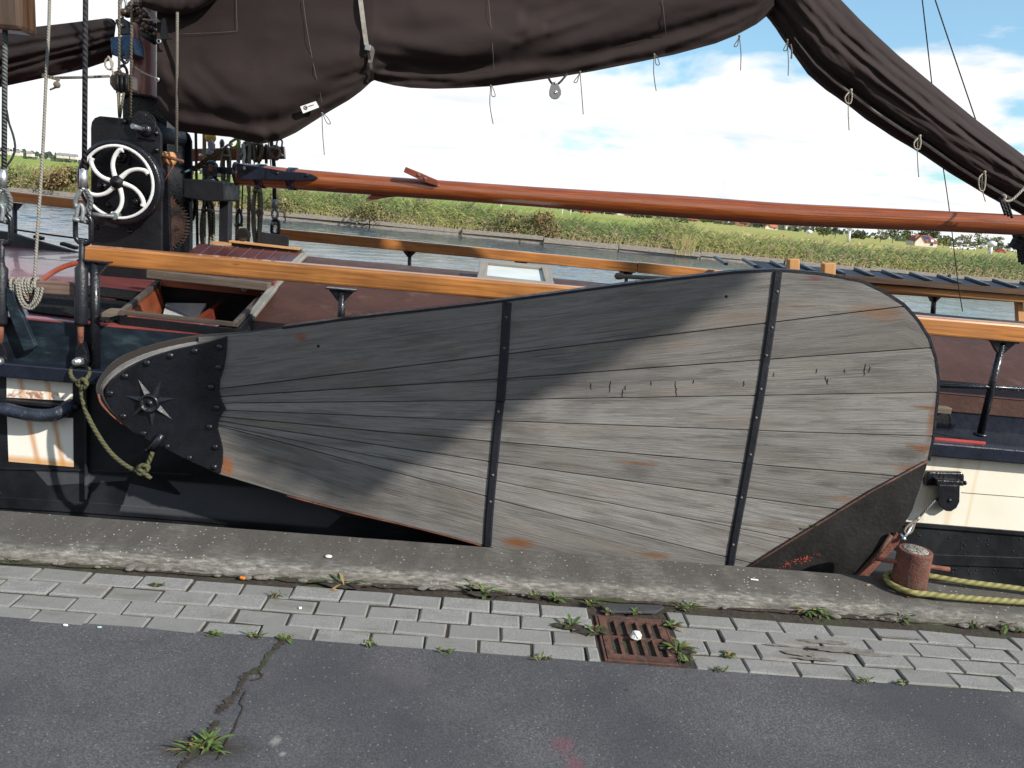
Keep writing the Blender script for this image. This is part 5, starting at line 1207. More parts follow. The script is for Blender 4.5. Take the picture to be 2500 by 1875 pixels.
# wooden triple block hanging from the blue mast band
tb = thing('tackle_block', 'old brown wooden block with ropes hanging under the blue mast band', 'block', tuple(P(292, 200, 5.45)))
b = M(); q = [(275, 174), (284, 171), (318, 183), (318, 222), (305, 230), (276, 219), (266, 205), (266, 187)]; b.prism([P(*p, 5.40) for p in q], (0, .12, 0)); obj('shell', b, M_DARKWOOD, tb, .015)
for px in (286, 297, 308):
    b = M(); b.tube([P(px, 182, 5.385), P(px + 1, 228, 5.385)], .010, 8); obj('sheave', b, M_IRONDULL, tb)
b = M(); b.tube(curve([P(295, 176, 5.45), P(290, 168, 5.44), P(300, 160, 5.44), P(308, 168, 5.44), P(311, 180, 5.45)], 5), .009, 8); b.tube(curve([P(310, 133, 5.5), P(313, 145, 5.48), P(306, 153, 5.46), P(298, 147, 5.46), P(296, 140, 5.5)], 5), .010, 8); b.tube(curve([P(300, 150, 5.46), P(304, 158, 5.46), P(300, 163, 5.45)], 4), .008, 8); obj('shackle', b, M_IRON, tb)
for k, (x0, y0, x1, y1, lab) in enumerate(((288, 225, 291, 286, 'left of the falls below the wooden tackle block'), (302, 226, 293, 286, 'right of the falls below the wooden tackle block'), (291, -300, 291, 286, 'thin rope passing left of the brown mast and behind the winch'), (324, -300, 319, 290, 'thin rope passing close along the left edge of the brown mast'))):
    ropeone('fall_rope', [P(x0, y0, 5.37), P((x0 + x1) / 2, (y0 + y1) / 2, 5.37), P(x1, y1, 5.42)], .008, M_ROPE, lab if k > 1 else 'grey rope, ' + lab, 'rope', 'ropes running down to the mast winch', 8, 0)
ropeone('topping_lift', [P(433, -300, 5.30), P(433, 0, 5.30), P(431, 372, 5.42)], .0095, M_ROPEG, 'pale braided line dropping in front of the sail to the small wooden sheave', 'rope', 'ropes running down to the mast winch', 8, 0)
b = M(); b.tube(curve([P(266, 140, 5.3), P(258, 148, 5.3), P(257, 160, 5.3), P(264, 169, 5.3), P(272, 168, 5.3), P(275, 155, 5.3), P(270, 145, 5.3), P(264, 138, 5.3), P(270, 150, 5.29), P(273, 165, 5.29), P(277, 183, 5.29)], 5), .006, 6); one('lashing', b, M_ROPEL, 'small white cord loop at the corner of the staysail', 'rope')
ropeone('luff_lashing', [P(329, 163, 5.60), P(350, 178, 5.55), P(383, 192, 5.36), P(386, 196, 5.34)], .0065, M_ROPEL, 'white cord tied from the brown mast to the lower sail eyelet', 'rope')
# parrel beads round the mast
pl_ = thing('parrel', 'string of dark wooden parrel beads wound round the mast', 'parrel beads', tuple(P(350, 60, 5.6)))
b = M(); pth = curve([P(300, 30, 5.56), P(312, 22, 5.54), P(330, 12, 5.52), P(346, 16, 5.5)], 4); b.tube(pth, .008, 6); obj('parrel_rope', b, M_WIREDARK, pl_)
random.seed(14)
bead = [(303, 30), (310, 34), (318, 30), (314, 22), (322, 12), (330, 8), (338, 6), (346, 12), (322, 24), (330, 33), (340, 30), (349, 28), (356, 36), (347, 42), (336, 44), (328, 46), (340, 52), (352, 50), (361, 46), (368, 54), (345, 62), (354, 60), (362, 66), (370, 70), (378, 62), (350, 72), (376, 78), (368, 86), (381, 84), (360, 78)]
for px, py in bead:
    b = M(); b.ball(P(px, py, 5.56 + rnd(-.03, .03)), rnd(.022, .028), 12, 0, (1, 1, .9)); obj('bead', b, M_DARKWOOD, pl_)
b = M(); b.tube(curve([P(345, 78, 5.58), P(356, 86, 5.55), P(368, 94, 5.55), P(380, 102, 5.58)], 5), .022, 10); obj('leather_band', b, M_IRONDULL, pl_)
b = M(); b.tube(curve([P(300, 45, 5.58), P(296, 30, 5.58), P(294, 10, 5.58), P(300, -6, 5.58), P(307, 5, 5.58), P(308, 22, 5.58)], 5), .009, 8); one('mast_shackle', b, M_DULLSTEEL, 'steel shackle above the blue lug beside the beads', 'shackle')
ropeone('bead_lanyard', [P(349, 47, 5.5), P(368, 49, 5.47), P(390, 52, 5.37)], .006, M_ROPEL, 'pale cord from the wooden beads to the top sail eyelet', 'rope')
ropeone('bead_lanyard', [P(350, 20, 5.5), P(366, 32, 5.46), P(386, 48, 5.37)], .005, M_ROPEL, 'pale cord slanting down over the dark beads', 'rope')

# far side: belaying rail with coils, blocks and shrouds between the collar and the boom end
YB2 = 6.9
b = M(); b.beam(P(462, 379, YB2), P(696, 373, YB2), .05, .10); fbr = obj('pin_rail', b, M_BOOM, None, .006, label='red varnished pin rail with belayed ropes behind the gooseneck', category='rail')
for px in (490, 561, 650, 688):
    b = M(); b.lathe(P(px, 379, YB2 - .025), (0, -1, 0), [(.016, 0), (.014, .008), (0, .010)], 10); obj('bolt', b, M_STEEL, fbr)
for px, t0, t1 in ((542, 340, 395), (598, 350, 396), (632, 350, 400), (650, 352, 400)):
    b = M(); c = P(px, t0, YB2 - .04); e = P(px, t1, YB2 - .04); b.tube([c, c.lerp(e, .15), c.lerp(e, .4), e], [.010, .022, .016, .012], 10); obj('pin', b, M_DARKWOOD, fbr)
random.seed(6)
def hank(px, py, w, h, n_, lab, m=M_ROPE, Y=YB2 - .09):
    b = M()
    for k in range(n_):
        dx = (k - n_ / 2) * w / n_ * .35; c = P(px + dx, py, Y - .012 * (k % 3)); W_ = w / 2 * rnd(.7, 1.05) / 285; Hh = h / 2 * rnd(.85, 1.1) / 285
        b.tube([c + Vector((math.sin(6.283 * q / 18) * W_, .008 * math.sin(q * 1.3 + k), math.cos(6.283 * q / 18) * Hh)) for q in range(18)], .011, 7, closed=True)
    c = P(px, py - h * .36, Y - .04); b.tube([c + Vector((math.cos(6.283 * q / 10) * w / 285 * .42, math.sin(6.283 * q / 10) * .03, rnd(-.004, .004))) for q in range(10)], .012, 7, closed=True)
    one('rope_hank', b, m, lab, 'rope', 'hanks of rope hung behind the gooseneck')
hank(629, 368, 22, 46, 5, 'thick turns of rope belayed on the pin rail above the boom end', M_ROPE)
hank(601, 372, 14, 44, 3, 'narrow turns of rope on the pin left of the thick belayed coil', M_ROPE)
hank(672, 373, 18, 28, 4, 'small turns of thin rope near the end of the pin rail', M_ROPE)
hank(628, 520, 18, 150, 5, 'long hanging rope hank below the boom end, tied near its middle', M_ROPE, 6.6)
hank(552, 410, 16, 80, 5, 'rope hank hanging just right of the gooseneck', M_ROPE, 6.4)
hank(506, 560, 24, 130, 6, 'thick rope hank hanging below the black mast collar', M_ROPE, 6.1)
hank(470, 490, 12, 84, 2, 'thin dark rope loop hanging close beside the mast post', M_WIREDARK, 6.1)
b = M(); b.tube(curve([P(624, 520, 6.5), P(634, 512, 6.5), P(640, 520, 6.5), P(630, 526, 6.5), P(636, 530, 6.5)], 5), .013, 7); one('rope_knot', b, M_ROPE, 'knot of rope round the long hanging hank', 'rope')
for k, (x0, y0, x1, y1, m, r_, lab) in enumerate(((478, 322, 482, 600, M_WIREDARK, .012, 'dark line left of the gooseneck behind the winch'), (499, 326, 498, 600, M_ROPE, .016, 'thick rope rising beside the grey cover left of the gooseneck'), (583, 338, 578, 595, M_ROPE, .016, 'rope crossing behind the iron boom end'), (610, 345, 606, 590, M_ROPE, .014, 'rope right of the rope crossing behind the iron boom end'), (604, 450, 628, 592, M_ROPE, .011, 'slanting rope below the boom end crossing to the long hank'),
        (619, 340, 622, 455, M_CORD, .006, 'thin cord behind the boom end at the thick coil'), (655, 345, 662, 410, M_CORD, .005, 'thin cord near the right end of the pin rail'), (593, 440, 590, 520, M_WIREDARK, .006, 'thin dark wire below the boom end'))):
    ropeone('running_rope', [P(x0, y0, 6.75), P((x0 + x1) / 2, (y0 + y1) / 2, 6.75), P(x1, y1, 6.75)], r_, m, lab, 'rope', 'running ropes behind the gooseneck', 8, 0)
ropeone('cord', [P(594, 352, 6.3), P(597, 380, 6.2), P(594, 390, 6.1), P(597, 411, 5.66)], .010, M_ROPEL, 'pale cord end hanging over the iron boom end', 'rope')
ropeone('cord', [P(578, 350, 6.3), P(579, 370, 6.3), P(586, 378, 6.3), P(591, 366, 6.3), P(591, 352, 6.3)], .007, M_ROPEL, 'pale cord loop just left of the thick coil', 'rope')
# lashing of brown cord from the collar up to a green shackle
b = M(); random.seed(8)
for k in range(7): b.tube(curve([P(466 + k * 3, 412 + rnd(-6, 4), 6.0), P(500 + k * 3, 392 + rnd(-5, 8), 6.0), P(540, 367 + rnd(-4, 8), 6.05)], 5), .010, 7)
one('brown_lashing', b, rope((.14, .085, .04), 60, 'brown_cord'), 'bundle of brown cords lashed slantwise above the gooseneck', 'rope')
b = M(); b.tube([P(540, 366, 6.05), P(556, 354, 6.05), P(568, 351, 6.05)], .009, 8); b.tube([P(449, 421, 5.9), P(468, 412, 6.0)], .010, 8); one('lashing_tail', b, M_STEEL, 'pale metal toggle at the end of the brown lashing', 'toggle')
b = linkmesh(P(573, 350, 6.05), (.8, 0, .6), (.6, 0, -.8), .075, .045, .010); one('green_shackle', b, paint('lime_green_plastic', (.35, .55, .08), .5, .1), 'small lime green shackle above the gooseneck under the sail', 'shackle')
b = M(); b.prism([P(*p, 6.6) for p in ((506, 349), (514, 339), (521, 352), (521, 365), (508, 368))], (0, .05, 0)); b.tube([P(513, 366, 6.62), P(512, 378, 6.62)], .03, 10); one('pin_cover', b, paint('grey_canvas', (.28, .29, .30), .8, .2), 'grey canvas hood on the pin left of the gooseneck', 'cover', None, .006)
b = M(); b.ball(P(514, 336, 6.7), .045, 14, 0, (1, .8, 1)); one('yellow_float', b, paint('yellow_plastic', (.55, .33, .05), .5, .1), 'small yellow float just under the sail foot', 'float')
# far shroud
fs = thing('shroud', 'black far shroud with grey sleeve and shackle standing by the grey board', 'rigging', tuple(P(674, 570, 7.0)), 'wire shrouds set up to the hull side')
b = M(); b.tube([P(662, 345, 7.0), P(669, 405, 7.0), P(670, 486, 7.0)], .017, 10); obj('wire', b, M_WIREDARK, fs)
b = M(); b.tube([P(670, 486, 7.0), P(670, 507, 7.0)], .027, 12); obj('ferrule', b, M_DULLSTEEL, fs)
b = M(); b.tube(curve([P(669, 508, 7.0), P(664, 520, 7.0), P(667, 532, 7.0), P(675, 532, 7.0), P(678, 520, 7.0), P(672, 508, 7.0)], 5), .012, 8); obj('thimble', b, M_DULLSTEEL, fs)
b = M(); b.tube([P(664, 545, 7.0), P(682, 545, 7.0)], .014, 8); b.ball(P(665, 545, 7), .022, 8); obj('shackle', b, M_DULLSTEEL, fs)
b = linkmesh(P(672, 555, 7.0), (0, 0, 1), (1, 0, 0), .12, .06, .016); obj('chain_link', b, M_IRON, fs)
b = linkmesh(P(682, 352, 6.9), (.1, 0, 1), (1, 0, 0), .075, .045, .008); one('sail_shackle', b, M_DULLSTEEL, 'small steel shackle between the sail corner and the end of the pin rail', 'shackle')
b = M(); b.lathe(P(594, 573, 6.5) + Vector((0, -.03, 0)), (0, 1, 0), [(0, -.01), (.04, -.008), (.053, .0), (.053, .055), (.04, .063), (0, .065)], 24); one('round_block', b, M_OLDWOOD, 'round grey wooden block standing behind the hatch', 'block')
b = M(); b.tube(curve([P(582, 510, 6.6), P(577, 530, 6.6), P(580, 548, 6.6), P(588, 548, 6.6), P(590, 530, 6.6), P(584, 510, 6.6)], 5), .011, 8); b.tube([P(573, 549, 6.6), P(592, 549, 6.6)], .014, 8); one('shackle', b, M_IRON, 'black iron shackle above the round grey wooden block', 'shackle')
b = M(); b.prism([P(*p, 6.7) for p in ((632, 566), (640, 567), (704, 577), (703, 602), (630, 594))], (0, .03, 0)); one('grey_board', b, paint('grey_weathered_board', (.17, .165, .155), .85, .2, 8), 'weathered grey board standing by the far shroud', 'board', None, .004)
# braces seen above and below the far end of the boom
for k, (pts, lab) in enumerate(((((2247, -40), (2262, 90), (2275, 205)), 'left of the two thin stays in the sky behind the sail bundle'), (((2270, -40), (2310, 80), (2382, 292)), 'right of the two thin stays in the sky behind the sail bundle'), (((2302, 405), (2318, 515), (2337, 675), (2350, 760)), 'thin wire passing behind the boom down to the gangplank'))):
    ropeone('stay', [P(px, py, 6.0 + .3 * k) for px, py in pts], .0045, M_WIREDARK, lab, 'wire', 'thin wires behind the sail', 6)
for k, (x0, x1, yy_) in enumerate(((2440, 2455, 483), (2448, 2463, 486), (2458, 2471, 490))):
    ropeone('sheet', [P(x0, yy_, 5.0), P(x1, yy_ + 42, 5.0)], .008, M_WIREDARK, ('leftmost', 'middle', 'rightmost')[k] + ' of three short lines between the sail bundle and the boom', 'rope', 'lines holding the sail bundle to the boom', 6, 0)
b = M(); b.tube(curve([P(2448, 476, 4.95), P(2455, 480, 4.93), P(2452, 490, 4.93), P(2470, 488, 4.93), P(2500, 460, 4.93), P(2530, 430, 4.95)], 5), .008, 7); one('bundle_lashing', b, M_ROPEL, 'pale cord tied round the lower end of the sail bundle at the right edge', 'rope')
b = M(); 
for k in range(5): b.tube(curve([P(2474 + k * 6, 572, 5.3), P(2484 + k * 5, 600, 5.3), P(2492 + k * 6 + rnd(-3, 3), 640 + k * 5, 5.3)], 5), .010, 7)
b.box(tuple(P(2484, 592, 5.28)), (.06, .05, .08), Matrix.Rotation(.3, 3, 'Y')); one('tackle', b, M_WIREDARK, 'black tackle hanging below the boom at the right edge', 'tackle')
# mooring bits of the leeboard: olive rope from the chain plate to the eye bolt
b = M(); YL = 3.74
b.tube(curve([P(206, 893, 3.96), P(178, 898, 3.90), P(172, 912, 3.86), P(182, 928, 3.84), P(200, 932, 3.82), P(214, 920, 3.84), P(219, 905, 3.9), P(215, 893, 3.96)], 6), .010, 8)
b.tube(curve([P(200, 925, 3.80), P(210, 935, 3.78), P(198, 944, 3.78), P(190, 936, 3.78), P(204, 926, 3.77), P(212, 940, 3.77), P(200, 950, 3.78)], 6), .011, 8)
b.tube(curve([P(200, 945, 3.80), P(200, 965, 3.78), P(212, 1010, 3.74), P(238, 1060, 3.70), P(270, 1105, 3.66), P(305, 1135, 3.63), P(335, 1150, 3.62), P(350, 1148, 3.62), P(362, 1130, 3.62), P(372, 1105, 3.62)], 6), .011, 8)
b.tube(curve([P(332, 1146, 3.61), P(345, 1158, 3.60), P(362, 1142, 3.60), P(350, 1136, 3.60), P(338, 1142, 3.60), P(352, 1155, 3.60), P(368, 1168, 3.61)], 6), .011, 8)
one('lanyard', b, M_ROPEO, 'olive rope slung from the shroud foot to the leeboard tip', 'rope')
# fairlead bracket for the leeboard tackle on the cream band
lb = thing('hauling_block', 'black iron hauling block bolted to the cream hull band', 'block', tuple(P(2310, 1200, YH)))
b = M(); b.prism([P(*p, YH - .04) for p in ((2262, 1160), (2268, 1152), (2350, 1154), (2355, 1160), (2355, 1178), (2352, 1186), (2263, 1187), (2260, 1182))], (0, .035, 0)); obj('base', b, M_IRON, lb, .008)
b = M(); b.prism([P(*p, YH - .085) for p in ((2288, 1172), (2352, 1176), (2354, 1187), (2290, 1186))], (0, .05, 0)); b.lathe(P(2353, 1179, YH - .06), (1, 0, 0), [(.012, 0), (.012, .012), (0, .013)], 10); obj('hinge', b, M_IRON, lb, .004)
b = M(); ch = [(2294, 1184), (2344, 1186), (2343, 1225), (2336, 1240), (2322, 1249), (2310, 1248), (2297, 1240), (2291, 1225)]
b.prism([P(*p, YH - .10) for p in ch], (0, .014, 0)); b.prism([P(*p, YH - .05) for p in ch], (0, .014, 0)); obj('cheek', b, M_IRON, lb, .003)
b = M(); b.lathe(P(2318, 1222, YH - .10), (0, -1, 0), [(.011, 0), (.011, .004), (0, .005)], 10); obj('pin', b, M_IRONDULL, lb)
hw = thing('leeboard_hoist', 'thin wire with thimble and shackle from the hauling block to the leeboard shoe', 'wire', tuple(P(2200, 1310, YB)))
b = M(); b.tube([P(2292, 1212, YH - .07), P(2245, 1262, YH - .16)], .0055, 8); obj('wire', b, M_WIRE, hw)
b = M(); b.tube([P(2245, 1262, YH - .16), P(2237, 1270, YH - .17)], .009, 8); obj('ferrule', b, M_DULLSTEEL, hw)
b = M(); b.tube(curve([P(2237, 1270, 3.77), P(2216, 1284, 3.74), P(2208, 1298, 3.71), P(2214, 1304, 3.70), P(2226, 1296, 3.72), P(2233, 1278, 3.76), P(2237, 1270, 3.77)], 5), .006, 8); obj('thimble', b, M_OLDWOOD, hw)
b = M(); b.tube([P(2228, 1280, 3.66), P(2208, 1314, 3.62)], .007, 8); b.ball(P(2206, 1315, 3.62), .011, 8); b.tube([P(2198, 1303, 3.64), P(2211, 1318, 3.62)], .006, 8); obj('shackle', b, M_STEEL, hw)

# gangplank, posts and pole beyond the cabin
gp = thing('gangplank', 'dark blue gangplank with cross battens lying along the far rail', 'gangplank', tuple(P(2200, 680, 7.05)))
n0, n1 = P(1862, 655, 7.05), P(2130, 677, 7.05); f0, f1 = P(1868, 648, 7.4), P(2087, 659, 7.4); f0 = f1 + (n0 - n1)
d_ = (n1 - n0); b = M(); N1 = n1 + d_ * 2.2; F1 = f1 + d_ * 2.2; N0 = n0 - d_ * .0; F0 = f0
dz_ = P(2497, 703, 7.05); 
b.prism([N0, N1, F1, F0], (0, 0, -.035)); obj('plank', b, paint('blue_black_paint', (.018, .023, .038), .6, .2, 4, .1), gp, .004)
Lb = d_.normalized()
for k in range(13):
    x = P(2130, 677, 7.05) + Lb * (.262 * (k - 5)); o_ = x - n1; b = M(); b.beam(n1 + o_ + Vector((0, 0, .012)), f1 + o_ + Vector((0, 0, .012)), .035, .026); obj('batten', b, M_BLUE, gp, .004)
b = M(); b.beam(N0 + Vector((0, -.01, -.02)), N1 + Vector((0, -.01, -.02)), .02, .05); obj('edge', b, M_DARKWOOD, gp)
for k, (px, t, l, w) in enumerate(((1936, 632, 655, 25), (2022, 642, 676, 28))):
    b = M(); c = P(px, t, 6.75); e = P(px - 1, l + 30, 6.75); b.beam(e, c, .088 + .01 * k, .085, (0, 1, 0)); one('wooden_post', b, M_PINE, ('left and shorter of the two square pine post tops by the gangplank', 'right and taller of the two square pine post tops by the gangplank')[k], 'post', 'pine posts beside the gangplank', .006)
b = M(); b.tube([P(1500, 674, 6.6), P(1504, 674, 6.6), P(1512, 674, 6.6), P(1520, 674, 6.6), P(1524, 675, 6.6), P(1700, 685, 6.6), P(2000, 702, 6.6)], [.008, .026, .03, .026, .018, .019, .02], 14); one('boat_pole', b, M_OLDWOOD, 'bare wooden pole with a round knob end beyond the cabin roof', 'pole')

# ================================================================== QUAYSIDE THINGS
# drain grate
gx0, gx1, gy0, gy1, gz = .556, .826, 2.722, 3.035, .004
b = M(); gw, gh = gx1 - gx0, gy1 - gy0; cols, rws = 5, 2; mxg, myg = .022, .024; sw, bar = .031, None
pit = (gw - 2 * mxg) / cols; ph_ = (gh - 2 * myg) / rws
cells = []
xsg = [gx0] + sum([[gx0 + mxg + pit * k + (pit - sw) / 2, gx0 + mxg + pit * k + (pit + sw) / 2] for k in range(cols)], []) + [gx1]
ysg = [gy0] + sum([[gy0 + myg + ph_ * k + .006, gy0 + myg + ph_ * (k + 1) - .006] for k in range(rws)], []) + [gy1]
TH_ = .028
for a in range(len(xsg) - 1):
    for c in range(len(ysg) - 1):
        if a % 2 == 1 and c % 2 == 1: continue
        b.box(((xsg[a] + xsg[a + 1]) / 2, (ysg[c] + ysg[c + 1]) / 2, gz - TH_ / 2), (xsg[a + 1] - xsg[a], ysg[c + 1] - ysg[c], TH_))
# keep only the faces that bound the openings, so that nothing overlaps
keep = {}
for fi, f in enumerate(b.f):
    key = tuple(sorted(tuple(round(q, 5) for q in b.v[k]) for k in f)); keep.setdefault(key, []).append(fi)
drop = {fi for v in keep.values() if len(v) > 1 for fi in v}
for nm in ('f', 'm', 'uv', 'sm'): setattr(b, nm, [q for k, q in enumerate(getattr(b, nm)) if k not in drop])
grate = thing('drain_grate', 'rusty iron drain grate with ten slots set between the grey pavers', 'drain grate', ((gx0 + gx1) / 2, (gy0 + gy1) / 2, 0))
obj('grid', b, M_RUST2, grate)
b = M()
for a, c, w, h in ((gx0 - .008, (gy0 + gy1) / 2, .010, gh + .026), (gx1 + .008, (gy0 + gy1) / 2, .010, gh + .026), ((gx0 + gx1) / 2, gy0 - .008, gw + .006, .010), ((gx0 + gx1) / 2, gy1 + .008, gw + .006, .010)): b.box((a, c, -.008), (w, h, .018))
obj('rim', b, M_RUST2, grate, .002)
b = M()
def slab(x0, x1, y0, y1, z): i = b.add([(x0, y0, z), (x1, y0, z), (x1, y1, z), (x0, y1, z)]); b.face((i, i + 1, i + 2, i + 3))
slab(gx0, gx1, gy0, gy1, -.0095)
obj('pit', b, M_BLACKVOID, grate)
b = M(); random.seed(17); b.ball((.684, 2.865, .022), .022, 10, 0, (1, 1, .85))
for v in b.v: v += Vector((rnd(-.004, .004), rnd(-.004, .004), rnd(-.004, .004)))
b.sm = [False] * len(b.sm); one('stone', b, M_STONE, 'white lump of stone lying on the drain grate', 'stone')
b = M(); b.ball(G(802, 1358, .064), .013, 10, 0, (1.3, 1, .45)); one('white_pebble', b, M_STONE, 'pale flat pebble lying on the kerb near its left part', 'stone')
for px, py, z, s, m, lab in ((592, 1411, .010, (.022, .011, .011), M_ORANGE, 'orange cigarette filter lying at the foot of the kerb'), (160, 1526, .006, (.016, .007, .006), M_PAPER, 'white cigarette end on the asphalt by the pavers'), (243, 1531, .006, (.014, .006, .004), paint('pale_blue_scrap', (.45, .62, .66), .6), 'pale blue scrap on the asphalt by the pavers'),
                             (733, 1484, .004, (.012, .010, .006), M_PAPER, 'two tiny white crumbs on a grey paver left of the drain'), (2120, 1428, .063, (.024, .010, .003), paint('pink_leaf', (.34, .22, .2), .8), 'small pinkish leaf on the kerb left of the bollard'), (1842, 1415, .063, (.035, .010, .003), M_PAPER, 'flat white scrap on the kerb right of the drain')):
    b = M(); c = G(px, py, z); b.box(c, s, Matrix.Rotation(rnd(-.5, .5), 3, 'Z')); one('litter', b, m, lab, 'litter', None, min(s) * .3)
# dark wet stone slab between grate and kerb
b = M(); b.prism([G(px, py, .001) for px, py in ((1465, 1482), (1520, 1480), (1615, 1482), (1620, 1488), (1600, 1500), (1480, 1498))], (0, 0, .012)); one('dark_slab', b, paint('dark_slate', (.045, .046, .05), .5, .3), 'dark stone slab between the drain grate and the kerb', 'stone', None, .003)

# bollard
bc_ = Vector((2.055, 3.41, .061))
bol = thing('bollard', 'rusty iron bollard with a cross bar and concrete filled top standing on the kerb', 'bollard', tuple(bc_))
b = M(); b.lathe(bc_, (.0, 0, 1), [(.079, .0), (.077, .05), (.075, .19), (.073, .196), (.066, .196)], 32); obj('post', b, paint('bollard_rust', (.13, .05, .035), .7, .45, 11, .5, 0, (.085, .06, .052), .55), bol)
b = M(); random.seed(3); b.lathe(bc_, (0, 0, 1), [(.067, .188), (.05, .201), (.02, .204), (0, .205)], 24)
for v in b.v: v.z += rnd(-.003, .003)
obj('concrete_fill', b, paint('mossy_concrete', (.30, .29, .26), .9, .5, 45, .8, 0, (.06, .055, .045), .5), bol)
b = M(); b.tube([bc_ + Vector((-.165, .02, .128)), bc_ + Vector((.165, -.02, .122))], .0105, 12); obj('cross_bar', b, M_RUST, bol)
b = M(); b.prism([bc_ + Vector(p) for p in ((-.125, .09, .0), (-.05, -.098, .0), (.085, -.085, 0), (.10, .085, 0))], (0, 0, .006)); obj('base_plate', b, M_RUST2, bol, .002)
# mooring rope: a bight round the bollard, both parts leading right
b = M(); r_ = .0140; rz_ = bc_.z + .032
pts = [Vector((3.4, 3.345, rz_ - .006)), Vector((2.9, 3.325, rz_ - .008)), Vector((2.5, 3.31, rz_ - .008)), Vector((2.2, 3.306, rz_ - .008)), bc_ + Vector((.05, -.094, .024)), bc_ + Vector((-.03, -.094, .026)), bc_ + Vector((-.085, -.05, .028)), bc_ + Vector((-.098, .005, .03)), bc_ + Vector((-.07, .07, .032)), bc_ + Vector((0, .098, .034)), bc_ + Vector((.10, .090, .036)), Vector((2.35, 3.465, rz_)), Vector((2.6, 3.445, rz_ - .004)), Vector((2.9, 3.40, rz_ - .006)), Vector((3.4, 3.385, rz_ - .006))]
b.tube(curve(pts, 8), r_, 12); one('mooring_rope', b, M_ROPEY, 'thick yellow green mooring rope looped round the rusty bollard', 'rope')

# weeds
def weed(px, py, n_, L, lab, kind=0, seed=0, spread=1.0, z=.004, w=.013):
    random.seed(seed + 50); b = M(); c = G(px, py, z); L *= 1.25; w *= 1.3
    for q in range(2):
        rr = L * (.5 + .25 * q) * (1 if kind == 0 else .8); m_ = 22; o2 = Vector((rnd(-.3, .3) * L, rnd(-.1, .1) * L, .0005 * q)); i = b.add([c + o2 + Vector((math.cos(a / m_ * 6.283) * rr * rnd(.55, 1.15), math.sin(a / m_ * 6.283) * rr * .45 * rnd(.55, 1.15), .003)) for a in range(m_)]); b.face(range(i, i + m_), 2)
    for q in range(int(n_ * .7)):
        a = rnd(0, 6.283); p = c + Vector((math.cos(a), math.sin(a) * .5, 0)) * L * rnd(.1, .8) + Vector((0, 0, .006)); dr = Vector((rnd(-1, 1), rnd(-.6, .6), rnd(0, .5))) * L * .22; i = b.add([p, p + dr + Vector((0, 0, .002)), p + dr * .5 + Vector((.002, .002, .004))]); b.face((i, i + 1, i + 2), 1)
    for k in range(n_):
        a = rnd(0, 6.283) if kind else 6.283 * k / n_ + rnd(-.3, .3); el = rnd(.25, 1.1) if kind == 0 else rnd(.5, 1.4); l = L * rnd(.6, 1.1); ww = w * rnd(.7, 1.2) * (1 if kind == 0 else .45)
        dr = Vector((math.cos(a) * spread, math.sin(a) * spread * .8, 0)); sd = Vector((-math.sin(a), math.cos(a), 0)); pr = None; mi = 1 if rnd(0, 1) < .13 else 0
        o_ = c + Vector((rnd(-.012, .012), rnd(-.008, .008), 0)) * (1 if kind == 0 else 2.5 * spread)
        for q in range(6):
            t = q / 5; e = el - t * t * 1.1; pos = o_ + dr * (l * t * math.cos(el * .8)) + Vector((0, 0, l * (math.sin(el) * t - .45 * t * t)))
            pos.z = max(pos.z, .003); w_ = ww * (math.sin(math.pi * min(1, .08 + t * .92)) ** .8) * (.5 + .7 * t if kind == 0 else 1)
            i = b.add([pos - sd * w_ * .5, pos + Vector((0, 0, -.12 * w_)), pos + sd * w_ * .5])
            if pr is not None: b.face((pr, pr + 1, i + 1, i), mi, None, True); b.face((pr + 1, pr + 2, i + 2, i + 1), mi, None, True)
            pr = i
    one('weed', b, [M_WEED, M_WEEDDRY, M_SOIL], lab, 'weed', 'weeds growing in the joints of the quay')
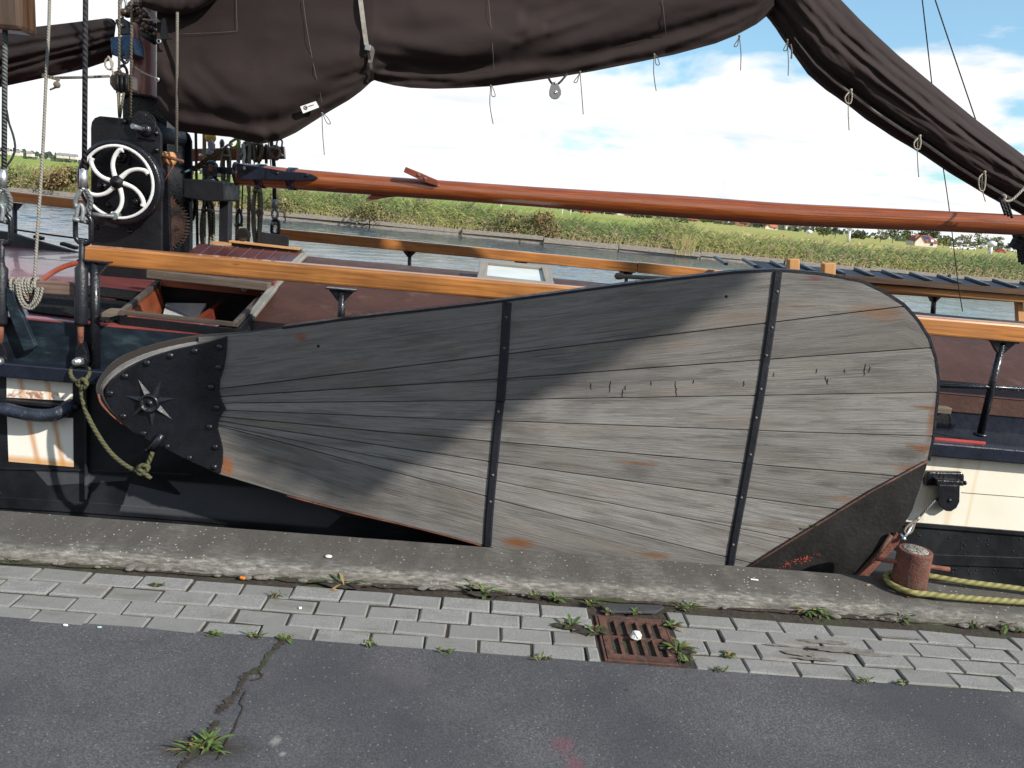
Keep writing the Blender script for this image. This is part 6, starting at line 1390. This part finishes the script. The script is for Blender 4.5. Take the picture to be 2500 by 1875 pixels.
WD = [(840, 1428, 7, .13, 'broad-leaved weed with long blades at the kerb foot under the left leeboard part', 0), (1140, 1436, 12, .075, 'thin grassy weed at the kerb foot left of the first iron strap', 1), (1182, 1448, 10, .085, 'yellowish tuft just right of the thin grassy weed at the kerb foot', 0),
      (1305, 1458, 9, .05, 'low weed by the kerb a step left of the drain', 1), (1358, 1462, 10, .055, 'low tuft by the kerb nearest left of the drain', 0), (1390, 1530, 8, .075, 'upright weed in the paver gap left of the drain grate', 0), (1450, 1545, 8, .07, 'leafy weed against the left rim of the drain grate', 0), (1450, 1478, 12, .055, 'reddish green tuft at the upper left corner of the drain grate', 1),
      (1490, 1496, 6, .04, 'tiny weed on the dark slab above the drain grate', 0), (1553, 1497, 6, .045, 'small weed above the middle of the drain grate', 0), (1675, 1486, 12, .055, 'grassy weed at the kerb just right of the drain grate', 1), (1640, 1528, 9, .055, 'bushy weed at the upper right corner of the drain grate', 0), (1655, 1588, 14, .075, 'tall weed against the right rim of the drain grate', 0), (1668, 1612, 12, .05, 'dry tuft at the lower right corner of the drain grate', 1),
      (1778, 1600, 14, .03, 'bright green cushion weed in a joint right of the drain', 0), (1968, 1492, 18, .085, 'dense leafy weed at the kerb between drain and bollard', 0), (2005, 1500, 12, .06, 'smaller leafy weed beside the dense one left of the bollard', 0), (2195, 1508, 15, .095, 'fresh rosette weed at the kerb below the bollard', 0), (2370, 1528, 14, .045, 'low yellow green weed right of the bollard', 1), (2462, 1530, 20, .09, 'dark leafy weed clump at the right end of the kerb', 0), (2430, 1522, 10, .05, 'light leafy weed beside the dark clump at the right end', 0),
      (698, 1560, 12, .035, 'bright weed where the asphalt crack meets the pavers', 0), (620, 1554, 16, .03, 'row of grassy weed left of the crack along the paver edge', 1), (522, 1548, 10, .028, 'small weed on the paver edge above the left asphalt', 0), (902, 1574, 8, .03, 'small dry weed on the paver edge right of the crack', 1), (385, 1430, 5, .035, 'single sprout in the paver joints at the left', 0), (670, 1456, 14, .03, 'dry tuft on the pavers below the kerb weed', 1),
      (30, 1368, 9, .04, 'small weed at the kerb foot at the left edge', 0), (1085, 1590, 12, .022, 'thin moss weed along the paver edge under the first iron strap', 1), (1330, 1608, 10, .03, 'small tuft on the paver edge left of the drain', 1), (1755, 1636, 12, .025, 'thin tuft on the paver edge right of the drain', 1), (2110, 1662, 12, .032, 'green tuft on the paver edge below the bollard', 1), (2200, 1668, 9, .026, 'smaller tuft on the paver edge at the right', 1)]
for k, (px, py, n_, L, lab, kind) in enumerate(WD): weed(px, py, n_, L, lab, kind, k)
weed(508, 1820, 11, .056, 'narrow-leaved weed growing out of the asphalt crack', 0, 99, 1.25, .004, .012)
weed(495, 1824, 22, .055, 'dry grass matted round the weed in the asphalt crack', 1, 98, 1.3)

# ================================================================== FAR BANK
random.seed(41)
M_MUD = paint('bank_mud', (.05, .042, .03), .95, .3, 3)
cuts = [-42, -36.2, -30.5, -26, -20.4, -14.2, -8.6, -2.4, 3.1, 8.2, 13.8, 19.6, 25.5, 31, 38, 45]
place = ['left edge of the photo', 'thin grey line', 'winch', 'mast collar', 'hanging rope hank', 'left rail stanchion', 'grey pulley', 'skylight', 'middle of the boom', 'second iron strap', 'wooden posts', 'gangplank', 'slanting wire', 'right edge of the photo', 'far right end']
for k, (x0, x1) in enumerate(zip(cuts, cuts[1:])):
    h = rnd(.22, .34); Yb = 54.6 + rnd(-.15, .15); b = M(); zt = -.42 + rnd(-.06, .05)
    b.beam((x0 + .03, Yb, zt - h / 2), (x1 - .03, Yb + rnd(-.1, .1), zt - h / 2 + rnd(-.05, .05)), .38, h); b.beam((x0 + .05, Yb + .05, -.82), (x1 - .05, Yb + .05, -.84), .3, .25)
    one('revetment_beam', b, M_BEAM, 'weathered timber of the far bank in line with the ' + place[k], 'timber', 'timbers along the far bank')
def reeds(name, n_, x0, x1, y0, y1, hfun, mixes, z0, wf=1.0, lean=.22, nl=5, mats=None, stemmy=.25):
    b = M()
    for k in range(n_):
        x = rnd(x0, x1); Y = rnd(y0, y1); h = hfun(x, Y) * (1.04 - .46 * rnd(0, 1) ** 1.6)
        if h < .1: continue
        base = Vector((x, Y, z0(Y))); h *= 1.0; ln = lean * rnd(.4, 1.5); cl = fbm(x * .22, Y * .5) + rnd(-.35, .35)
        def at_(t): return base + Vector((ln * h * t * t, rnd(-.02, .02), h * t))
        w = .014 * wf; p0, p1, p2 = at_(0), at_(.5), at_(1)
        i = b.add([p0 - Vector((w, 0, 0)), p0 + Vector((w, 0, 0)), p1 - Vector((w, 0, 0)), p1 + Vector((w, 0, 0)), p2]); b.face((i, i + 1, i + 3, i + 2), 3); b.face((i + 2, i + 3, i + 4), 0)
        for q in range(nl):
            t = rnd(stemmy, .95); p = at_(t); s = 1 if rnd(0, 1) < .8 else -1; L = h * rnd(.25, .52); a = rnd(-.5, .5); up = rnd(.3, 1.9)
            d1 = Vector((s * math.cos(a), math.sin(a) * .8, up)) * L * .5; d2 = Vector((s * math.cos(a), math.sin(a) * .8, up - .8)) * L * .5; ww = .017 * wf * rnd(.7, 1.3)
            sd = Vector((0, .4, 1)).normalized() * ww
            i = b.add([p - sd * .4, p + sd * .4, p + d1 - sd, p + d1 + sd, p + d1 + d2]); mi = mixes(cl, t)
            b.face((i, i + 1, i + 3, i + 2), mi); b.face((i + 2, i + 3, i + 4), mi)
        if rnd(0, 1) < .10:
            sdp = Vector((.03, 0, .01)) * wf; i = b.add([p2 - sdp, p2 + sdp, p2 + Vector((.10, 0, .26)), p2 + Vector((.14, 0, .08))]); b.face((i, i + 1, i + 3, i + 2), 4)
    return struct(name, b, mats, 'stuff')
HT_ = [(-40, 1.3), (-27, 1.3), (-18, 1.5), (-13, 1.4), (-9, 1.6), (-4.7, 1.5), (-1.8, 1.5), (1.2, 1.35), (5.6, 1.25), (8.5, 1.2), (9.8, 1.5), (10.9, 1.75), (12, 1.6), (13.5, 1.25), (20, 1.15), (26, 1.2), (32, 1.35), (46, 1.35)]
def zb_(Y): return interp([(55, -.62), (57, -.55), (60, -.4), (66, -.25), (75, -.2), (7000, -.2)], Y)
def mixA(cl, t):
    if t < .35: return 3 if rnd(0, 1) < .4 else 2
    if cl < -.05: return 1 if rnd(0, 1) < .75 else 0
    if cl < .25: return 0 if rnd(0, 1) < .75 else 1
    return 2 if rnd(0, 1) < .4 else 0
RM = [M_REEDG, M_REEDD, M_REEDY, M_STEM, M_PLUME]
random.seed(51); reeds('reeds', 12000, -40, 44, 54.9, 57.2, lambda x, Y: interp(HT_, x) * (1 + .12 * fbm(x * .6, 3)) * (.8 if Y < 55.3 else 1), mixA, zb_, 1.15, .25, 6, RM)
random.seed(52); reeds('dry_stems', 4200, -40, 44, 54.75, 55.4, lambda x, Y: .55 * (1 + .5 * fbm(x * .8, 8)) + .2, lambda cl, t: 3 if cl < .25 else 2, zb_, 1.1, .15, 2, RM)
random.seed(53); reeds('tall_grass', 6000, -48, 60, 57.5, 80, lambda x, Y: interp([(-40, .95), (-20, .8), (-5, .55), (10, .5), (20, .85), (40, .95)], x) * (1 + .3 * fbm(x * .3, Y * .2)), lambda cl, t: 3 if cl < .1 else (2 if cl < .5 else 0), zb_, 2.0, .2, 4, [M_REEDG, M_REEDD, M_REEDY, M_DRY, M_PLUME])
def bush(x, Y, w, h, m, lab, seed, z=None, n_=420, leaf=.10):
    random.seed(seed); b = M(); z = zb_(Y) if z is None else z
    lobes = [(rnd(-.35, .35) * w, rnd(-.3, .3) * w, rnd(.35, .8) * h, rnd(.22, .36)) for _ in range(6)]
    for k in range(n_):
        lx, ly, lz, lr = lobes[k % 6]; d_ = Vector((rnd(-1, 1), rnd(-1, 1), rnd(-1, 1))); d_ = d_.normalized() * rnd(.4, 1.08)
        p = Vector((x + lx + d_.x * lr * w, Y + ly + d_.y * lr * w, z + max(.05, lz + d_.z * lr * h))); s = leaf * rnd(.6, 1.4)
        a = Vector((rnd(-1, 1), rnd(-1, 1), rnd(-1, 1))).normalized() * s; c = a.cross(Vector((rnd(-1, 1), rnd(-1, 1), rnd(-1, 1)))).normalized() * s * .6
        i = b.add([p - a, p + c, p + a, p - c]); b.face((i, i + 1, i + 2, i + 3), 0 if rnd(0, 1) < .75 else 1)
    for k in range(7): t = rnd(-.3, .3) * w; b.tube([(x + t * .2, Y, z - .05), (x + t * .6, Y, z + h * .4), (x + t, Y, z + h * rnd(.7, .9))], [.02, .015, .006], 5, 1)
    one('shrub', b, [m, M_BARK if False else M_PLUME], lab, 'shrub', 'shrubs among the reeds on the far bank')
for k, (px, py0, py1, wpx, m, lab) in enumerate(((130, 400, 478, 80, M_RUSTLEAF, 'russet shrub on the far bank behind the pale line at the left'), (40, 410, 465, 70, M_REEDG, 'green shrub on the far bank at the left edge'), (180, 405, 470, 60, M_OLIVE, 'olive shrub on the far bank just left of the winch'), (1262, 512, 592, 110, M_OLIVE, 'olive brown shrub on the far bank above the skylight'), (1330, 520, 590, 80, M_RUSTLEAF, 'brownish shrub right of the olive one above the skylight'), (1275, 560, 602, 26, M_REEDG, 'small green shrub hanging over the timbers above the skylight'), (905, 490, 560, 120, M_OLIVE, 'loose olive shrub on the far bank under the lower cleat'), (690, 470, 530, 60, M_OLIVE, 'olive shrub on the far bank right of the far shroud'))):
    Yb = 54.9; bb = P(px, py1, Yb); tt = P(px, py0, Yb); bush(bb.x, Yb, wpx / 34.0, max(.5, tt.z - bb.z) * 1.05, m, lab, 70 + k, bb.z, 700, .085)
random.seed(77); b = M(); c = P(1670, 618, 54.5)
for k in range(260):
    a = rnd(-.9, .9); L = rnd(.5, 1.7); p = c + Vector((rnd(-.6, .5), rnd(-.2, .3), -.15)); q = p + Vector((math.sin(a) * L * .6, rnd(-.2, .2), L)); i = b.add([p - Vector((.02, 0, 0)), p + Vector((.02, 0, 0)), q]); b.face((i, i + 1, i + 2), 0 if rnd(0, 1) < .6 else 1)
one('reed_clump', b, [M_DRY, M_REEDG], 'clump of pale reeds growing out over the far bank timbers', 'reeds')

# distant things on the meadow
def FG(px, D, z=-.2): d = ray(px, 500); t = D / d.y; return Vector((d.x * t, D, z))
def fx(px, py, D): return P(px, py, D)
def tree(px, py0, py1, wpx, D, m, lab, seed, shape=1.0, dens=1.0, name='tree'):
    random.seed(seed); base = P(px, py1, D); top = P(px, py0, D); h = top.z - base.z; w = wpx / FPX * D; x = base.x
    t = thing(name, lab, 'tree', tuple(base), 'trees along the meadow')
    b = M(); b.tube([base, base + Vector((.02 * h, 0, h * .4)), base + Vector((0, 0, h * .85))], [h * .022, h * .016, h * .005], 7)
    for k in range(7):
        a = rnd(0, 6.28); z0 = rnd(.25, .6) * h; b.tube([base + Vector((0, 0, z0)), base + Vector((math.cos(a) * w * .2, math.sin(a) * w * .2, z0 + .16 * h)), base + Vector((math.cos(a) * w * .38, math.sin(a) * w * .38, z0 + .28 * h))], [h * .009, h * .006, h * .002], 5)
    obj('trunk', b, M_BARK, t)
    b = M(); lob = [(rnd(-.34, .34), rnd(-.34, .34), rnd(.32, .9), rnd(.14, .26)) for _ in range(13)]
    for k in range(int(650 * dens)):
        lx, ly, lz, lr = lob[k % 13]; tap = 1 - max(0, lz - .6) * .9 * shape; d_ = Vector((rnd(-1, 1), rnd(-1, 1), rnd(-1, 1))).normalized() * rnd(.3, 1.1)
        p = base + Vector(((lx * tap + d_.x * lr) * w, (ly * tap + d_.y * lr) * w, (lz + d_.z * lr * .75) * h)); s = max(w, h * .6) * .034 * rnd(.6, 1.5)
        a = Vector((rnd(-1, 1), rnd(-1, 1), rnd(-1, 1))).normalized() * s; c = a.cross(Vector((rnd(-1, 1), rnd(-1, 1), rnd(-1, 1)))).normalized() * s * .8
        i = b.add([p - a, p + c, p + a, p - c]); b.face((i, i + 1, i + 2, i + 3))
    obj('crown', b, m, t)
TR = [(1960, 532, 558, 70, M_TREE3, 'pale bushy tree left of the white sign beneath the boom', .8), (2010, 552, 578, 46, M_TREE2, 'green low tree right of the pale bushy one beneath the boom', .9), (2038, 548, 580, 30, M_TREE1, 'dark upright tree beside the signal mast', 1), (2095, 566, 586, 50, M_TREE1, 'dark low bush right of the signal mast', 1), (2148, 552, 590, 40, M_TREE3, 'thin pale tree left of the farmhouse', .35), (2178, 552, 592, 50, M_TREE2, 'tall pale green tree left of the farmhouse', .7), (2212, 562, 592, 46, M_TREE2, 'round green tree touching the farmhouse gable', 1), (2255, 556, 590, 60, M_TREE2, 'bright green tree behind the farmhouse roof', 1), (2276, 558, 585, 34, M_TREE1, 'dark tree behind the farmhouse chimney side', 1), (2302, 578, 604, 44, M_OLIVE, 'olive shrub tree at the right end of the farmhouse', 1),
      (2350, 570, 608, 44, M_TREE3, 'first of the row of pale trees right of the slanting wire', .55), (2384, 568, 608, 46, M_TREE2, 'second pale green tree right of the slanting wire', .55), (2412, 572, 609, 40, M_TREE2, 'middle slender tree of the row right of the slanting wire', .5), (2434, 576, 610, 42, M_TREE2, 'last wide tree of the row by the tackle', .55), (2478, 588, 616, 40, M_TREE2, 'small tree behind the tackle at the right edge', .6),
      (1655, 528, 546, 60, M_TREE1, 'dark trees behind the orange roof nearest the second iron strap', 1), (1620, 520, 541, 50, M_TREE3, 'greyish tree left of the small red roof', .9), (1722, 526, 547, 44, M_TREE2, 'green tree between the orange roofs', 1), (1755, 528, 549, 50, M_TREE3, 'greyish bush left of the gabled house', .9), (1850, 540, 556, 40, M_TREE1, 'dark low tree right of the gabled house', 1), (1925, 540, 557, 30, M_TREE3, 'greyish tree left of the white roof sign', .9), (1570, 514, 534, 60, M_TREE1, 'dark tree at the foot of the boom left of the small red roof', 1), (1470, 506, 524, 70, M_TREE1, 'dark tree behind the white vans below the boom', 1), (1400, 502, 516, 60, M_TREE1, 'low dark tree under the boom near the middle', 1), (1532, 512, 529, 50, M_TREE3, 'greyish tree right of the white vans', 1)]
for k, (px, a, c, w, m, lab, dn) in enumerate(TR): tree(px, a, c + 2, w, 190 + 8 * (k % 4), m, lab, 200 + k, 1, dn)
def house(px, py0, py1, wpx, D, lab, roof, wall, gable=0, seed=0, hip=False):
    base = P(px, py1, D); top = P(px, py0, D); h = top.z - base.z; w = wpx / FPX * D; x = base.x
    t = thing('house', lab, 'house', tuple(base), 'houses beyond the meadow')
    eh = h * .42; dp = w * .6
    b = M(); b.box((x, D + dp / 2, base.z + eh / 2), (w * .94, dp, eh)); obj('wall', b, wall, t)
    b = M(); ins = w * .22 if hip else 0
    i = b.add([(x - w / 2, D - .3, base.z + eh), (x + w / 2, D - .3, base.z + eh), (x + w / 2, D + dp + .3, base.z + eh), (x - w / 2, D + dp + .3, base.z + eh), (x - w / 2 + ins, D + dp / 2, base.z + h), (x + w / 2 - ins, D + dp / 2, base.z + h)])
    b.face((i, i + 1, i + 5, i + 4)); b.face((i + 1, i + 2, i + 5)); b.face((i + 2, i + 3, i + 4, i + 5)); b.face((i + 3, i, i + 4)); b.face((i + 3, i + 2, i + 1, i)); r_ = obj('roof', b, roof, t)
    b = M(); b.box((x + w * .2, D + dp / 2, base.z + h * 1.02), (w * .06, w * .06, h * .22)); obj('chimney', b, M_BRICK, r_)
    for k in (-.3, -.08, .25):
        b = M(); b.box((x + w * k, D - .02, base.z + eh * .55), (w * .10, .12, eh * .45)); obj('window', b, M_DARKGL, t)
    if gable:
        b = M(); gx = x - w * .28; b.prism([(gx - w * .2, D - .8, base.z), (gx + w * .2, D - .8, base.z), (gx + w * .2, D - .8, base.z + eh), (gx, D - .8, base.z + h * .92), (gx - w * .2, D - .8, base.z + eh)], (0, .5, 0)); obj('gable', b, wall, t)
        b = M(); b.beam((gx - w * .24, D - .6, base.z + eh * .85), (gx, D - .6, base.z + h * .98), .9, .12); b.beam((gx + w * .24, D - .6, base.z + eh * .85), (gx, D - .6, base.z + h * .98), .9, .12); obj('gable_roof', b, roof, t)
    return t, x, w, base, h, eh, dp
house(1520, 511, 526, 30, 230, 'small house with orange roof and white gable under the boom', M_TILE, M_WALL, 1); house(1545, 519, 527, 24, 228, 'low house with pale orange roof beside the white gabled one', M_TILE, M_WALL); house(1582, 515, 526, 14, 240, 'tiny red roofed house half hidden under the boom', M_TILE, M_BRICK)
house(1687, 528, 541, 30, 230, 'house with plain orange tiled roof left of the gabled house', M_TILE, M_BRICK); house(1810, 534, 551, 36, 225, 'brick house with orange roof and pointed front gable', M_TILE, M_BRICK, 1); house(1882, 547, 560, 34, 225, 'white walled house with orange roof nearest the wooden posts', M_TILE, M_WALL, 1)
fh = house(2258, 574, 602, 62, 185, 'farmhouse with red roof carrying solar panels at the right', paint('dull_red_tile', (.21, .075, .05), .8, .2, 1.5), M_WALL, 1, 0, True)
t_, x, w, base, h, eh, dp = fh
b = M(); nrm = Vector((0, -h * .58, dp / 2)).normalized(); 
b.prism([Vector((x - .02 * w, D_, z_)) + nrm * .08 for D_, z_ in ((185 + dp * .38, base.z + eh + (h - eh) * .78),)] + [Vector((x + .2 * w, 185 + dp * .38, base.z + eh + (h - eh) * .78)) + nrm * .08, Vector((x + .2 * w, 185 + dp * .16, base.z + eh + (h - eh) * .36)) + nrm * .08, Vector((x - .02 * w, 185 + dp * .16, base.z + eh + (h - eh) * .36)) + nrm * .08], nrm * .08); obj('solar_panel', b, paint('blue_solar', (.03, .05, .14), .2, .2), t_)
b = M(); b.box((x + .22 * w, 185 - .2, base.z + eh * 1.35), (w * .10, .3, eh * .5)); obj('white_dormer', b, M_CARW, t_)
def car(px, py, D, L, m, lab, H=1.5):
    c = P(px, py, D); t = thing('parked_car', lab, 'car', tuple(c), 'cars beyond the meadow')
    b = M(); b.box(c + Vector((0, 0, H * .35)), (L, 1.7, H * .45)); b.prism([c + Vector((a * L, -.75, e * H)) for a, e in ((-.42, .55), (-.3, 1), (.2, 1), (.36, .55))], (0, 1.5, 0)); obj('body', b, m, t, .1)
    b = M(); b.prism([c + Vector((a * L, -.78, e * H)) for a, e in ((-.36, .6), (-.27, .92), (.17, .92), (.28, .6))], (0, .02, 0)); obj('window', b, M_DARKGL, t)
    for k in (-.3, .3):
        b = M(); b.lathe(c + Vector((k * L, -.86, .32)), (0, 1, 0), [(.32, 0), (.32, .2)], 14); obj('wheel', b, M_IRONDULL, t)
car(2327, 608, 330, 4.2, M_CARW, 'white car just right of the slanting wire'); car(2352, 610, 330, 3.6, M_CARW, 'white van with tall body in the row right of the slanting wire', 2.2); car(2368, 610, 330, 4.2, M_CARW, 'white car below the pale trees at the right'); car(2442, 617, 330, 4.2, M_CARR, 'red car half hidden in the reeds left of the tackle'); car(2478, 616, 330, 5.2, M_CARW, 'large white van beside the tackle at the right edge', 2.4)
car(1412, 519, 240, 6, M_CARW, 'white van at the left under the boom', 2.4); car(1428, 521, 238, 4.2, M_CARR, 'red vehicle beside the white van under the boom', 2.0); car(1352, 510, 240, 4.2, M_CARW, 'small white car under the boom near the middle')
def lamp(px, py0, py1, D, lab, bar_=.14, cat='lamp post', nm='lamp_post'):
    c = P(px, py1, D); t_ = P(px, py0, D); t = thing(nm, lab, cat, tuple(c), 'posts beyond the meadow')
    b = M(); b.tube([c, Vector((c.x, D, t_.z))], [bar_, bar_ * .6], 8); obj('pole', b, M_PYLON, t); b = M(); b.lathe(Vector((c.x, D, t_.z)), (0, 0, 1), [(.1, -.3), (.45, -.1), (.45, .15), (.1, .3), (0, .32)], 12); obj('lantern', b, M_CARW, t)
lamp(2070, 556, 592, 90, 'white topped signal mast beneath the boom', .22, 'signal mast', 'signal_mast'); lamp(2415, 595, 626, 80, 'white capped bollard light in the reeds near the right', .22, 'light', 'channel_light'); lamp(1918, 549, 560, 150, 'white roof sign on a pole right of the houses', .3, 'sign', 'sign_post'); lamp(1974, 566, 574, 120, 'small white marker in the meadow', .15, 'marker', 'marker_post')
lamp(1372, 500, 527, 150, 'first slim white pole beside the brown shrub', .1, 'pole', 'white_pole'); lamp(1392, 502, 530, 150, 'second slim white pole right of the brown shrub', .1, 'pole', 'white_pole'); lamp(1222, 490, 506, 160, 'small grey pole in the meadow above the olive shrub', .2, 'pole', 'grey_pole'); lamp(1475, 508, 524, 200, 'slim pole right of the red vehicle under the boom', .1, 'pole', 'grey_pole')
b = M(); c = P(1383, 504, 235); b.box(c, (2.2, .3, 1.8)); one('blue_sign', b, M_SIGNB, 'small blue sign above the white van under the boom', 'sign'); b = M(); c = P(713, 458, 62); b.tube([P(713, 478, 62), P(713, 452, 62)], .09, 8); b.box(P(713, 452, 62), (.3, .3, .3)); one('measuring_post', b, M_CARW, 'white post in the far reeds below the boom end', 'post')
# pylons
def pylon(px, py0, py1, D, lab):
    c = P(px, py1, D); tp = P(px, py0, D); h = tp.z - c.z; w = h * .09; b = M(); r_ = .16
    lv = [0, .3, .55, .75, .9, 1.0]; wd = [1, .6, .36, .22, .16, .04]
    cn = [[c + Vector((sx * w * k, sy * w * k, h * l)) for sx, sy in ((-1, -1), (1, -1), (1, 1), (-1, 1))] for l, k in zip(lv, wd)]
    for A, B_ in zip(cn, cn[1:]):
        for q in range(4): b.beam(A[q], B_[q], r_, r_); b.beam(A[q], B_[(q + 1) % 4], r_ * .6, r_ * .6); b.beam(A[(q + 1) % 4], B_[q], r_ * .6, r_ * .6)
    for l, s in ((.62, 1.9), (.76, 2.4), (.90, 1.4)):
        zc = c + Vector((0, 0, h * l)); b.beam(zc - Vector((w * s, 0, 0)), zc + Vector((w * s, 0, 0)), r_, r_); b.beam(zc - Vector((w * s, 0, 0)), zc + Vector((0, 0, h * .04)), r_ * .7, r_ * .7); b.beam(zc + Vector((w * s, 0, 0)), zc + Vector((0, 0, h * .04)), r_ * .7, r_ * .7)
    one('pylon', b, paint('sky_pale_steel', (.72, .75, .80), .7, .05), lab, 'pylon', 'power pylons on the horizon')
pylon(1352, 350, 505, 900, 'faint lattice pylon in the sky above the middle of the boom'); pylon(1757, 420, 545, 1100, 'faint lattice pylon in the sky above the right part of the boom')
# low far woods and town along the horizon
random.seed(90); b = M()
for k in range(2600):
    X = rnd(-700, 760); Y = rnd(600, 680)
    hh_ = 5 + 5 * fbm(X * .012, 2) + 2 * fbm(X * .08, 5)
    if hh_ < 1.5: continue
    p = Vector((X, Y, -.2 + rnd(0, 1) ** .7 * hh_)); s = rnd(.8, 1.9); a = Vector((rnd(-1, 1), rnd(-.3, .3), rnd(-1, 1))).normalized() * s * 1.4; c = Vector((a.z, rnd(-.4, .4), -a.x)).normalized() * s
    i = b.add([p - a, p + c, p + a, p - c]); b.face((i, i + 1, i + 2, i + 3))
struct('far_woods', b, M_FARWOOD, 'stuff')
for k, (px, py) in enumerate(((150, 383), (165, 384), (20, 373), (45, 376), (75, 379), (182, 386))):
    b = M(); c = P(px, py + 3, 420); w = rnd(2.4, 4.2); b.box(c + Vector((0, 0, .7)), (w, 3, 1.5)); b.prism([c + Vector((-w / 2 - .2, -1.7, 1.4)), c + Vector((w / 2 + .2, -1.7, 1.4)), c + Vector((w / 2 + .2, 0, 2.5)), c + Vector((-w / 2 - .2, 0, 2.5))], (0, .3, 0), 1)
    one('far_house', b, [M_WALL, paint('grey_roof', (.2, .2, .21), .8)], ('pale far house left of the winch wheel on the horizon', 'second pale far house left of the winch wheel', 'pale far house nearest the left edge on the horizon', 'pale far house just right of the leftmost shroud', 'pale far house left of the thin grey line', 'pale far house touching the dark shroud on the horizon')[k], 'house', 'far houses on the left horizon')

# ================================================================== added off-frame tree, crown shaped to throw the shade on the leeboard
random.seed(61)
SH = [(1850, 640), (1795, 702), (1700, 752), (1600, 806), (1500, 860), (1400, 905), (1330, 950), (1250, 985), (1180, 1015), (1080, 1075), (960, 1150), (880, 1200), (800, 1195), (700, 1150), (600, 1085), (500, 1000), (470, 900), (560, 800), (700, 775), (1000, 742), (1226, 718), (1546, 676), (1795, 640)]
poly = [P(px, py, YB) for px, py in SH]
def inside(x, z):
    r = False; j = len(poly) - 1
    for i in range(len(poly)):
        a, c = poly[i], poly[j]
        if (a.z > z) != (c.z > z) and x < (c.x - a.x) * (z - a.z) / (c.z - a.z) + a.x: r = not r
        j = i
    return r
tr = thing('added_shade_tree', 'added off-frame willow with hanging twigs, its crown shaped to shade the leeboard', 'tree', (8.6, 2.2, 0))
b = M(); n = 0; mid = []
while n < 3600:
    x, z = rnd(-1.7, 1.5), rnd(-.1, 1.6)
    if not inside(x + rnd(-.02, .02), z + rnd(-.02, .02)): continue
    p = Vector((x, YB, z)) + SD * rnd(5.0, 6.6); s = rnd(.03, .06)
    a = Vector((rnd(-.4, .4), rnd(-.4, .4), rnd(-1, 1))).normalized() * s * 1.5; c = a.cross(Vector((rnd(-1, 1), rnd(-1, 1), rnd(-1, 1)))).normalized() * s * .6
    i = b.add([p - a, p + c, p + a, p - c]); b.face((i, i + 1, i + 2, i + 3)); n += 1
    if n % 60 == 0: mid.append(p)
obj('crown', b, M_TREE2, tr)
b = M(); fork = Vector((8.3, 2.0, 9.2)); b.tube(curve([Vector((8.6, 2.2, -.1)), Vector((8.65, 2.2, 4.0)), fork], 6), [.17 - .007 * k for k in range(13)], 12)
lim = [Vector((6.4, 1.4, 10.6)), Vector((4.8, .7, 10.8)), Vector((3.2, .4, 10.2))]; b.tube(curve([fork] + lim, 5), [.075 - .0042 * k for k in range(16)], 8)
top_ = curve([fork] + lim, 8)
for p in mid:
    q = min(top_, key=lambda k: abs(k.x - p.x)); b.tube(curve([q, Vector((p.x, p.y, q.z - .4)).lerp(q, .3), p + Vector((0, 0, .1)), p - Vector((0, 0, .25))], 4), .004, 4)
obj('trunk', b, M_BARK, tr)

# unseen greenery added behind the camera to darken what the black iron mirrors
random.seed(64); b = M()
for k in range(9000):
    x = rnd(-34, 26); h = 4.6 + .9 * fbm(x * .3, 4); z = rnd(0, 1) ** .8 * h; y = -13.5 - rnd(0, 1.6) * (1 if rnd(0, 1) < .8 else 0); s_ = rnd(.10, .22)
    a = Vector((rnd(-1, 1), rnd(-.6, .6), rnd(-1, 1))).normalized() * s_; c = a.cross(Vector((rnd(-1, 1), rnd(-1, 1), rnd(-1, 1)))).normalized() * s_ * .7; p = Vector((x, y, z))
    i = b.add([p - a, p + c, p + a, p - c]); b.face((i, i + 1, i + 2, i + 3))
b.box((-4, -14.6, 2.0), (60, .9, 4.0), None, 1)
one('added_hedge', b, [M_TREE1, paint('added_hedge_heart', (.02, .025, .012), .9, .3)], 'tall dark wall of leaves added unseen behind the camera to darken reflections', 'added_hedge')
